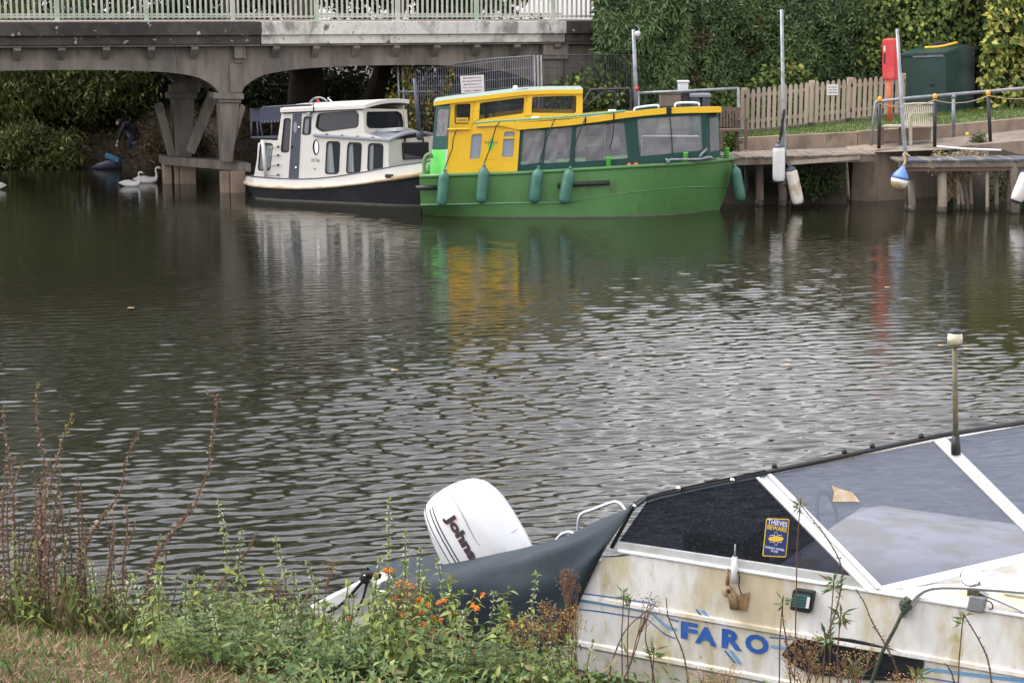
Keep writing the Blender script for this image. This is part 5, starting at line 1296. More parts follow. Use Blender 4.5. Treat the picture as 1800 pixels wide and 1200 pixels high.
# ---- path railing, black posts with orange caps, rope
rr = thing('path_railing', aty(1676, 241, 43.9), 'galvanised tube railing climbing the path at right', 'railing')
R1 = [aty(*p, 43.7) for p in [(1531, 256), (1539, 181), (1541, 179), (1600, 172.5), (1700, 164), (1800, 155.5), (1860, 150)]]
MB().tube(R1, .04, 10).build('rail', 'galv', rr, True)
MB().tube([aty(1676, 166, 43.7), aty(1676, 241, 43.7)], .042, 10).build('post', 'galv', rr, True)
MB().lathe(aty(1676, 169, 43.7), (0, 0, 1), [(-.05, .055), (.03, .055)], 10).build('clamp', 'galv', rr, True)
MB().tube([aty(1842, 152, 43.7), aty(1842, 230, 43.7)], .042, 10).build('post', 'galv', rr, True)
for x, y0, x1, y1, lab in ((1546.5, 172, 1545, 261, 'black post with orange cap at the path railing corner'), (1643.5, 167, 1643, 257, 'black post with orange cap behind the slatted bench'), (1737, 161, 1741, 248, 'black post with orange cap nearest the right edge')):
    y = 43.35; t = thing('rope_post', aty(x1, y1, y), lab, 'post', 'black rope posts along the path')
    MB().tube([aty(x1, y1 + 1, y), aty(x, y0 + 3, y)], .042, 10).build('post', 'black_post', t, True)
    MB().lathe(aty(x, y0 + 3, y), (0, 0, 1), [(-.05, .05), (.0, .055), (.05, .05), (.07, .02)], 10).build('cap', 'orange_cap', t, True)
rp_ = []
for a, c in (((1546, 182), (1643, 176)), ((1643, 176), (1738, 168)), ((1738, 168), (1845, 162))):
    for k in range(9):
        t_ = k / 8; rp_.append(aty(a[0] + (c[0] - a[0]) * t_, a[1] + (c[1] - a[1]) * t_ + 9 * (1 - (2 * t_ - 1) ** 2), 43.3))
tag(MB().tube(rp_, .012, 6).build('barrier_rope', 'rope_pale', None, True), 'slack tan rope strung between the black posts', 'rope')
# ---- benches
bn1 = thing('slatted_bench', aty(1612, 254, 44.1), 'weathered curved back wooden slatted bench on the path', 'bench')
BYb = 44.15
for k in range(17):
    x = 1588 + k * 3.25; dx = -3.5 * (1 - k / 16)
    P = [aty(x + 1.0, 186, BYb + .25), aty(x + .5 + dx * .3, 200, BYb + .16), aty(x + dx * .7, 212, BYb + .08), aty(x + dx, 221, BYb - .02)]
    MB().tube(spline(P, 3), .017, 5, flat=.6).build('slat', 'bench_wood', bn1)
MB().tube(spline([aty(1585, 184.5, BYb + .27), aty(1612, 182.5, BYb + .27), aty(1644, 182.5, BYb + .27)], 4), .03, 8).build('top_rail', 'bench_wood', bn1, True)
MB().hexa([aty(1550, 221, BYb - .15), aty(1642, 221, BYb - .15), aty(1642, 224, BYb - .15), aty(1550, 224, BYb - .15)], [aty(1556, 219, BYb + .35), aty(1642, 219, BYb + .35), aty(1642, 222, BYb + .35), aty(1556, 222, BYb + .35)]).build('seat', 'bench_wood', bn1)
for x, y0, yy in ((1600.5, 202, BYb - .15), (1638, 219, BYb), (1583, 223, BYb + .1), (1551, 222, BYb - .1)):
    m_ = 'bench_wood' if x > 1590 else 'timber_brown'
    MB().bar(aty(x, 255.5, yy), aty(x, y0, yy), .075, .07, Vector((0, 1, 0))).build('leg', m_, bn1, bevel=.008)
MB().bar(aty(1600, 200.5, BYb - .15), aty(1640, 198, BYb + .15), .07, .035).build('armrest', 'bench_wood', bn1)
MB().bar(aty(1552, 250, BYb), aty(1583, 250, BYb), .04, .05).build('stretcher', 'timber_brown', bn1)
bn2 = thing('garden_bench', aty(1290, 262, 43.6), 'dark brown slatted wooden garden bench behind the boat bow', 'bench')
GY = 43.7
for k in range(7):
    x = 1268 + k * 5.2; MB().bar(aty(x, 224, GY + .2), aty(x, 194, GY + .25), .045, .02, Vector((0, 1, 0))).build('slat', 'timber_brown', bn2)
MB().bar(aty(1264, 193, GY + .26), aty(1302, 192, GY + .26), .05, .09).build('back_rail', 'timber_brown', bn2)
MB().hexa([aty(1262, 228, GY - .2), aty(1313, 227, GY - .2), aty(1313, 231, GY - .2), aty(1262, 232, GY - .2)], [aty(1264, 226, GY + .3), aty(1313, 225, GY + .3), aty(1313, 229, GY + .3), aty(1264, 230, GY + .3)]).build('seat', 'timber_brown', bn2)
for x, y0, yy in ((1311, 210, GY - .2), (1295, 196, GY + .2), (1267, 230, GY - .2)):
    MB().bar(aty(x, 263, yy), aty(x, y0, yy), .08, .07, Vector((0, 1, 0))).build('leg', 'timber_brown', bn2, bevel=.008)
MB().bar(aty(1297, 209.5, GY + .2), aty(1313, 209, GY - .25), .08, .04).build('armrest', 'timber_brown', bn2)
scrub('bench_shrub', 'small green shrub growing under the brown garden bench', (5.05, 5.45), (43.9, 44.2), (1.2, 1.4), .17, 500, IVY, (.10, .06), 415, 'plant')
scrub('path_weed', 'grey green weed tuft with yellow flower on the path', (11.05, 11.3), (43.6, 43.8), (1.36, 1.46), .14, 260, [(.13, .14, .07), (.08, .10, .04), (.10, .12, .05)], (.13, .03), 416, 'plant')
MB_ = MB().lathe(aty(1700, 236, 43.6), (0, -1, .3), [(0, .04), (.02, .05), (.03, .01)], 8)
tag(MB_.build('yellow_flower', 'sticker_yellow', None, True), 'single yellow flower in the weed tuft on path', 'flower')
# low white rail above the right dock
tag(MB().tube([aty(1647, 257.5, 42.2), aty(1700, 262, 41.6), aty(1760, 264, 41.0)], .022, 8).build('dock_rail', 'white_paint', None, True), 'thin white bar lying along the right dock edge', 'rail')

# ================================================================== SWANS
def swan(label, px, py, L, head=1, seed=0, neck_h=.42, y_turn=0.):
    b = atz(px, py, 0); t = thing('swan', b, label, 'swan', 'swans by the bridge pier')
    R = Matrix.Rotation(y_turn, 3, 'Z'); f = R @ Vector((head, 0, 0)); s_ = Vector((-f.y, f.x, 0)); up = Vector((0, 0, 1))
    k = L / .9
    prof = [(-.50, .17, .012, .012), (-.42, .14, .05, .035), (-.30, .12, .11, .09), (-.12, .11, .165, .14), (.08, .10, .175, .145), (.22, .10, .15, .13), (.33, .13, .10, .105), (.38, .19, .06, .065)]
    nk = [(.40, .25, .045, .045), (.39, .25 + neck_h * .35, .036, .036), (.37, .25 + neck_h * .7, .033, .033), (.39, .25 + neck_h * .92, .035, .036), (.44, .25 + neck_h, .045, .045), (.50, .25 + neck_h * .96, .046, .044), (.56, .25 + neck_h * .88, .028, .026)]
    rings = []; full = prof + nk
    C = [b + f * (x * k) + up * (z * k) for x, z, _, _ in full]
    for i, (x, z, ry, rz) in enumerate(full):
        d = (C[min(i + 1, len(C) - 1)] - C[max(i - 1, 0)]).normalized(); nn = s_.cross(d).normalized()
        rings.append([C[i] + s_ * (math.cos(a) * ry * k) + nn * (math.sin(a) * rz * k) for a in [j * math.pi / 6 for j in range(12)]])
    MB().loft(rings).build('body', 'swan', t, True)
    for sd_ in (-1, 1):
        W = [(-.40, .19, .02), (-.25, .2, .06), (-.05, .2, .075), (.12, .17, .06), (.22, .13, .02)]
        MB().tube([b + f * (x * k) + up * (z * k) + s_ * (sd_ * .10 * k) for x, z, r in W], [r * k for *_, r in W], 8).build('wing', 'swan', t, True)
    h = C[-1]; dd = (C[-1] - C[-2]).normalized()
    MB().tube([h - dd * .01, h + dd * .05 * k, h + dd * .10 * k - up * .01], [.026 * k, .018 * k, .008 * k], 8, flat=.7).build('beak', 'beak', t, True)
    return t
swan('white swan nearest the camera with its neck turned away', 229, 327.5, .54, 1, 0, .36)
swan('white swan with orange beak in front of the bridge pier', 257, 321.5, .62, 1, 1, .34, .1)
swan('white swan cut off by the left edge of the picture', -12, 333, .62, -1, 2, .3)

# ================================================================== PERSON ON THE FAR BANK, AND GEAR
def skin_body(name, verts, edges, radii, m, parent=None, sub=2):
    me = bpy.data.meshes.new(name); o0 = origin(parent) if parent else Vector(verts[0]); o0 = Vector(o0)
    me.from_pydata([tuple(Vector(v) - o0) for v in verts], edges, []); o = bpy.data.objects.new(name, me); COL.objects.link(o)
    if parent: o.parent = parent
    else: o.location = o0
    md = o.modifiers.new('skin', 'SKIN'); md.use_smooth_shade = True
    for i, r in enumerate(radii): me.skin_vertices[0].data[i].radius = (r, r) if not isinstance(r, tuple) else r
    me.skin_vertices[0].data[0].use_root = True
    sm = o.modifiers.new('sub', 'SUBSURF'); sm.levels = sm.render_levels = sub
    me.materials.append(MATS[m]); return o
pb = aty(229, 281, 52.9); sc = 1.0
P = lambda x, y, z: pb + Vector((x, y, z))
ps = thing('person', pb, 'person in dark jacket and jeans bending down on the far bank', 'person')
V = [P(.18, 0, .72), P(.14, -.02, .86), P(.02, -.06, .98), P(-.08, -.08, 1.04), P(-.16, -.10, 1.05), P(-.22, -.12, 1.05),
     P(-.10, -.26, .98), P(-.20, -.32, .76), P(-.26, -.36, .58), P(-.04, .12, .98), P(-.12, .16, .76), P(-.2, .12, .6),
     P(.14, -.12, .66), P(.02, -.16, .38), P(.12, -.16, .05), P(.0, -.18, .02), P(.22, .12, .66), P(.12, .14, .38), P(.22, .14, .05), P(.1, .13, .02)]
E = [(0, 1), (1, 2), (2, 3), (3, 4), (4, 5), (3, 6), (6, 7), (7, 8), (3, 9), (9, 10), (10, 11), (0, 12), (12, 13), (13, 14), (14, 15), (0, 16), (16, 17), (17, 18), (18, 19)]
Rr = [.14, .15, .16, .12, .06, .06, .07, .055, .04, .07, .055, .04, .10, .07, .05, .045, .10, .07, .05, .045]
skin_body('body', V, E, Rr, 'jacket', ps)
MB().lathe(P(-.22, -.12, .98), (-.35, -.3, 1), [(0, .05), (.03, .075), (.09, .09), (.15, .085), (.18, .05)], 12).build('head', 'skin', ps, True)
MB().lathe(P(-.205, -.095, .975), (-.35, -.3, 1), [(0, .07), (.04, .10), (.1, .115), (.17, .105), (.215, .05)], 12).build('hair', 'jacket', ps, True)
hd = MB(); hd.tube([P(-.25, -.36, .60), P(-.27, -.38, .53), P(-.28, -.39, .48)], [.032, .045, .035], 8, flat=.6)
for k in range(5):
    a = -.5 + k * .25; hd.tube([P(-.28 + .03 * a, -.39, .49), P(-.29 + .05 * a, -.42, .44), P(-.28 + .05 * a, -.43, .39 + .015 * abs(k - 2))], [.011, .01, .008], 6)
hd.build('hand', 'skin', ps, True)
for sdy, x in ((-.14, .08), (.13, .18)):
    MB().tube([P(x + .07, sdy, .70), P(x - .05, sdy - .02, .40), P(x + .04, sdy, .08)], [.115, .085, .06], 10).build('trouser_leg', 'jeans', ps, True)
g1 = aty(197, 279, 52.0)
MB1 = MB(); MB1.hexa([g1 + Vector(v) for v in ((-.18, -.1, .02), (.22, -.1, -.14), (.22, .12, -.14), (-.18, .12, .02))], [g1 + Vector(v) for v in ((-.18, -.1, .17), (.22, -.1, .0), (.22, .12, .0), (-.18, .12, .17))])
tag(MB1.build('blue_bag', 'bag_blue', None, bevel=.03), 'bright blue bag on the bank in front of the bending person', 'bag')
g2 = aty(190, 298, 51.9); V = []
mbn = MB(); mbn.loft([[g2 + Vector((x, r_ * math.cos(a) * .6, .02 + max(0, math.sin(a)) * r_)) for a in [j * math.pi / 5 for j in range(10)]] for x, r_ in ((-.5, .03), (-.3, .16), (0, .26), (.22, .22), (.4, .03))])
tag(mbn.build('dark_tarp', 'tarp_navy', None, True), 'dark navy tarpaulin bundle at the water edge below the bag', 'tarpaulin')
g3 = aty(245, 240, 53.0)
um = MB(); um.lathe(g3 - Vector((.15, 0, .12)), (.75, -.1, .5), [(0, .36), (.05, .34), (.12, .25), (.17, .1), (.19, .01)], 10)
tag(um.build('grey_umbrella', 'tarp_grey', None, True), 'grey lavender fishing umbrella behind the bending person', 'umbrella')

# ---- short grass blades on the lawn
def lawn_grass():
    n = 26000; X = rng.uniform(4.4, 16, n); Y = rng.uniform(44.8, 48.3, n); k = fnoise(np.stack([X, Y, X * 0], 1), 77, 1.4) + .25 > rng.uniform(-1, 1, n)
    X, Y = X[k], Y[k]; n = len(X); P = np.stack([X, Y, lawn_z(X, Y, 0) - .01], 1)
    L = Leaves(); L.leaves(P, unit(rng.normal(size=(n, 3)) * [.5, .5, .1] + [0, 0, 1]), rdir(n), rng.uniform(.04, .10, n), .018, palette(n, [(.09, .16, .03), (.13, .19, .04), (.17, .17, .06), (.07, .12, .03)], .3))
    o = L.build('lawn_grass', 'leaf'); tag(o, 'short green grass blades on the lawn below picket fence', 'grass', kind='stuff')
lawn_grass()
# ================================================================== NEAR CRUISER
n0, n1 = atz(1075, 965, 1.0), atz(1540, 1040, 1.0)
N = Frame(n0, (n1.x - n0.x, n1.y - n0.y))
NB = -.95
def ns(x, y, off=0.): return (N.px(x, y, off) - N.p0).dot(N.u)
up = Vector((0, 0, 1))
nb = thing('cabin_cruiser', N.sz(1.0, 0, NB), 'weathered white cabin cruiser moored at the near bank', 'boat')
def goff(s): return -.95 * max(0, (s - 2.75) / 1.75) ** 2.0 if s < 4.5 else -.95
def zg(s): return float(np.interp(s, [-2.2, -1.6, -.7, -.2, .02, 3, 4.5], [.40, .44, .52, .80, 1.0, 1.0, 1.08]))
ST = ns(655, 1040)
rings = []
for s in list(np.linspace(ST, 2.7, 16)) + [3.0, 3.3, 3.6, 3.9, 4.15, 4.35, 4.48]:
    o = goff(s); z1 = zg(s); fl = (1 + o / .96)
    sec = [(o, z1), (o, z1 - .02)] + [(o + d, z) for z, d in ((.66, 0), (.655, .018), (.63, .02), (.615, 0), (.335, 0), (.325, .016), (.30, .018), (.28, 0), (.12, -.02))] + [(o + (NB - o) * .22, -.06), (o + (NB - o) * .62, -.28)]
    if z1 < .68: sec = [(d, min(z, z1 - .001 * i)) for i, (d, z) in enumerate(sec)]
    half = [N.sz(s, z, d) for d, z in sec]
    zp = float(np.interp(s, [.1, .8, 1.5], [.25, .45, 1.0]))
    port = [mirror(p, N, NB) for p in reversed(half)]; port = [Vector((p.x, p.y, min(p.z, zp + .0005 * i))) for i, p in enumerate(port)]
    rings.append(half + [N.sz(s, -.36, NB)] + port)
MB().loft(rings, close=False).build('hull', 'gel_white', nb, 'auto')
# foredeck, cabin top round the windscreen, gunwale lip
dkr = []
for s in list(np.linspace(1.2, 2.7, 6)) + [3.0, 3.3, 3.6, 3.9, 4.15, 4.35, 4.48]:
    o = goff(s); row = []
    for k in range(9):
        t = k / 8; d = o + (2 * NB - 2 * o) * t; row.append(N.sz(s, zg(s) + .004 + .10 * (1 - (2 * t - 1) ** 2) * (1 + o / .96), d))
    dkr.append(row)
MB().loft(dkr, cap=False, close=False).build('foredeck', 'gel_white', nb, True, fix=False)
lip = [N.sz(s, zg(s) + .0, goff(s) + .004) for s in list(np.linspace(.05, 2.7, 8)) + [3.0, 3.4, 3.8, 4.2]]
MB().tube(lip, .013, 8).build('gunwale_lip', 'gel_clean', nb, True)
# cockpit sole, helm dash and bunks seen through the screens
MB().hexa([N.sz(-1.5, .2, -.1), N.sz(1.9, .2, -.1), N.sz(1.9, .2, 2 * NB + .1), N.sz(-1.5, .2, 2 * NB + .1)], [N.sz(-1.5, .24, -.1), N.sz(1.9, .24, -.1), N.sz(1.9, .24, 2 * NB + .1), N.sz(-1.5, .24, 2 * NB + .1)]).build('cockpit_sole', 'interior_dark', nb)
MB().hexa([N.sz(1.0, .86, -.06), N.sz(1.95, .86, -.06), N.sz(1.95, .86, 2 * NB + .06), N.sz(1.0, .86, 2 * NB + .06)], [N.sz(1.08, 1.0, -.06), N.sz(1.95, 1.03, -.06), N.sz(1.95, 1.03, 2 * NB + .06), N.sz(1.08, 1.0, 2 * NB + .06)]).build('helm_dash', 'interior_pale', nb, bevel=.02)
MB().box(N.sz(.25, .24, -1.35), .5, .5, .62, N.u).build('helm_seat', 'interior_dark', nb, bevel=.05)
MB().tube([N.sz(.98, 1.02, -1.4) + (N.n * math.cos(a) * .17 + up * math.sin(a) * .17 + N.u * math.sin(a) * -.05) for a in [k * math.pi / 8 for k in range(17)]], .014, 6).build('steering_wheel', 'black_rubber', nb, True)
# windscreen
T_, Bc = N.px(1343, 834, -.02), N.px(1540, 1036, -.02)
MO = -.60
Mt, Mb = N.px(1650, 771, MO), N.px(1846, 966, MO)
Qt, Qb = N.px(1836, 741, 2 * NB - MO), N.px(1990, 925, 2 * NB - MO)
Tm, Bm = mirror(T_, N, NB), mirror(Bc, N, NB)
o = MB().plate(N.pts([(1082, 960), (1136, 883), (1160, 874), (1338, 838), (1520, 1030)], -.012), [], N.n * -.006).build('side_screen', 'screen_side', nb)
def pane(name, a, b_, c, d, m, inset=.0):
    rows = []
    for i in range(5):
        t = i / 4; rows.append([a.lerp(b_, t), d.lerp(c, t)])
    return MB().loft(rows, cap=False, close=False).build(name, m, nb, True, fix=False)
pane('front_screen', T_, Mt, Mb, Bc, 'screen_front'); pane('front_screen', Mt, Qt, Qb, Mb, 'screen_front')
MB().plate(N.pts([(1072, 963.5), (1086, 951), (1496, 1013), (1540, 1036), (1536, 1039.5)], .002), [], N.n * -.02).build('screen_sill', 'alu', nb, bevel=.003)
fn = (Mt - T_).cross(Bc - T_).normalized()
if fn.dot(EYE - T_) < 0: fn = -fn
def strip(name, a, b_, wv, m, th=.02, bev=.004, parent=nb):
    a, b_, wv = Vector(a), Vector(b_), Vector(wv)
    q = [a - wv / 2, b_ - wv / 2, b_ + wv / 2, a + wv / 2]
    return MB().hexa([p - fn * th / 2 for p in q], [p + fn * th / 2 for p in q]).build(name, m, parent, bevel=bev)
acr = (Mt - T_).normalized()
strip('corner_post', T_ + acr * .0 - up * .01, Bc + acr * .0 + N.u * -.01, acr * .105, 'gel_clean', .035)
strip('corner_post_ridge', T_ + acr * .025, Bc + acr * .015, acr * .03, 'white_paint', .055)
strip('centre_post', Mt, Mb, acr * .085, 'gel_clean', .03)
strip('base_frame', Bc - up * .012 + acr * .02, Mb - up * .012, (T_ - Bc).normalized() * .06, 'gel_clean', .03)
strip('base_frame', Mb - up * .012, Qb - up * .012, (T_ - Bc).normalized() * .06, 'gel_clean', .03)
MB().tube([T_, Mt, Qt], .012, 8).build('top_rail', 'chrome', nb, True)
hm = N.pts([(1108, 893), (1130, 876), (1160, 869), (1240, 852), (1345, 830)], -.01)
MB().tube(hm + [Mt + up * .02, Qt + up * .02], .017, 8).build('hood_hem', 'black_rubber', nb, True)
MB().tube(N.pts([(1075, 962), (1112, 893), (1136, 876)], .004), .013, 8).build('hood_hem', 'black_rubber', nb, True)
wd = MB().loft([[p + up * .012, p - N.n * .02 - up * .0, p - up * .03] for p in N.pts([(1135, 876), (1160, 868), (1240, 850), (1300, 838), (1345, 829)], .012)], cap=False, close=False); wd.build('hood_strip', 'cover_canvas', nb, True, fix=False)
for x, y in ((1193, 858), (1288, 843.5)):
    MB().lathe(N.px(x, y, .016), N.n, [(0, .017), (.008, .017), (.012, .009), (.013, .003)], 14).build('press_stud', 'chrome', nb, True)
MB().lathe(N.px(1116, 889, .016), N.n, [(0, .014), (.01, .014), (.014, .004)], 12).build('press_stud', 'chrome', nb, True)
for t in (.06, .46, .62, .9):
    p = T_.lerp(Mt, t) + up * .035; MB().lathe(p, up + N.n * .5, [(0, .018), (.02, .016), (.03, .006)], 10).build('hood_button', 'black_rubber', nb, True)
for t, d in ((.35, .0), (.62, .0), (.42, .01), (.78, .0)):
    MB().lathe(Mt.lerp(Mb, t) + fn * .016 + acr * d, fn, [(0, .008), (.004, .007), (.005, .002)], 8).build('rivet', 'chrome', nb, True)
# flag of card stuck to the screen
c0 = T_.lerp(Mt, .26).lerp(Bc.lerp(Mb, .26), .27) + fn * .008
ex, ey = acr, (T_ - Bc).normalized()
MB().plate([c0 + ex * a + ey * b_ for a, b_ in ((-.07, -.035), (.075, -.075), (.085, .0), (.03, .055), (.012, .085), (-.012, .03))], [], fn * .002).build('torn_card', 'fender_dirty', nb)
# masthead lamp on the centre post
lm = N.px(1680, 798, MO)
la = thing('lamp', lm, 'all-round lamp on an olive pole above the near cruiser windscreen', 'lamp')
MB().tube([lm, N.px(1680, 765, MO)], [.032, .024], 10).build('socket', 'black_rubber', la, True)
MB().tube([N.px(1680, 770, MO), N.px(1678, 605, MO)], [.0175, .016], 10).build('pole', 'pole_olive', la, True)
lz = N.px(1678, 608, MO)
MB().lathe(lz, up, [(-.01, .02), (.008, .04), (.02, .046)], 16).build('lamp_base', 'pole_olive', la, True)
MB().lathe(lz + up * .0205, up, [(0, .046), (.03, .048), (.06, .042)], 16).build('lens', 'lamp_lens', la, True)
MB().lathe(lz + up * .081, up, [(0, .042), (.012, .042), (.02, .034)], 16).build('lamp_cap', 'black_rubber', la, True)
# hull stripes
def stripe(name, pts, w, m, off=.0035):
    P = N.pts(pts, off); mb = MB(); n_ = len(P)
    rows = [[p + up * w / 2, p - up * w / 2] for p in P]
    mb.loft(rows, cap=False, close=False); return mb.build(name, m, nb, fix=False)
def sm(L): return [(v.x, v.y) for v in spline([(a, b_, 0) for a, b_ in L], 6)]
stripe('stripe', sm([(1020, 1042), (1060, 1047), (1120, 1056), (1140, 1059), (1155, 1066), (1170, 1080), (1180, 1088), (1193, 1091)]), .009, 'stripe_blue')
stripe('stripe', sm([(1020, 1055), (1060, 1061), (1120, 1071), (1143, 1076), (1156, 1087), (1168, 1098), (1180, 1104), (1190, 1106)]), .021, 'stripe_light')
stripe('stripe', sm([(1018, 1070), (1060, 1075), (1110, 1083), (1135, 1087), (1150, 1098), (1165, 1111), (1178, 1118), (1188, 1121)]), .009, 'stripe_blue')
stripe('stripe', sm([(1353, 1119), (1400, 1124), (1440, 1130)]), .009, 'stripe_blue'); stripe('stripe', sm([(1355, 1135), (1400, 1141), (1440, 1146)]), .02, 'stripe_light')
stripe('stripe', sm([(1628, 1159), (1700, 1170), (1800, 1185), (1860, 1194)]), .009, 'stripe_blue'); stripe('stripe', sm([(1628, 1175), (1700, 1184), (1800, 1196), (1860, 1203)]), .022, 'stripe_light')
stripe('stripe', sm([(1628, 1190), (1700, 1202), (1800, 1216)]), .009, 'stripe_blue')
for ch, x0, x1, yt, yb in (('F', 1197, 1226, 1092.5, 1123.5), ('A', 1222, 1260, 1101, 1133), ('R', 1269, 1305, 1106, 1141), ('O', 1310, 1351, 1114, 1148.5)):
    a, b_ = N.px(x0, (yt + yb) / 2, .004), N.px(x1, (yt + yb) / 2, .004)
    h = N.px((x0 + x1) / 2, yt, .004).z - N.px((x0 + x1) / 2, yb, .004).z
    glyphs('letter', ch, N.px((x0 + x1) / 2, (yt + yb) / 2, .004), N.u, up, h * .98, 'letter_blue', nb, (b_ - a).length, .045)
for a, b_, w, m_ in (((1222, 1070), (1240, 1094), 5, 'stripe_blue'), ((1231, 1071), (1250, 1096), 9, 'stripe_light'), ((1272, 1142), (1290, 1164), 5, 'stripe_blue'), ((1281, 1142), (1298, 1166), 9, 'stripe_light')):
    q = N.pts([(a[0], a[1]), (a[0] + w * .7, a[1]), (b_[0] + w * .7, b_[1]), (b_[0], b_[1])], .004)
    MB().plate(q, [], N.n * .001).build('accent_stroke', m_, nb)
# anti-theft sticker inside the side screen
stk = MB().plate(rounded(N.pts([(1347, 910), (1388, 911.5), (1382, 979), (1340, 977)], -.008), .08), [], N.n * .001).build('sticker', 'sticker_yellow', nb)
MB().plate(rounded(N.pts([(1348.5, 911.7), (1386.6, 913.2), (1380.8, 977.2), (1341.8, 975.2)], -.0068), .08), [], N.n * .0008).build('sticker_field', 'sticker_navy', stk)
def st_(s_, x, y, h, w, m_):
    a, b_ = N.px(x - w / 2, y, -.0055), N.px(x + w / 2, y, -.0055); hh = N.px(x, y - h / 2, -.0055).z - N.px(x, y + h / 2, -.0055).z
    glyphs('lettering', s_, N.px(x, y, -.0055), (N.u * 1 + up * -.03), up + N.u * .06, hh, m_, stk, (b_ - a).length, .02, .0006)
st_('THIEVES', 1367, 918.5, 9, 34, 'sticker_white'); st_('BEWARE', 1366, 928, 8.5, 34, 'sticker_yellow')
st_('FORENSIC SYSTEMS', 1362, 963.5, 4, 33, 'sticker_white'); st_('IN USE', 1361.5, 968.3, 3.6, 12, 'sticker_white')
MB().plate(N.pts([(1364 + 13.5 * math.cos(a), 946.5 + 4.6 * math.sin(a)) for a in [k * math.pi / 12 for k in range(24)]], -.005), [], N.n * .0008).build('oval_badge', 'sticker_yellow', stk)
st_('FORENSIC', 1364, 946.5, 3.2, 20, 'sticker_navy')
for r_ in (.5, 1.57, 2.64):
    MB().tube([N.px(1364 + 12 * math.cos(a) * math.cos(r_) - 4 * math.sin(a) * math.sin(r_), 946.5 + 12 * math.cos(a) * math.sin(r_) + 4 * math.sin(a) * math.cos(r_), -.006) for a in [k * math.pi / 10 for k in range(21)]], .0011, 4, cap=False).build('atom_ring', 'sticker_white', stk)
# aerial and folding rod bracket
ab = N.px(1292, 1035, .02)
MB().plate(N.pts([(1281, 1052), (1316, 1040), (1317, 1044), (1312, 1073), (1283, 1070)], .012), [], N.n * -.012).build('aerial_plate', 'rust', nb, bevel=.003)
MB().tube([N.px(1291, 1068, .03), N.px(1286, 1045, .03), N.px(1278, 1030, .03)], [.03, .028, .02], 10).build('aerial_hinge', 'rust', nb, True)
MB().lathe(N.px(1280.5, 1038, .02), N.n, [(0, .034), (.03, .034), (.035, .025)], 14).build('aerial_knob', 'rust', nb, True)
MB().lathe(N.px(1280.5, 1038, .056), N.n, [(0, .012), (.008, .010)], 10).build('knob_bolt', 'black_rubber', nb, True)
MB().tube(N.pts([(1279, 1028), (1279, 998)], .03), [.014, .008], 8).build('aerial_lever', 'rust', nb, True)
MB().tube(N.pts([(1291, 1024), (1291.5, 1000), (1291.5, 978)], .035), [.021, .021, .018], 12).build('aerial_base', 'gel_clean', nb, True)
MB().tube(N.pts([(1291.5, 979), (1292, 968), (1292.5, 956)], .035), [.011, .006, .005], 8).build('aerial_whip', 'galv', nb, True)
MB().tube(spline(N.pts([(1296, 1005), (1300, 1012), (1299, 1030), (1304, 1045)], .04), 5), .004, 6).build('aerial_lead', 'black_rubber', nb, True)
# side lamp
o = MB().plate(rounded(N.pts([(1394, 1035.5), (1430, 1041), (1424, 1078), (1388, 1071)], .05), .12), [], N.n * -.05).build('side_lamp', 'black_rubber', nb, bevel=.008)
MB().plate(rounded(N.pts([(1396, 1042), (1424, 1046), (1419, 1070), (1392, 1065)], .058), .12), [], N.n * -.01).build('lens', 'lens_green', o)
for k in range(5):
    MB().bar(N.px(1395 - k * .9, 1046 + k * 4.6, .06), N.px(1423 - k * .9, 1050 + k * 4.6, .06), .006, .005).build('lens_rib', 'lens_green', o)
MB().plate(N.pts([(1419, 1049), (1424, 1050), (1421, 1069), (1416, 1068)], .066), [], N.n * -.006).build('lamp_tab', 'gel_clean', o)
# portlight
pl_ = [(1378, 1149), (1400, 1126), (1430, 1121), (1480, 1122), (1540, 1134), (1600, 1149), (1620, 1158), (1618, 1176), (1600, 1193), (1560, 1192), (1480, 1186), (1420, 1178)]
pp = [N.px(v.x, v.y, .0) for v in spline([(a, b_, 0) for a, b_ in pl_ + [pl_[0]]], 3)[:-1]]
o = MB().plate([p + N.n * .016 for p in grow(pp, .012)], [[p + N.n * .016 for p in grow(pp, -.022)]], N.n * -.014).build('portlight', 'port_black', nb, bevel=.003)
MB().plate([p + N.n * .006 for p in grow(pp, -.02)], [], N.n * -.004).build('pane', 'dark_glass', o)
MB().plate([p + N.n * .011 for p in N.pts([(1545, 1160), (1590, 1166), (1608, 1172), (1596, 1180), (1555, 1176)], 0)], [], N.n * -.003).build('inner_panel', 'port_black', o)
# bow rail and chrome horn lamp
RL = -.10
rl_ = spline(N.pts([(1590, 1072), (1604, 1056), (1618, 1041), (1640, 1032), (1680, 1030.5), (1740, 1034), (1800, 1039), (1880, 1046)], RL + .12), 5)
MB().tube(rl_, .019, 10).build('bow_rail', 'stainless', nb, True)
MB().tube(N.pts([(1718, 1038), (1760, 1056), (1830, 1088)], RL + .08), .014, 8).build('rail_brace', 'stainless', nb, True)
MB().tube(N.pts([(1764, 1040), (1810, 1048)], RL - .1), .011, 8).build('rail_brace', 'stainless', nb, True)
MB().tube(N.pts([(1590, 1072), (1586, 1082)], RL + .12), [.016, .022], 8).build('rail_foot', 'galv', nb, True)
hl_ = MB(); hl_.lathe(N.px(1706, 1012, .0), (-.2, -.6, .15), [(-.06, .02), (-.03, .045), (0, .058), (.035, .06), (.05, .05)], 18); hl_.box(N.px(1712, 1046, .0), .07, .05, .08, N.u); hl_.lathe(N.px(1722, 1016, -.02), (.4, -.5, .1), [(-.03, .04), (0, .05), (.03, .04)], 14)
hl_.build('horn_lamp', 'chrome', nb, 'auto')
MB().box(N.px(1715, 1074, .01), .10, .06, .10, N.u, None, Vector((.15, 0, 1))).build('lamp_bracket', 'galv', nb, bevel=.01)
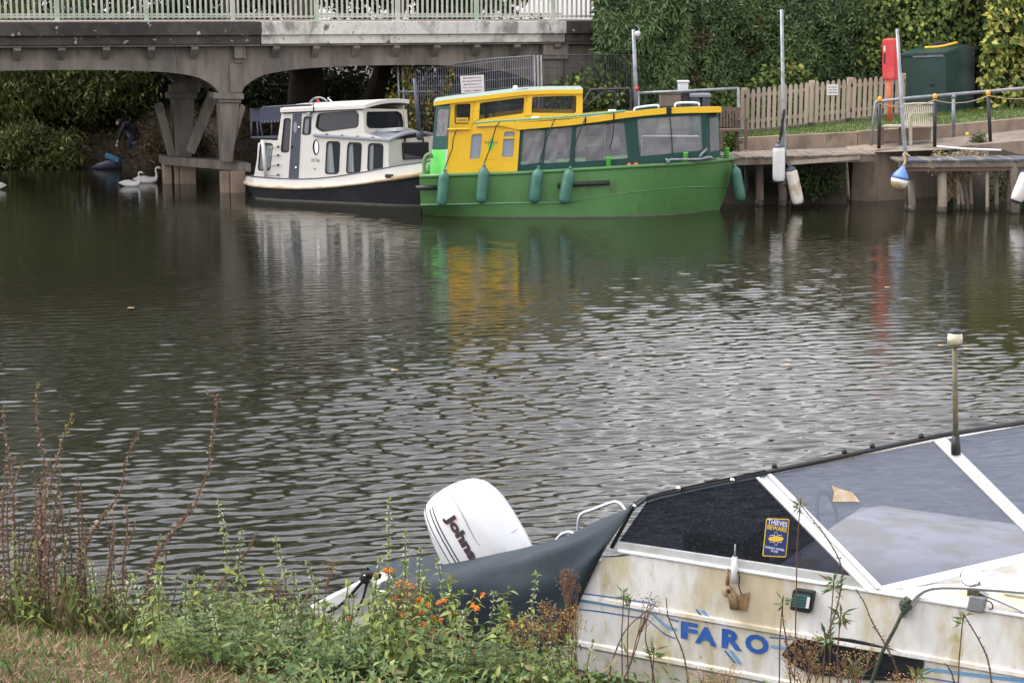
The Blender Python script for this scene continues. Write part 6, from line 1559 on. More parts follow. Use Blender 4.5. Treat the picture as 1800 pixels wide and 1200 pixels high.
MB().tube(spline(N.pts([(1730, 1054), (1742, 1058), (1745, 1068), (1738, 1070)], .02), 4), .004, 6).build('lamp_lead', 'black_rubber', nb, True)
MB().lathe(N.px(1570, 1024.5, -.2), up, [(0, .012), (.008, .012), (.012, .004)], 10).build('screw_eye', 'galv', nb, True)
kn = thing('mooring_rope', N.px(1550, 1150, .06), 'dark rope tied to the bow rail of near cruiser', 'rope')
rk = MB(); kc = N.px(1592, 1063, RL + .14)
for k in range(5):
    a0 = k * 1.3; rk.tube([kc + Vector((.032 * math.cos(a) * math.cos(a0), .025 * math.sin(a), .035 * math.sin(a) * math.sin(a0 + .6) + .03 * math.cos(a) * math.sin(a0))) for a in [j * .7854 for j in range(9)]], .011, 6, cap=False)
rk.build('knot', 'rope_green', kn, True)
MB().tube(spline(N.pts([(1590, 1068), (1575, 1100), (1560, 1128), (1549, 1150), (1535, 1190), (1520, 1240)], .06), 4), .012, 8).build('rope', 'rope_green', kn, True)
# stern quarter: white transom moulding with strap
sq = MB().plate(N.pts([(536, 1069), (585, 1043), (632, 1020), (645, 1018), (662, 1026), (690, 1100), (680, 1160), (600, 1150), (580, 1092), (552, 1082)], -.12), [], N.n * -.22)
sq.build('stern_moulding', 'gel_clean', nb, bevel=.02)
stp = MB(); stp.tube(spline(N.pts([(642, 1016), (628, 1032), (612, 1050), (594, 1066), (575, 1076)], -.09), 4), .02, 8, flat=.6); stp.tube(spline(N.pts([(646, 1018), (640, 1045), (632, 1065), (626, 1082)], -.09), 4), .016, 8, flat=.6)
stp.lathe(N.px(643, 1014, -.1), (.3, -1, .3), [(-.04, .04), (0, .05), (.03, .045), (.045, .01)], 12)
stp.tube(spline(N.pts([(640, 1012), (652, 1007), (668, 1012)], -.08), 4), .024, 8)
stp.build('stern_strap', 'rope_black', nb, True)
MB().lathe(N.px(641, 1011, -.04), (0, -1, .2), [(0, .009), (.006, .007)], 10).build('strap_stud', 'chrome', nb, True)

# ================================================================== COCKPIT COVER
def cover():
    # columns run aft along the boat; each column: hull side hem, fold at the coaming, crest towards the centre line, far side
    cols = [
        [(1020, 1050, .02), (1060, 968, .02), (1085, 930, .015), (1111, 889, .0), (1113, 888, -.03), (1115, 889, -.4), (1116, 896, -1.6)],
        [(1000, 1105, .03), (1032, 1010, .05), (1050, 965, .04), (1068, 918, -.02), (1072, 910, -.14), (1066, 911, -.5), (1050, 925, -1.7)],
        [(976, 1150, .03), (990, 1075, .06), (1002, 1005, .06), (1012, 952, -.02), (1016, 940, -.18), (1004, 941, -.6), (980, 950, -1.75)],
        [(950, 1196, .03), (942, 1110, .07), (938, 1030, .08), (938, 982, -.01), (940, 968, -.2), (934, 960, -.75), (910, 962, -1.8)],
        [(890, 1200, .03), (880, 1120, .06), (872, 1050, .07), (868, 1000, -.01), (866, 985, -.22), (862, 975, -.8), (840, 968, -1.8)],
        [(820, 1196, .03), (806, 1125, .05), (796, 1062, .06), (790, 1016, -.01), (788, 1000, -.22), (784, 988, -.8), (760, 975, -1.8)],
        [(745, 1180, .03), (736, 1120, .05), (726, 1070, .05), (718, 1030, -.01), (716, 1014, -.22), (716, 1001, -.8), (690, 985, -1.8)],
        [(690, 1160, .03), (684, 1110, .04), (676, 1070, .03), (668, 1036, -.02), (660, 1020, -.22), (660, 1008, -.8), (640, 992, -1.8)]]
    G2 = [[N.px(x, y, o_) for x, y, o_ in c] for c in cols]
    rows = [[c[k].lerp(c[k + 1], q / 5) * .55 + s_ * .45 for k in range(len(c) - 1) for q, s_ in zip(range(5), spline(c, 5)[k * 5:k * 5 + 5])] + [c[-1]] for c in G2]; m = len(rows[0]); fine = []
    lines = [spline([rows[i][j] for i in range(len(rows))], 6) for j in range(m)]
    ncol = len(lines[0]); r = np.random.default_rng(4)
    out = []
    for i in range(ncol):
        col = []
        for j in range(m):
            t, w = i / (ncol - 1), j / (m - 1)
            f = .026 * math.sin(8 * w + 6 * t) + .016 * math.sin(17 * t - 11 * w + 1) + .010 * abs(math.sin(13 * t * (1 - .5 * w) + 9 * w)) + .006 * math.sin(34 * w - 9 * t)
            e = min(1, 4 * t, 5 * w, 4 * (1 - w) + .2)
            col.append(lines[j][i] + (N.n * .6 + up * .5) * (f * max(e, 0)))
        out.append(col)
    return MB().loft(out, cap=False, close=False)
cv = thing('boat_cover', N.px(830, 1180, .0), 'dark blue-green canvas cover draped over the cruiser cockpit', 'cover')
o = cover().build('canvas', 'cover_canvas', cv, True, fix=False)
sd_ = o.modifiers.new('thick', 'SOLIDIFY'); sd_.thickness = .004
MB().tube(spline(N.pts([(1112, 889), (1085, 930), (1060, 968), (1020, 1050), (1000, 1105), (976, 1150), (950, 1196)], .028), 4), .006, 6).build('hem', 'cover_canvas', cv, True)
MB().lathe(N.px(1037, 1008, .03), N.n, [(0, .01), (.008, .008)], 10).build('hem_stud', 'chrome', cv, True)
# stern grab rails beyond the cover
for lab, q, off in (('bent stainless grab rail rising behind the canvas cover', [(1016, 945), (1017, 915), (1024, 902), (1040, 896), (1075, 883), (1088, 884), (1098, 896), (1104, 915)], -1.6), ('small stainless rail end behind the cover beside motor', [(978, 950), (986, 940), (998, 935), (1008, 938), (1014, 948)], -1.65)):
    tag(MB().tube(spline(N.pts(q, off), 5), .0135, 10).build('grab_rail', 'stainless', None, True), lab, 'rail', 'stainless rails at the stern')

# ================================================================== OUTBOARD MOTOR, tilted up
om_c = N.px(838, 938, -1.0); OK_ = 1.16
TILT = math.radians(54)
fwd = (N.u * math.cos(TILT) - up * math.sin(TILT)).normalized(); eup = (N.u * math.sin(TILT) + up * math.cos(TILT)).normalized(); stb = N.n
om = thing('outboard_motor', om_c - up * .5, 'white tilted outboard motor with black lettering behind the canvas cover', 'outboard motor')
def E(x, y, z): return om_c + (fwd * x + stb * y + eup * z) * OK_
def section(z, xa, xb, w, p=2.75, n=36):
    out = []
    for k in range(n):
        a = 2 * math.pi * k / n; c, s_ = math.cos(a), math.sin(a)
        out.append(E((xa + xb) / 2 + (xb - xa) / 2 * math.copysign(abs(c) ** (2 / p), c), w / 2 * math.copysign(abs(s_) ** (2 / p), s_), z))
    return out
OM = (.0, -.0)
cw = [(-.20, -.33, .40, .335), (-.17, -.35, .42, .36), (-.12, -.36, .43, .378), (-.02, -.365, .435, .39), (.08, -.355, .43, .39), (.16, -.325, .415, .376), (.21, -.285, .39, .345), (.24, -.235, .355, .30), (.258, -.17, .30, .23), (.266, -.08, .2, .12)]
MB().loft([section(z, a, b_, w) for z, a, b_, w in cw]).build('cowling', 'motor_white', om, 'auto')
for z in (-.125, -.098):
    yw = .1925
    MB().tube([p + (p - E(.03, 0, z)).normalized() * .0015 for p in section(z, -.36, .43, .377 + (.004 if z > -.11 else 0))[0:15]], .005, 5).build('pinstripe', 'dark_ink', om)
# seam of the top panel
sm_ = [E(.10, .196, .06), E(.115, .188, .13), E(.125, .165, .19), E(.13, .13, .224), E(.125, .06, .243), E(.12, 0, .2475), E(.115, -.1, .234), E(.11, -.17, .185)]
MB().tube(spline([E(-.33, .172, .10), E(-.15, .192, .11), E(.04, .194, .10), E(.095, .186, .12), E(.118, .165, .196), E(.12, .13, .237), E(.118, .06, .262), E(.115, 0, .2668), E(.11, -.08, .26)], 5), .0035, 5).build('panel_seam', 'interior_pale', om, True)
for dx, dz, m_, th in ((.0035, -.0025, 'red_plastic', .001), (0, 0, 'dark_ink', .0025)):
    glyphs('lettering', 'Johnson', E(.045 + dx, .1965, .012 + dz), fwd, eup, .118, m_, om, .54, .05, th)
MB().loft([section(z, a, b_, w, 3.0) for z, a, b_, w in ((-.27, -.10, .32, .24), (-.24, -.22, .37, .30), (-.203, -.33, .40, .333))]).build('lower_cowl', 'motor_white', om, 'auto')
MB().loft([section(z, a, b_, w, 2.4, 16) for z, a, b_, w in ((-.8, .06, .18, .06), (-.6, .04, .2, .08), (-.301, .0, .26, .14))]).build('drive_leg', 'galv', om, 'auto')
MB().box(E(.30, 0, -.55), .16, .22, .4, fwd, stb, eup).build('clamp_bracket', 'gel_clean', om, bevel=.02)

for k in range(4):
    MB().bar(E(-.352 + .003 * k, -.06, .02 + .026 * k), E(-.352 + .003 * k, .06, .02 + .026 * k), .012, .008, eup).build('vent_slot', 'dark_ink', om)
MB().box(E(-.365, 0, -.16), .03, .06, .05, fwd, stb, eup).build('cowl_latch', 'galv', om, bevel=.006)
MB().tube([p + (p - E(.03, 0, -.17)).normalized() * .001 for p in section(-.172, -.35, .42, .36)], .004, 5, cap=False).build('cowl_joint', 'interior_dark', om)
# ================================================================== NEAR BANK PLANTS
def ground(px, py):
    d = ray(px, py); t = 6.0
    for _ in range(400):
        p = EYE + d * t
        if p.z <= float(near_z(np.array(p.x), np.array(p.y))): break
        t += .03
    return EYE + d * t
def on_bank(x, y): return Vector((x, y, float(near_z(np.array(x), np.array(y)))))
PR = random.Random(17)
SPK = [(.25, .17, .115), (.18, .115, .08), (.31, .22, .15), (.14, .09, .06)]
GRN = [(.165, .225, .055), (.21, .275, .07), (.11, .16, .042), (.245, .285, .085)]
YGR = [(0.36, 0.396, 0.084), (0.288, 0.36, 0.072)]
DKG = [(0.091, 0.156, 0.052), (0.117, 0.195, 0.065), (0.0715, 0.1235, 0.039)]
MUG = [(.16, .22, .085), (.21, .27, .115), (.12, .17, .065), (.24, .29, .14)]
OCH = [(.34, .215, .075), (.28, .165, .055), (.22, .115, .045), (.40, .27, .10)]
def bezstem(base, top, bend, n=10):
    base, top = Vector(base), Vector(top); m_ = base.lerp(top, .55) + Vector(bend)
    return spline([base, m_, top], n // 2)
def arr(P): return np.array([tuple(p) for p in P])
def along_pts(pts, n, r0=0., r1=1.):
    A = arr(pts); seg = np.linalg.norm(np.diff(A, axis=0), axis=1); c = np.concatenate([[0], np.cumsum(seg)]); t = np.linspace(r0, r1, n) * c[-1]
    return np.stack([np.interp(t, c, A[:, k]) for k in range(3)], 1), c[-1]
def spike(label, pts, group, green=.0, r=.030, cat='plant', name='dead_flower_spike', side=0):
    """dead loosestrife: stem beaded with brown seed husks"""
    base = pts[-1]; t = thing(name, base, label, cat, group); L = Leaves()
    sp = spline(pts, 6); L.stem(sp[::-1], .0048, .0026, (.12, .075, .05)); L.build('stem', 'dry', t)
    H = Leaves(); _, ln = along_pts(sp, 2); n = max(20, int(ln / .0042)); Q, _ = along_pts(sp, n, 0, .82)
    rad = r * np.linspace(.55, 1.1, n) * rng.uniform(.5, 1.3, n) * (.62 + .38 * np.sin(np.linspace(0, ln / .03 * 6.28, n)))
    D = unit(rng.normal(size=(n, 3)) + [0, 0, .35]); C = palette(n, SPK, .35)
    k = int(n * green); C[:k] = palette(max(k, 1), [(.22, .24, .06), (.16, .20, .05), (.25, .14, .05)], .3)[:k]
    H.leaves(Q + D * rad[:, None] * .25, D, rdir(n), rad * 1.25, rad * .85, C, droop=.0); H.build('seed_husks', 'dry', t)['kind'] = 'stuff'
    return t
def nettle(label, top, base, group, n_pairs=13, leaf=.075, white=True, pal=GRN, bend=None, name='white_nettle'):
    t = thing(name, base, label, 'plant', group); bend = bend or (PR.uniform(-.05, .05), PR.uniform(-.04, .04), 0)
    st = bezstem(base, top, bend, 12); S = Leaves(); S.stem(st, .0052, .0026, (.14, .15, .05)); S.build('stem', 'leaf', t)
    Q, ln = along_pts(st, n_pairs, .22, 1.0); L = Leaves(); F = Leaves()
    for i in range(n_pairs):
        a = (i % 2) * 1.57 + PR.uniform(-.4, .4); w = i / max(n_pairs - 1, 1); sz = leaf * (1.1 - .72 * w) * PR.uniform(.8, 1.2)
        for q in (a, a + math.pi):
            if PR.random() < .08: continue
            d = np.array([[math.cos(q), math.sin(q), -.35 + .5 * w + PR.uniform(-.25, .2)]]); c = palette(1, pal, .22) if PR.random() > .07 else palette(1, YGR, .2)
            L.leaves(Q[i:i + 1], d, np.array([[0, 0, 1.]]) + rng.normal(size=(1, 3)) * .25, [sz], [sz * .42], c, kind='oval', droop=.28)
        if white and w > .35:
            m = 12; dd = unit(rng.normal(size=(m, 3)) * [1, 1, .4]); F.leaves(Q[i] + dd * .008, dd, rdir(m), rng.uniform(.008, .017, m), rng.uniform(.006, .011, m), palette(m, [(.62, .60, .50), (.52, .54, .40), (.30, .34, .16)], .15), droop=0)
    m = 7; L.leaves(np.repeat(arr([top]), m, 0), unit(rng.normal(size=(m, 3)) * .6 + [0, 0, 1]), rdir(m), rng.uniform(.5, 1, m) * leaf * .45, rng.uniform(.5, 1, m) * leaf * .2, palette(m, pal, .2), kind='oval')
    L.build('leaves', 'leaf', t)['kind'] = 'stuff'
    if white and F.V: F.build('flowers', 'petal', t)['kind'] = 'stuff'
    return t
def balsam(label, base, h, group, flowers, spread=.22):
    """orange balsam: branching stems, oval leaves, dangling orange flowers at the given points"""
    t = thing('orange_balsam', base, label, 'plant', group); S, L = Leaves(), Leaves(); base = Vector(base)
    tips = []
    for k in range(5):
        top = base + Vector((PR.uniform(-spread, spread), PR.uniform(-.15, .1), h * PR.uniform(.6, 1.0))); st = bezstem(base + Vector((PR.uniform(-.05, .05), 0, 0)), top, (PR.uniform(-.04, .04), 0, 0)); S.stem(st, .005, .002, (.20, .13, .06))
        Q, ln = along_pts(st, 14, .3, 1.0); n = len(Q); a = np.arange(n) * 2.4 + k
        L.leaves(Q, np.stack([np.cos(a), np.sin(a), rng.uniform(-.5, .2, n)], 1), np.array([[0, 0, 1.]]) + rng.normal(size=(n, 3)) * .3, rng.uniform(.035, .075, n), rng.uniform(.018, .032, n), palette(n, GRN + YGR[:1], .25), kind='oval', droop=.25)
        tips.append(top)
    for f in flowers:
        f = Vector(f); S.stem([min(tips, key=lambda q: (q - f).length), f + Vector((0, 0, .012))], .0015, .001, (.2, .16, .06))
    S.build('stems', 'leaf', t)['kind'] = 'stuff'; L.build('leaves', 'leaf', t)['kind'] = 'stuff'
    for f in flowers:
        F = Leaves(); f = arr([f]); m = 9; D = unit(np.concatenate([rng.normal(size=(6, 3)) * [1, .6, .5] + [0, -.5, -.5], rng.normal(size=(3, 3)) * .4 + [.3, 0, .6]]))
        F.leaves(np.repeat(f, m, 0) + rng.normal(size=(m, 3)) * .003, D, rdir(m), rng.uniform(.014, .026, m), rng.uniform(.012, .02, m), palette(m, [(.76, .22, .025), (.80, .30, .04), (.66, .13, .02), (.85, .38, .06)], .15), kind='oval', droop=.1)
        F.build('flower', 'petal', t)
    return t
def mugwort(label, base, h, group, spread=.16, pal=MUG, n=5, name='mugwort'):
    t = thing(name, base, label, 'plant', group); S, L = Leaves(), Leaves(); base = Vector(base)
    for k in range(n):
        top = base + Vector((PR.uniform(-spread, spread), PR.uniform(-spread, spread) * .6, h * PR.uniform(.65, 1.0))); st = bezstem(base, top, (PR.uniform(-.05, .05), 0, 0)); S.stem(st, .0048, .002, (.16, .13, .08))
        Q, ln = along_pts(st, 17, .15, 1.0)
        for i, q in enumerate(Q):
            a = i * 2.4 + k; fl = .11 * (1.05 - .6 * i / 16); ax = np.array([math.cos(a), math.sin(a), .35]); m = 11   # pinnate leaf: leaflets along a rib
            w = np.linspace(.12, 1, m); sd = np.array([-math.sin(a), math.cos(a), 0.]); sg_ = np.where(np.arange(m) % 2, 1., -1.)
            P = q + ax * (w * fl)[:, None] * .9; P[:, 2] -= (w ** 2) * fl * .35
            L.leaves(P, unit(ax + sd * sg_[:, None] * 1.3 + rng.normal(size=(m, 3)) * .15), np.array([[0, 0, 1.]]) + rng.normal(size=(m, 3)) * .3, fl * .42 * (1.1 - .5 * w), fl * .10, np.repeat(palette(1, pal, .25), m, 0), droop=.2)
    S.build('stems', 'leaf', t)['kind'] = 'stuff'; L.build('leaves', 'leaf', t)['kind'] = 'stuff'
    return t
def umbel(label, base, heads, group, pal=OCH, rad=.055, dens=220):
    """dried seed heads on branching stems"""
    t = thing('dried_seed_head', base, label, 'plant', group); S, L = Leaves(), Leaves(); base = Vector(base)
    for h_ in heads:
        h_ = Vector(h_); fork = base.lerp(h_, .7) + Vector((PR.uniform(-.02, .02), 0, 0)); S.stem(spline([base, base.lerp(fork, .5) + Vector((PR.uniform(-.03, .03), 0, 0)), fork], 4), .0045, .003, (.20, .11, .09))
        n = dens; d = unit(rng.normal(size=(n, 3)) * [1, 1, .9]); r_ = rng.uniform(.2, 1, (n, 1)) ** .6; Q = arr([h_]) + d * r_ * rad * [1, 1, .95] + (.02 * np.sin(d * 9))
        for j in range(7): S.stem([fork, Vector(Q[(j * 17) % n])], .0022, .001, (.22, .13, .07))
        L.leaves(Q, rdir(n), rdir(n), rng.uniform(.006, .014, n), rng.uniform(.005, .010, n), palette(n, pal, .3), droop=0)
    S.build('stems', 'dry', t)['kind'] = 'stuff'; L.build('seeds', 'dry', t)['kind'] = 'stuff'
    return t
def pl_at(L, Y): return [aty(a, b_, Y) for a, b_ in L]

# ---- tall dead spikes on the left
gs = 'dead flower spikes at the left of the near bank'
for lab, L, Y, gr_ in (
    ('tall dead spike with fresh yellow-green tip at far left', [(66, 674), (63, 715), (70, 770), (79, 820), (72, 870), (62, 950), (58, 1040)], 10.9, .12),
    ('dead brown spike with orange green tip leaning right', [(129, 727), (112, 768), (99, 815), (86, 865), (76, 930), (70, 1040)], 10.8, .14),
    ('dead spike cut by the left picture edge', [(5, 712), (10, 760), (17, 815), (24, 890), (30, 1040)], 10.9, 0),
    ('dark dead spike leaning right in the middle left', [(243, 763), (228, 795), (217, 835), (213, 862), (200, 884), (178, 912), (152, 960), (130, 1050)], 10.9, 0),
    ('tallest dead spike with crooked tip leaning over the water', [(362, 684), (369, 693), (382, 700), (379, 735), (371, 785), (366, 825), (352, 862), (335, 897), (308, 932), (284, 965), (262, 1010), (250, 1080)], 10.9, .03),
    ('short dead side spike beside the crooked tall spike', [(334, 884), (326, 905), (302, 935), (280, 968), (262, 1010)], 10.85, 0),
    ('low dead spike rising beside a patch of nettles', [(222, 888), (224, 920), (222, 950), (216, 1000)], 10.6, 0),
    ('thin dead spike above the brown thicket', [(107, 818), (102, 860), (94, 905), (84, 1000)], 10.7, .05),
    ('short dead spike near the crooked tall spike base', [(452, 935), (440, 960), (420, 985), (398, 1010), (380, 1050)], 10.7, 0)):
    P = pl_at(L, Y); b_ = on_bank(P[-1].x, min(P[-1].y, 10.9)); spike(lab, P + [b_ if b_.z < P[-1].z - .03 else P[-1] - Vector((0, 0, .25))], gs, gr_)
gt = 'dead brown spikes in the left thicket'
for k in range(36):
    x = PR.uniform(-30, 150) if k < 27 else PR.uniform(150, 330); y0 = PR.uniform(775, 930) + max(0, x - 60) * .55; ln = PR.uniform(70, 170); dx = PR.uniform(-35, 10); Y = PR.uniform(10.3, 11.0)
    P = pl_at([(x, y0), (x + dx * .4, y0 + ln * .4), (x + dx, y0 + ln)], Y); b_ = on_bank(P[-1].x, Y)
    zn = 'cut by the left picture edge' if x < 0 else 'in the thicket at the left edge' if x < 75 else 'at the right side of the left thicket' if x < 150 else 'low between the thicket and the tallest spike'
    spike('dead brown seed spike ' + zn, P + [b_ if b_.z < P[-1].z - .05 else P[-1] - Vector((0, 0, .2))], 'dead spikes ' + zn, 0 if PR.random() > .3 else .1, .024)
# ---- dead stems in front of the near cruiser
gd = 'dead stems in front of the near cruiser'
for lab, L, Y, gr_, r_ in (
    ('long dead stem crossing the windscreen post of the near cruiser', [(1405, 882), (1422, 905), (1450, 940), (1476, 985), (1480, 1018), (1474, 1055), (1464, 1090), (1448, 1130), (1428, 1170), (1410, 1230)], 9.0, .0, .010),
    ('dead stem crossing the black porthole on the cruiser', [(1504, 1034), (1520, 1060), (1532, 1090), (1552, 1125), (1572, 1165), (1590, 1230)], 8.95, .0, .010),
    ('dead stem below the green side lamp', [(1376, 1050), (1376, 1085), (1382, 1125), (1390, 1200)], 8.9, .1, .009),
    ('thin dead stem left of the blue letter F', [(1137, 1092), (1135, 1125), (1144, 1160), (1155, 1230)], 9.2, .0, .006),
    ('dead stem standing in front of the blue letter F', [(1171, 1050), (1175, 1085), (1190, 1120), (1204, 1160), (1212, 1230)], 9.15, .05, .008),
    ('dead stem at right rising to the chrome lamp bracket', [(1691, 1075), (1708, 1102), (1724, 1130), (1738, 1165), (1746, 1230)], 8.3, .0, .008),
    ('curved dead stem with dark heads by the blue stripes', [(1140, 1072), (1118, 1088), (1098, 1110), (1084, 1140), (1074, 1170), (1066, 1230)], 9.3, .0, .007),
    ('short dead stem at the bottom right corner', [(1660, 1165), (1672, 1180), (1685, 1230)], 8.3, .0, .010)):
    spike(lab, pl_at(L, Y), gd, gr_, r_ * 1.5, name='dead_plant')
gl = 'leafy sprigs in front of the near cruiser'
for lab, x, y, Y, s_ in (('small green leaf rosette in front of the windscreen post', 1407, 880, 9.0, .05), ('green leaf sprig beside the base of the windscreen', 1466, 1020, 9.0, .075), ('dark green sprig right of the cruiser side lamp', 1478, 1075, 9.0, .085), ('narrow green sprig under the side lamp', 1376, 1052, 8.9, .05), ('narrow leaf sprig by the chrome lamp bracket', 1693, 1082, 8.3, .05), ('feathery green sprig in front of the blue stripes', 1097, 1040, 9.3, .05), ('dark green sprig below the blue stripes', 1107, 1052, 9.3, .045), ('broad green sprig over the left of black porthole', 1452, 1115, 8.95, .08), ('green sprig at the foot of the black porthole', 1500, 1165, 8.95, .08), ('yellow green sprig left of letter F on the hull', 1150, 1140, 9.2, .07), ('leafy sprig at the right end of the porthole', 1612, 1178, 8.7, .07)):
    p = aty(x, y, Y); t = Leaves(); n = 22; d = unit(rng.normal(size=(n, 3)) * [1, .7, .8] + [0, 0, .15])
    t.leaves(arr([p]) + d * .006 - np.array([[0, 0, 1.]]) * rng.uniform(0, s_ * .9, (n, 1)), d, rdir(n), rng.uniform(.6, 1.2, n) * s_, rng.uniform(.6, 1.2, n) * s_ * .2, palette(n, DKG + GRN[:1] + [(.20, .15, .06)], .25), droop=.2)
    t.stem([p + Vector((0, 0, .01)), p - Vector((.01, 0, .22)), Vector((p.x, p.y, float(near_z(np.array(p.x), np.array(p.y)))))], .003, .004, (.16, .09, .06))
    tag(t.build('leaf_sprig', 'leaf'), lab, 'plant', gl)
# ---- nettles with white whorls
gn = 'white flowered nettles along the bank'
for lab, x, y, yb, Y in (
    ('tallest white nettle standing left of the outboard motor', 684, 880, 1100, 10.3), ('white nettle left of the tall crooked spike gap', 385, 884, 1090, 10.6), ('white nettle standing alone against dark water', 484, 948, 1100, 10.5),
    ('small white nettle above the white stern', 541, 990, 1110, 10.4), ('drooping white nettle over the white stern', 560, 1022, 1120, 10.2), ('white nettle just below the outboard motor left edge', 739, 968, 1120, 10.2), ('white nettle in front of the motor stripes', 768, 985, 1120, 10.0),
    ('white nettle among the orange flowers', 868, 1043, 1150, 9.9), ('white nettle in front of the dark cover right half', 943, 1010, 1150, 9.8), ('short white nettle below the brown seed heads', 972, 1105, 1190, 9.6), ('short white nettle in front of the white hull', 1043, 1128, 1220, 9.4), ('white nettle with yellow leaves near the bank edge', 425, 935, 1080, 10.7), ('white nettle right beside the black strap knob', 668, 985, 1100, 10.0), ('white nettle in front of the white stern triangle', 612, 1030, 1120, 10.0), ('thin white nettle left of the white stern tip', 515, 1010, 1110, 10.3), ('leafy white nettle between motor and tallest nettle', 712, 940, 1110, 10.1)):
    top = aty(x, y, Y); b_ = on_bank(top.x + PR.uniform(-.05, .05), Y); nettle(lab, top, b_, gn, max(9, int((top.z - b_.z) / .045)))
gf = 'leafy nettles massed on the bank'
for k in range(104):
    x = PR.uniform(235, 1010); ymin = np.interp(x, [230, 300, 450, 600, 700, 900, 1010], [1000, 985, 1015, 1045, 1000, 1060, 1110]); y = ymin + abs(PR.gauss(0, 1)) * 55 + PR.uniform(0, 20); Y = PR.uniform(9.35, 10.5) - max(0, x - 800) * .0025
    top = aty(x, y, Y); b_ = on_bank(top.x + PR.uniform(-.08, .08), Y)
    if top.z - b_.z < .08: top.z = b_.z + PR.uniform(.12, .3)
    zn = ('left of the white stern beside the dry grass' if x < 420 else 'just in front of the white stern' if x < 600 else 'below the orange flowers' if x < 760 else 'below the dark canvas cover' if x < 900 else 'beside the brown seed heads at the cover hem')
    nettle('green leafy nettle massed ' + zn, top, b_, 'leafy nettles ' + zn, max(5, int((top.z - b_.z) / .045)), PR.uniform(.06, .095), PR.random() < .45, GRN if PR.random() < .65 else DKG + GRN[:2])
for k in range(22):
    x = PR.uniform(-20, 262); Y = PR.uniform(10.3, 10.9); top = aty(x, PR.uniform(935, 1045) - x * .05 + (30 if k % 2 else 0), Y); b_ = on_bank(top.x, Y)
    if top.z - b_.z < .1: top.z = b_.z + .16
    nettle('green leafy weed at the foot of the dead spike thicket', top, b_, 'green weeds among the dead spikes', max(5, int((top.z - b_.z) / .045)), PR.uniform(.05, .08), k % 2 == 0, GRN + YGR)
for k in range(30):
    x = PR.uniform(270, 960); Y = PR.uniform(9.5, 10.4) - max(0, x - 800) * .002; y = np.interp(x, [270, 450, 600, 700, 960], [985, 990, 1020, 985, 1080]) + PR.uniform(0, 70); top = aty(x, y, Y); b_ = on_bank(top.x + PR.uniform(-.08, .08), Y)
    if top.z - b_.z < .15: top.z = b_.z + .25
    zn = 'left of the white stern' if x < 520 else 'around the white stern' if x < 680 else 'in front of the cover'
    nettle('tall broad leaved green weed ' + zn, top, b_, 'broad leaved weeds ' + zn, max(6, int((top.z - b_.z) / .055)), PR.uniform(.095, .14), False, GRN + YGR[:1], name='broad_leaved_weed')
# ---- orange balsam
go = 'orange flowering balsam plants'
FL = [(687, 1001), (660, 1011), (701, 1024), (714, 1025), (702, 1048), (716, 1048), (736, 1054), (780, 1056), (795, 1075), (762, 1085), (775, 1088), (830, 1063), (846, 1045), (797, 1107), (779, 1112), (758, 1108), (712, 1082), (739, 1071), (742, 1166), (612, 1174), (617, 1087), (832, 1146), (895, 1165), (727, 1109), (899, 1095), (668, 1060), (753, 1062), (812, 1120), (690, 1050), (742, 1098)]
gr4 = [(660, 735, 'orange balsam nearest the white stern and black strap'), (735, 765, 'orange balsam below the outboard motor'), (765, 805, 'orange balsam in front of the dark cover middle'), (805, 905, 'orange balsam at the right of the flower patch'), (590, 660, 'orange balsam at the left end of the flower patch')]
for x0, x1, lab in gr4:
    F_ = [f for f in FL if x0 <= f[0] < x1]; xm = (x0 + x1) / 2; Y = 9.95 - (xm - 700) * .0012
    fl_ = [aty(a, b_, Y + PR.uniform(-.12, .08)) for a, b_ in F_]; fl_ = fl_ + [p + Vector((PR.uniform(-.03, .03), PR.uniform(-.03, .03), PR.uniform(-.02, .02))) for p in fl_[::3]]
    base = on_bank(aty(xm, 1150, Y).x, Y); h = max((p.z for p in fl_), default=base.z + .5) - base.z + .04
    balsam(lab, base, h, go, fl_)
# ---- mugwort and feathery clumps
gm = 'feathery mugwort clumps on the bank'
for k, (lab, x, y, Y, h) in enumerate((('grey green mugwort clump at the right of the dry grass', 350, 1060, 10.0, .36), ('mugwort clump leaning toward the water gap', 388, 1030, 10.3, .36), ('low mugwort beside the trimmed dry grass', 330, 1110, 9.7, .26), ('mugwort in front of the white stern', 520, 1075, 10.0, .34), ('pale mugwort below the orange flowers', 720, 1075, 9.7, .42), ('dark mugwort at the bottom middle', 640, 1130, 9.5, .34), ('broad mugwort at the lower edge of the nettle mass', 560, 1150, 9.4, .30), ('mugwort at the bottom left of the nettles', 450, 1120, 9.6, .30), ('mugwort under the dark cover', 800, 1120, 9.5, .36), ('mugwort at the foot of the brown seed heads', 905, 1150, 9.4, .34))):
    top = aty(x, y, Y); b_ = on_bank(top.x, Y); mugwort(lab, b_, max(top.z - b_.z, h), gm, .2, MUG if k % 3 else DKG + MUG[:2], 6)
for k in range(16):
    x = PR.uniform(300, 980); Y = PR.uniform(9.3, 10.1) - max(0, x - 800) * .002; b_ = on_bank((x - 900) / FPX * Y, Y)
    zn = 'near the dry grass' if x < 520 else 'under the orange flowers' if x < 800 else 'at the foot of the cover'
    mugwort('low feathery green mugwort ' + zn, b_, PR.uniform(.18, .34), 'low mugwort ' + zn, .2, MUG if k % 2 else GRN, 5)
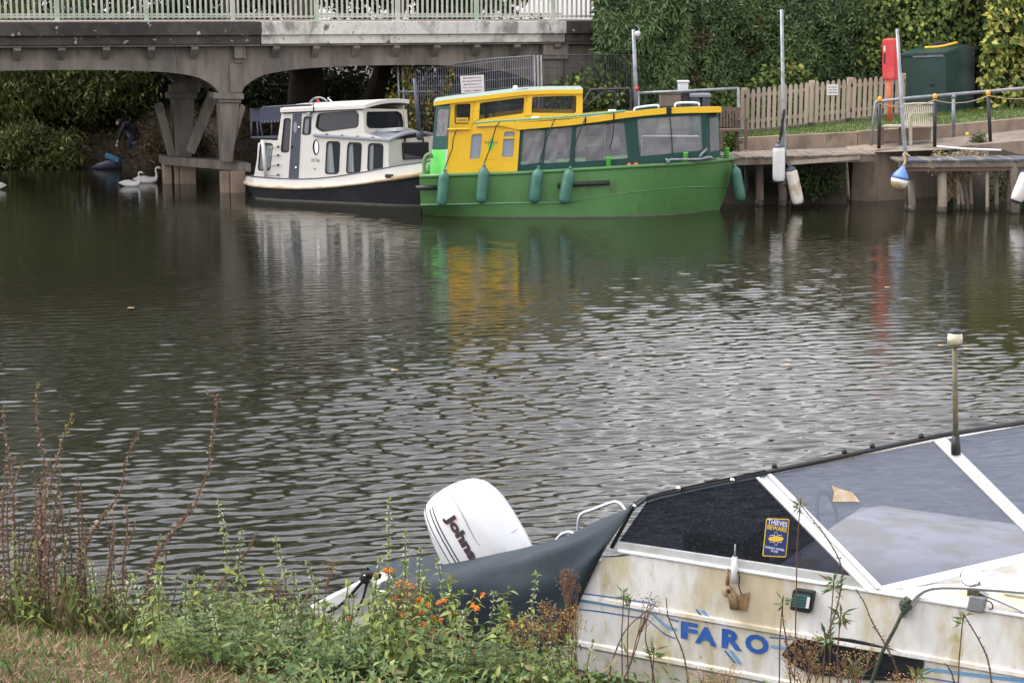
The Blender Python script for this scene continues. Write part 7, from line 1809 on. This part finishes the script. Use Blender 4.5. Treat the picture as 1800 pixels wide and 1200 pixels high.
# ---- dried seed heads
gu = 'dried brown seed heads'
for lab, bx_, Y, heads, dn in (
    ('ochre dried seed head standing against the dark cover edge', (1012, 1230), 9.3, [(1000, 1012), (1003, 1032), (992, 1020)], 200), ('rusty branching seed head over the cover hem', (1010, 1240), 9.25, [(960, 1070), (985, 1090), (945, 1100), (1005, 1078), (1015, 1100), (970, 1110)], 170),
    ('brown seed head low in front of the cover', (925, 1240), 9.4, [(925, 1090), (905, 1105), (930, 1130)], 130), ('ochre seed head bush in front of the porthole left end', (1430, 1260), 8.9, [(1395, 1125), (1420, 1150), (1385, 1160), (1440, 1170), (1400, 1185), (1425, 1125)], 110),
    ('ochre seed heads in front of the black porthole', (1500, 1260), 8.85, [(1480, 1145), (1510, 1150), (1470, 1175), (1500, 1180), (1530, 1150)], 55), ('dark brown flat seed head among the orange flowers', (706, 1200), 9.9, [(710, 1036), (722, 1040), (700, 1038)], 170),
    ('pair of dark seed heads beside the blue stripes', (1070, 1240), 9.3, [(1142, 1054), (1146, 1066)], 60), ('ochre seed heads at the bottom of the white hull', (1250, 1260), 9.0, [(1225, 1190), (1260, 1195), (1285, 1185), (1240, 1205)], 130),
    ('dull brown plume left of the white stern', (500, 1150), 10.4, [(478, 1030), (497, 1045), (490, 1020), (505, 1060)], 120), ('thin seed head standing above the nettles', (570, 1140), 10.4, [(581, 992)], 60), ('seed heads at the bottom right edge of picture', (1580, 1260), 8.6, [(1575, 1195), (1605, 1200)], 120)):
    umbel(lab, aty(*bx_, Y), pl_at(heads, Y), gu, OCH if 'dark' not in lab and 'dull' not in lab else [(.13, .075, .05), (.17, .10, .06)], .04, dn)
# ---- undergrowth, grass, dry thatch
def scatter(n, x0, x1, y0, y1):
    X, Y = rng.uniform(x0, x1, n), rng.uniform(y0, y1, n); k = Y < nedge(X) + .05; X, Y = X[k], Y[k]
    return np.stack([X, Y, near_z(X, Y)], 1)
P = scatter(30000, -4.2, 3.2, 7.6, 11.8); P = P[(P[:, 0] > -1.9 + (10.3 - P[:, 1]) * .35) | (P[:, 1] > nedge(P[:, 0]) - 1.15)]; n = len(P)
P[:, 2] += np.abs(rng.normal(size=n)) * .13; L = Leaves()
L.leaves(P, unit(rng.normal(size=(n, 3)) + [0, 0, .2]), unit(rdir(n) * .6 + [0, -.3, 1]), rng.uniform(.018, .075, n) ** 1.0, rng.uniform(.007, .026, n), palette(n, GRN + DKG + DKG + [(.24, .19, .09)], .35), kind='oval', droop=.25)
tag(L.build('undergrowth', 'leaf'), 'dense low green undergrowth covering the near bank', 'undergrowth', kind='stuff')
P = scatter(30000, -4.6, 1.0, 7.6, 12.2); n = len(P); dist = nedge(P[:, 0]) - P[:, 1]; pat = fnoise(P, 91, 1.6); keep = rng.uniform(-.9, 1.2, n) < pat - .05 + np.clip(1.2 - dist, 0, 1) * .8; P = P[keep]; n = len(P); dist = dist[keep]
L = Leaves(); hgt = rng.uniform(.05, .13, n) * (1 + 1.5 * np.clip(1.1 - dist, 0, 1))
L.leaves(P - [0, 0, .01], unit(rng.normal(size=(n, 3)) * [.6, .6, .1] + [0, 0, 1]), rdir(n), hgt, rng.uniform(.005, .010, n), palette(n, [(.13, .20, .05), (.17, .24, .07), (.22, .25, .09), (.09, .15, .04)], .3), droop=.35)
tag(L.build('green_grass', 'leaf'), 'tufts of green grass on the near bank', 'grass', kind='stuff')
P = scatter(60000, -4.6, .8, 7.4, 11.6); n = len(P); L = Leaves(); D = unit(rng.normal(size=(n, 3)) * [1, 1, .35] + [0, 0, .28])
L.leaves(P + [0, 0, .004], D, rdir(n), rng.uniform(.03, .10, n), rng.uniform(.003, .007, n), palette(n, [(.38, .265, .16), (.30, .20, .115), (.44, .33, .21), (.20, .125, .07), (.33, .21, .14)], .3), droop=.3)
tag(L.build('dry_grass', 'dry'), 'trimmed dry straw coloured grass at the bottom left', 'grass', kind='stuff')
P = scatter(900, -4.4, -.8, 10.0, 12.2); P = P[P[:, 1] > nedge(P[:, 0]) - 1.3]; n = len(P); L = Leaves()
L.leaves(P, unit(rng.normal(size=(n, 3)) * [.45, .4, .1] + [0, 0, 1]), rdir(n), rng.uniform(.18, .42, n), rng.uniform(.005, .011, n), palette(n, [(.30, .26, .12), (.38, .31, .18), (.18, .22, .07), (.22, .14, .07)], .3), droop=.3)
tag(L.build('tall_grass', 'dry'), 'taller straggling grass stems along the bank edge', 'grass', kind='stuff')
# broad soft leaves: clover and dock seedlings in the turf
P = scatter(2600, -4.4, .4, 7.6, 11.2); n = len(P); L = Leaves(); pat = fnoise(P, 17, 1.2) > .1; P = P[pat]; n = len(P)
L.leaves(P + [0, 0, .01], unit(rng.normal(size=(n, 3)) + [0, 0, .3]), unit(rdir(n) * .5 + [0, 0, 1]), rng.uniform(.03, .06, n), rng.uniform(.02, .035, n), palette(n, [(.12, .20, .05), (.16, .25, .07), (.09, .15, .05)], .25), kind='oval')
tag(L.build('turf_weeds', 'leaf'), 'small broad leaved weeds scattered in the dry turf', 'weeds', kind='stuff')
# fallen leaves floating on the river
for k, (x, y) in enumerate([(1560, 505), (230, 541), (694, 650), (1062, 628), (1700, 612), (1655, 607), (1385, 640)]):
    p = atz(x, y, .03); r_ = .035; a0 = PR.uniform(0, 6)
    q = [p + Vector((r_ * math.cos(a0 + a) * 1.6, r_ * math.sin(a0 + a), .004 * math.sin(a * 2))) for a in [j * 1.0472 for j in range(6)]]
    tag(MB().plate(q, [], (0, 0, .004)).build('floating_leaf', 'rope_pale'), 'tiny pale dead leaf floating on the open river', 'leaf', 'floating leaves')
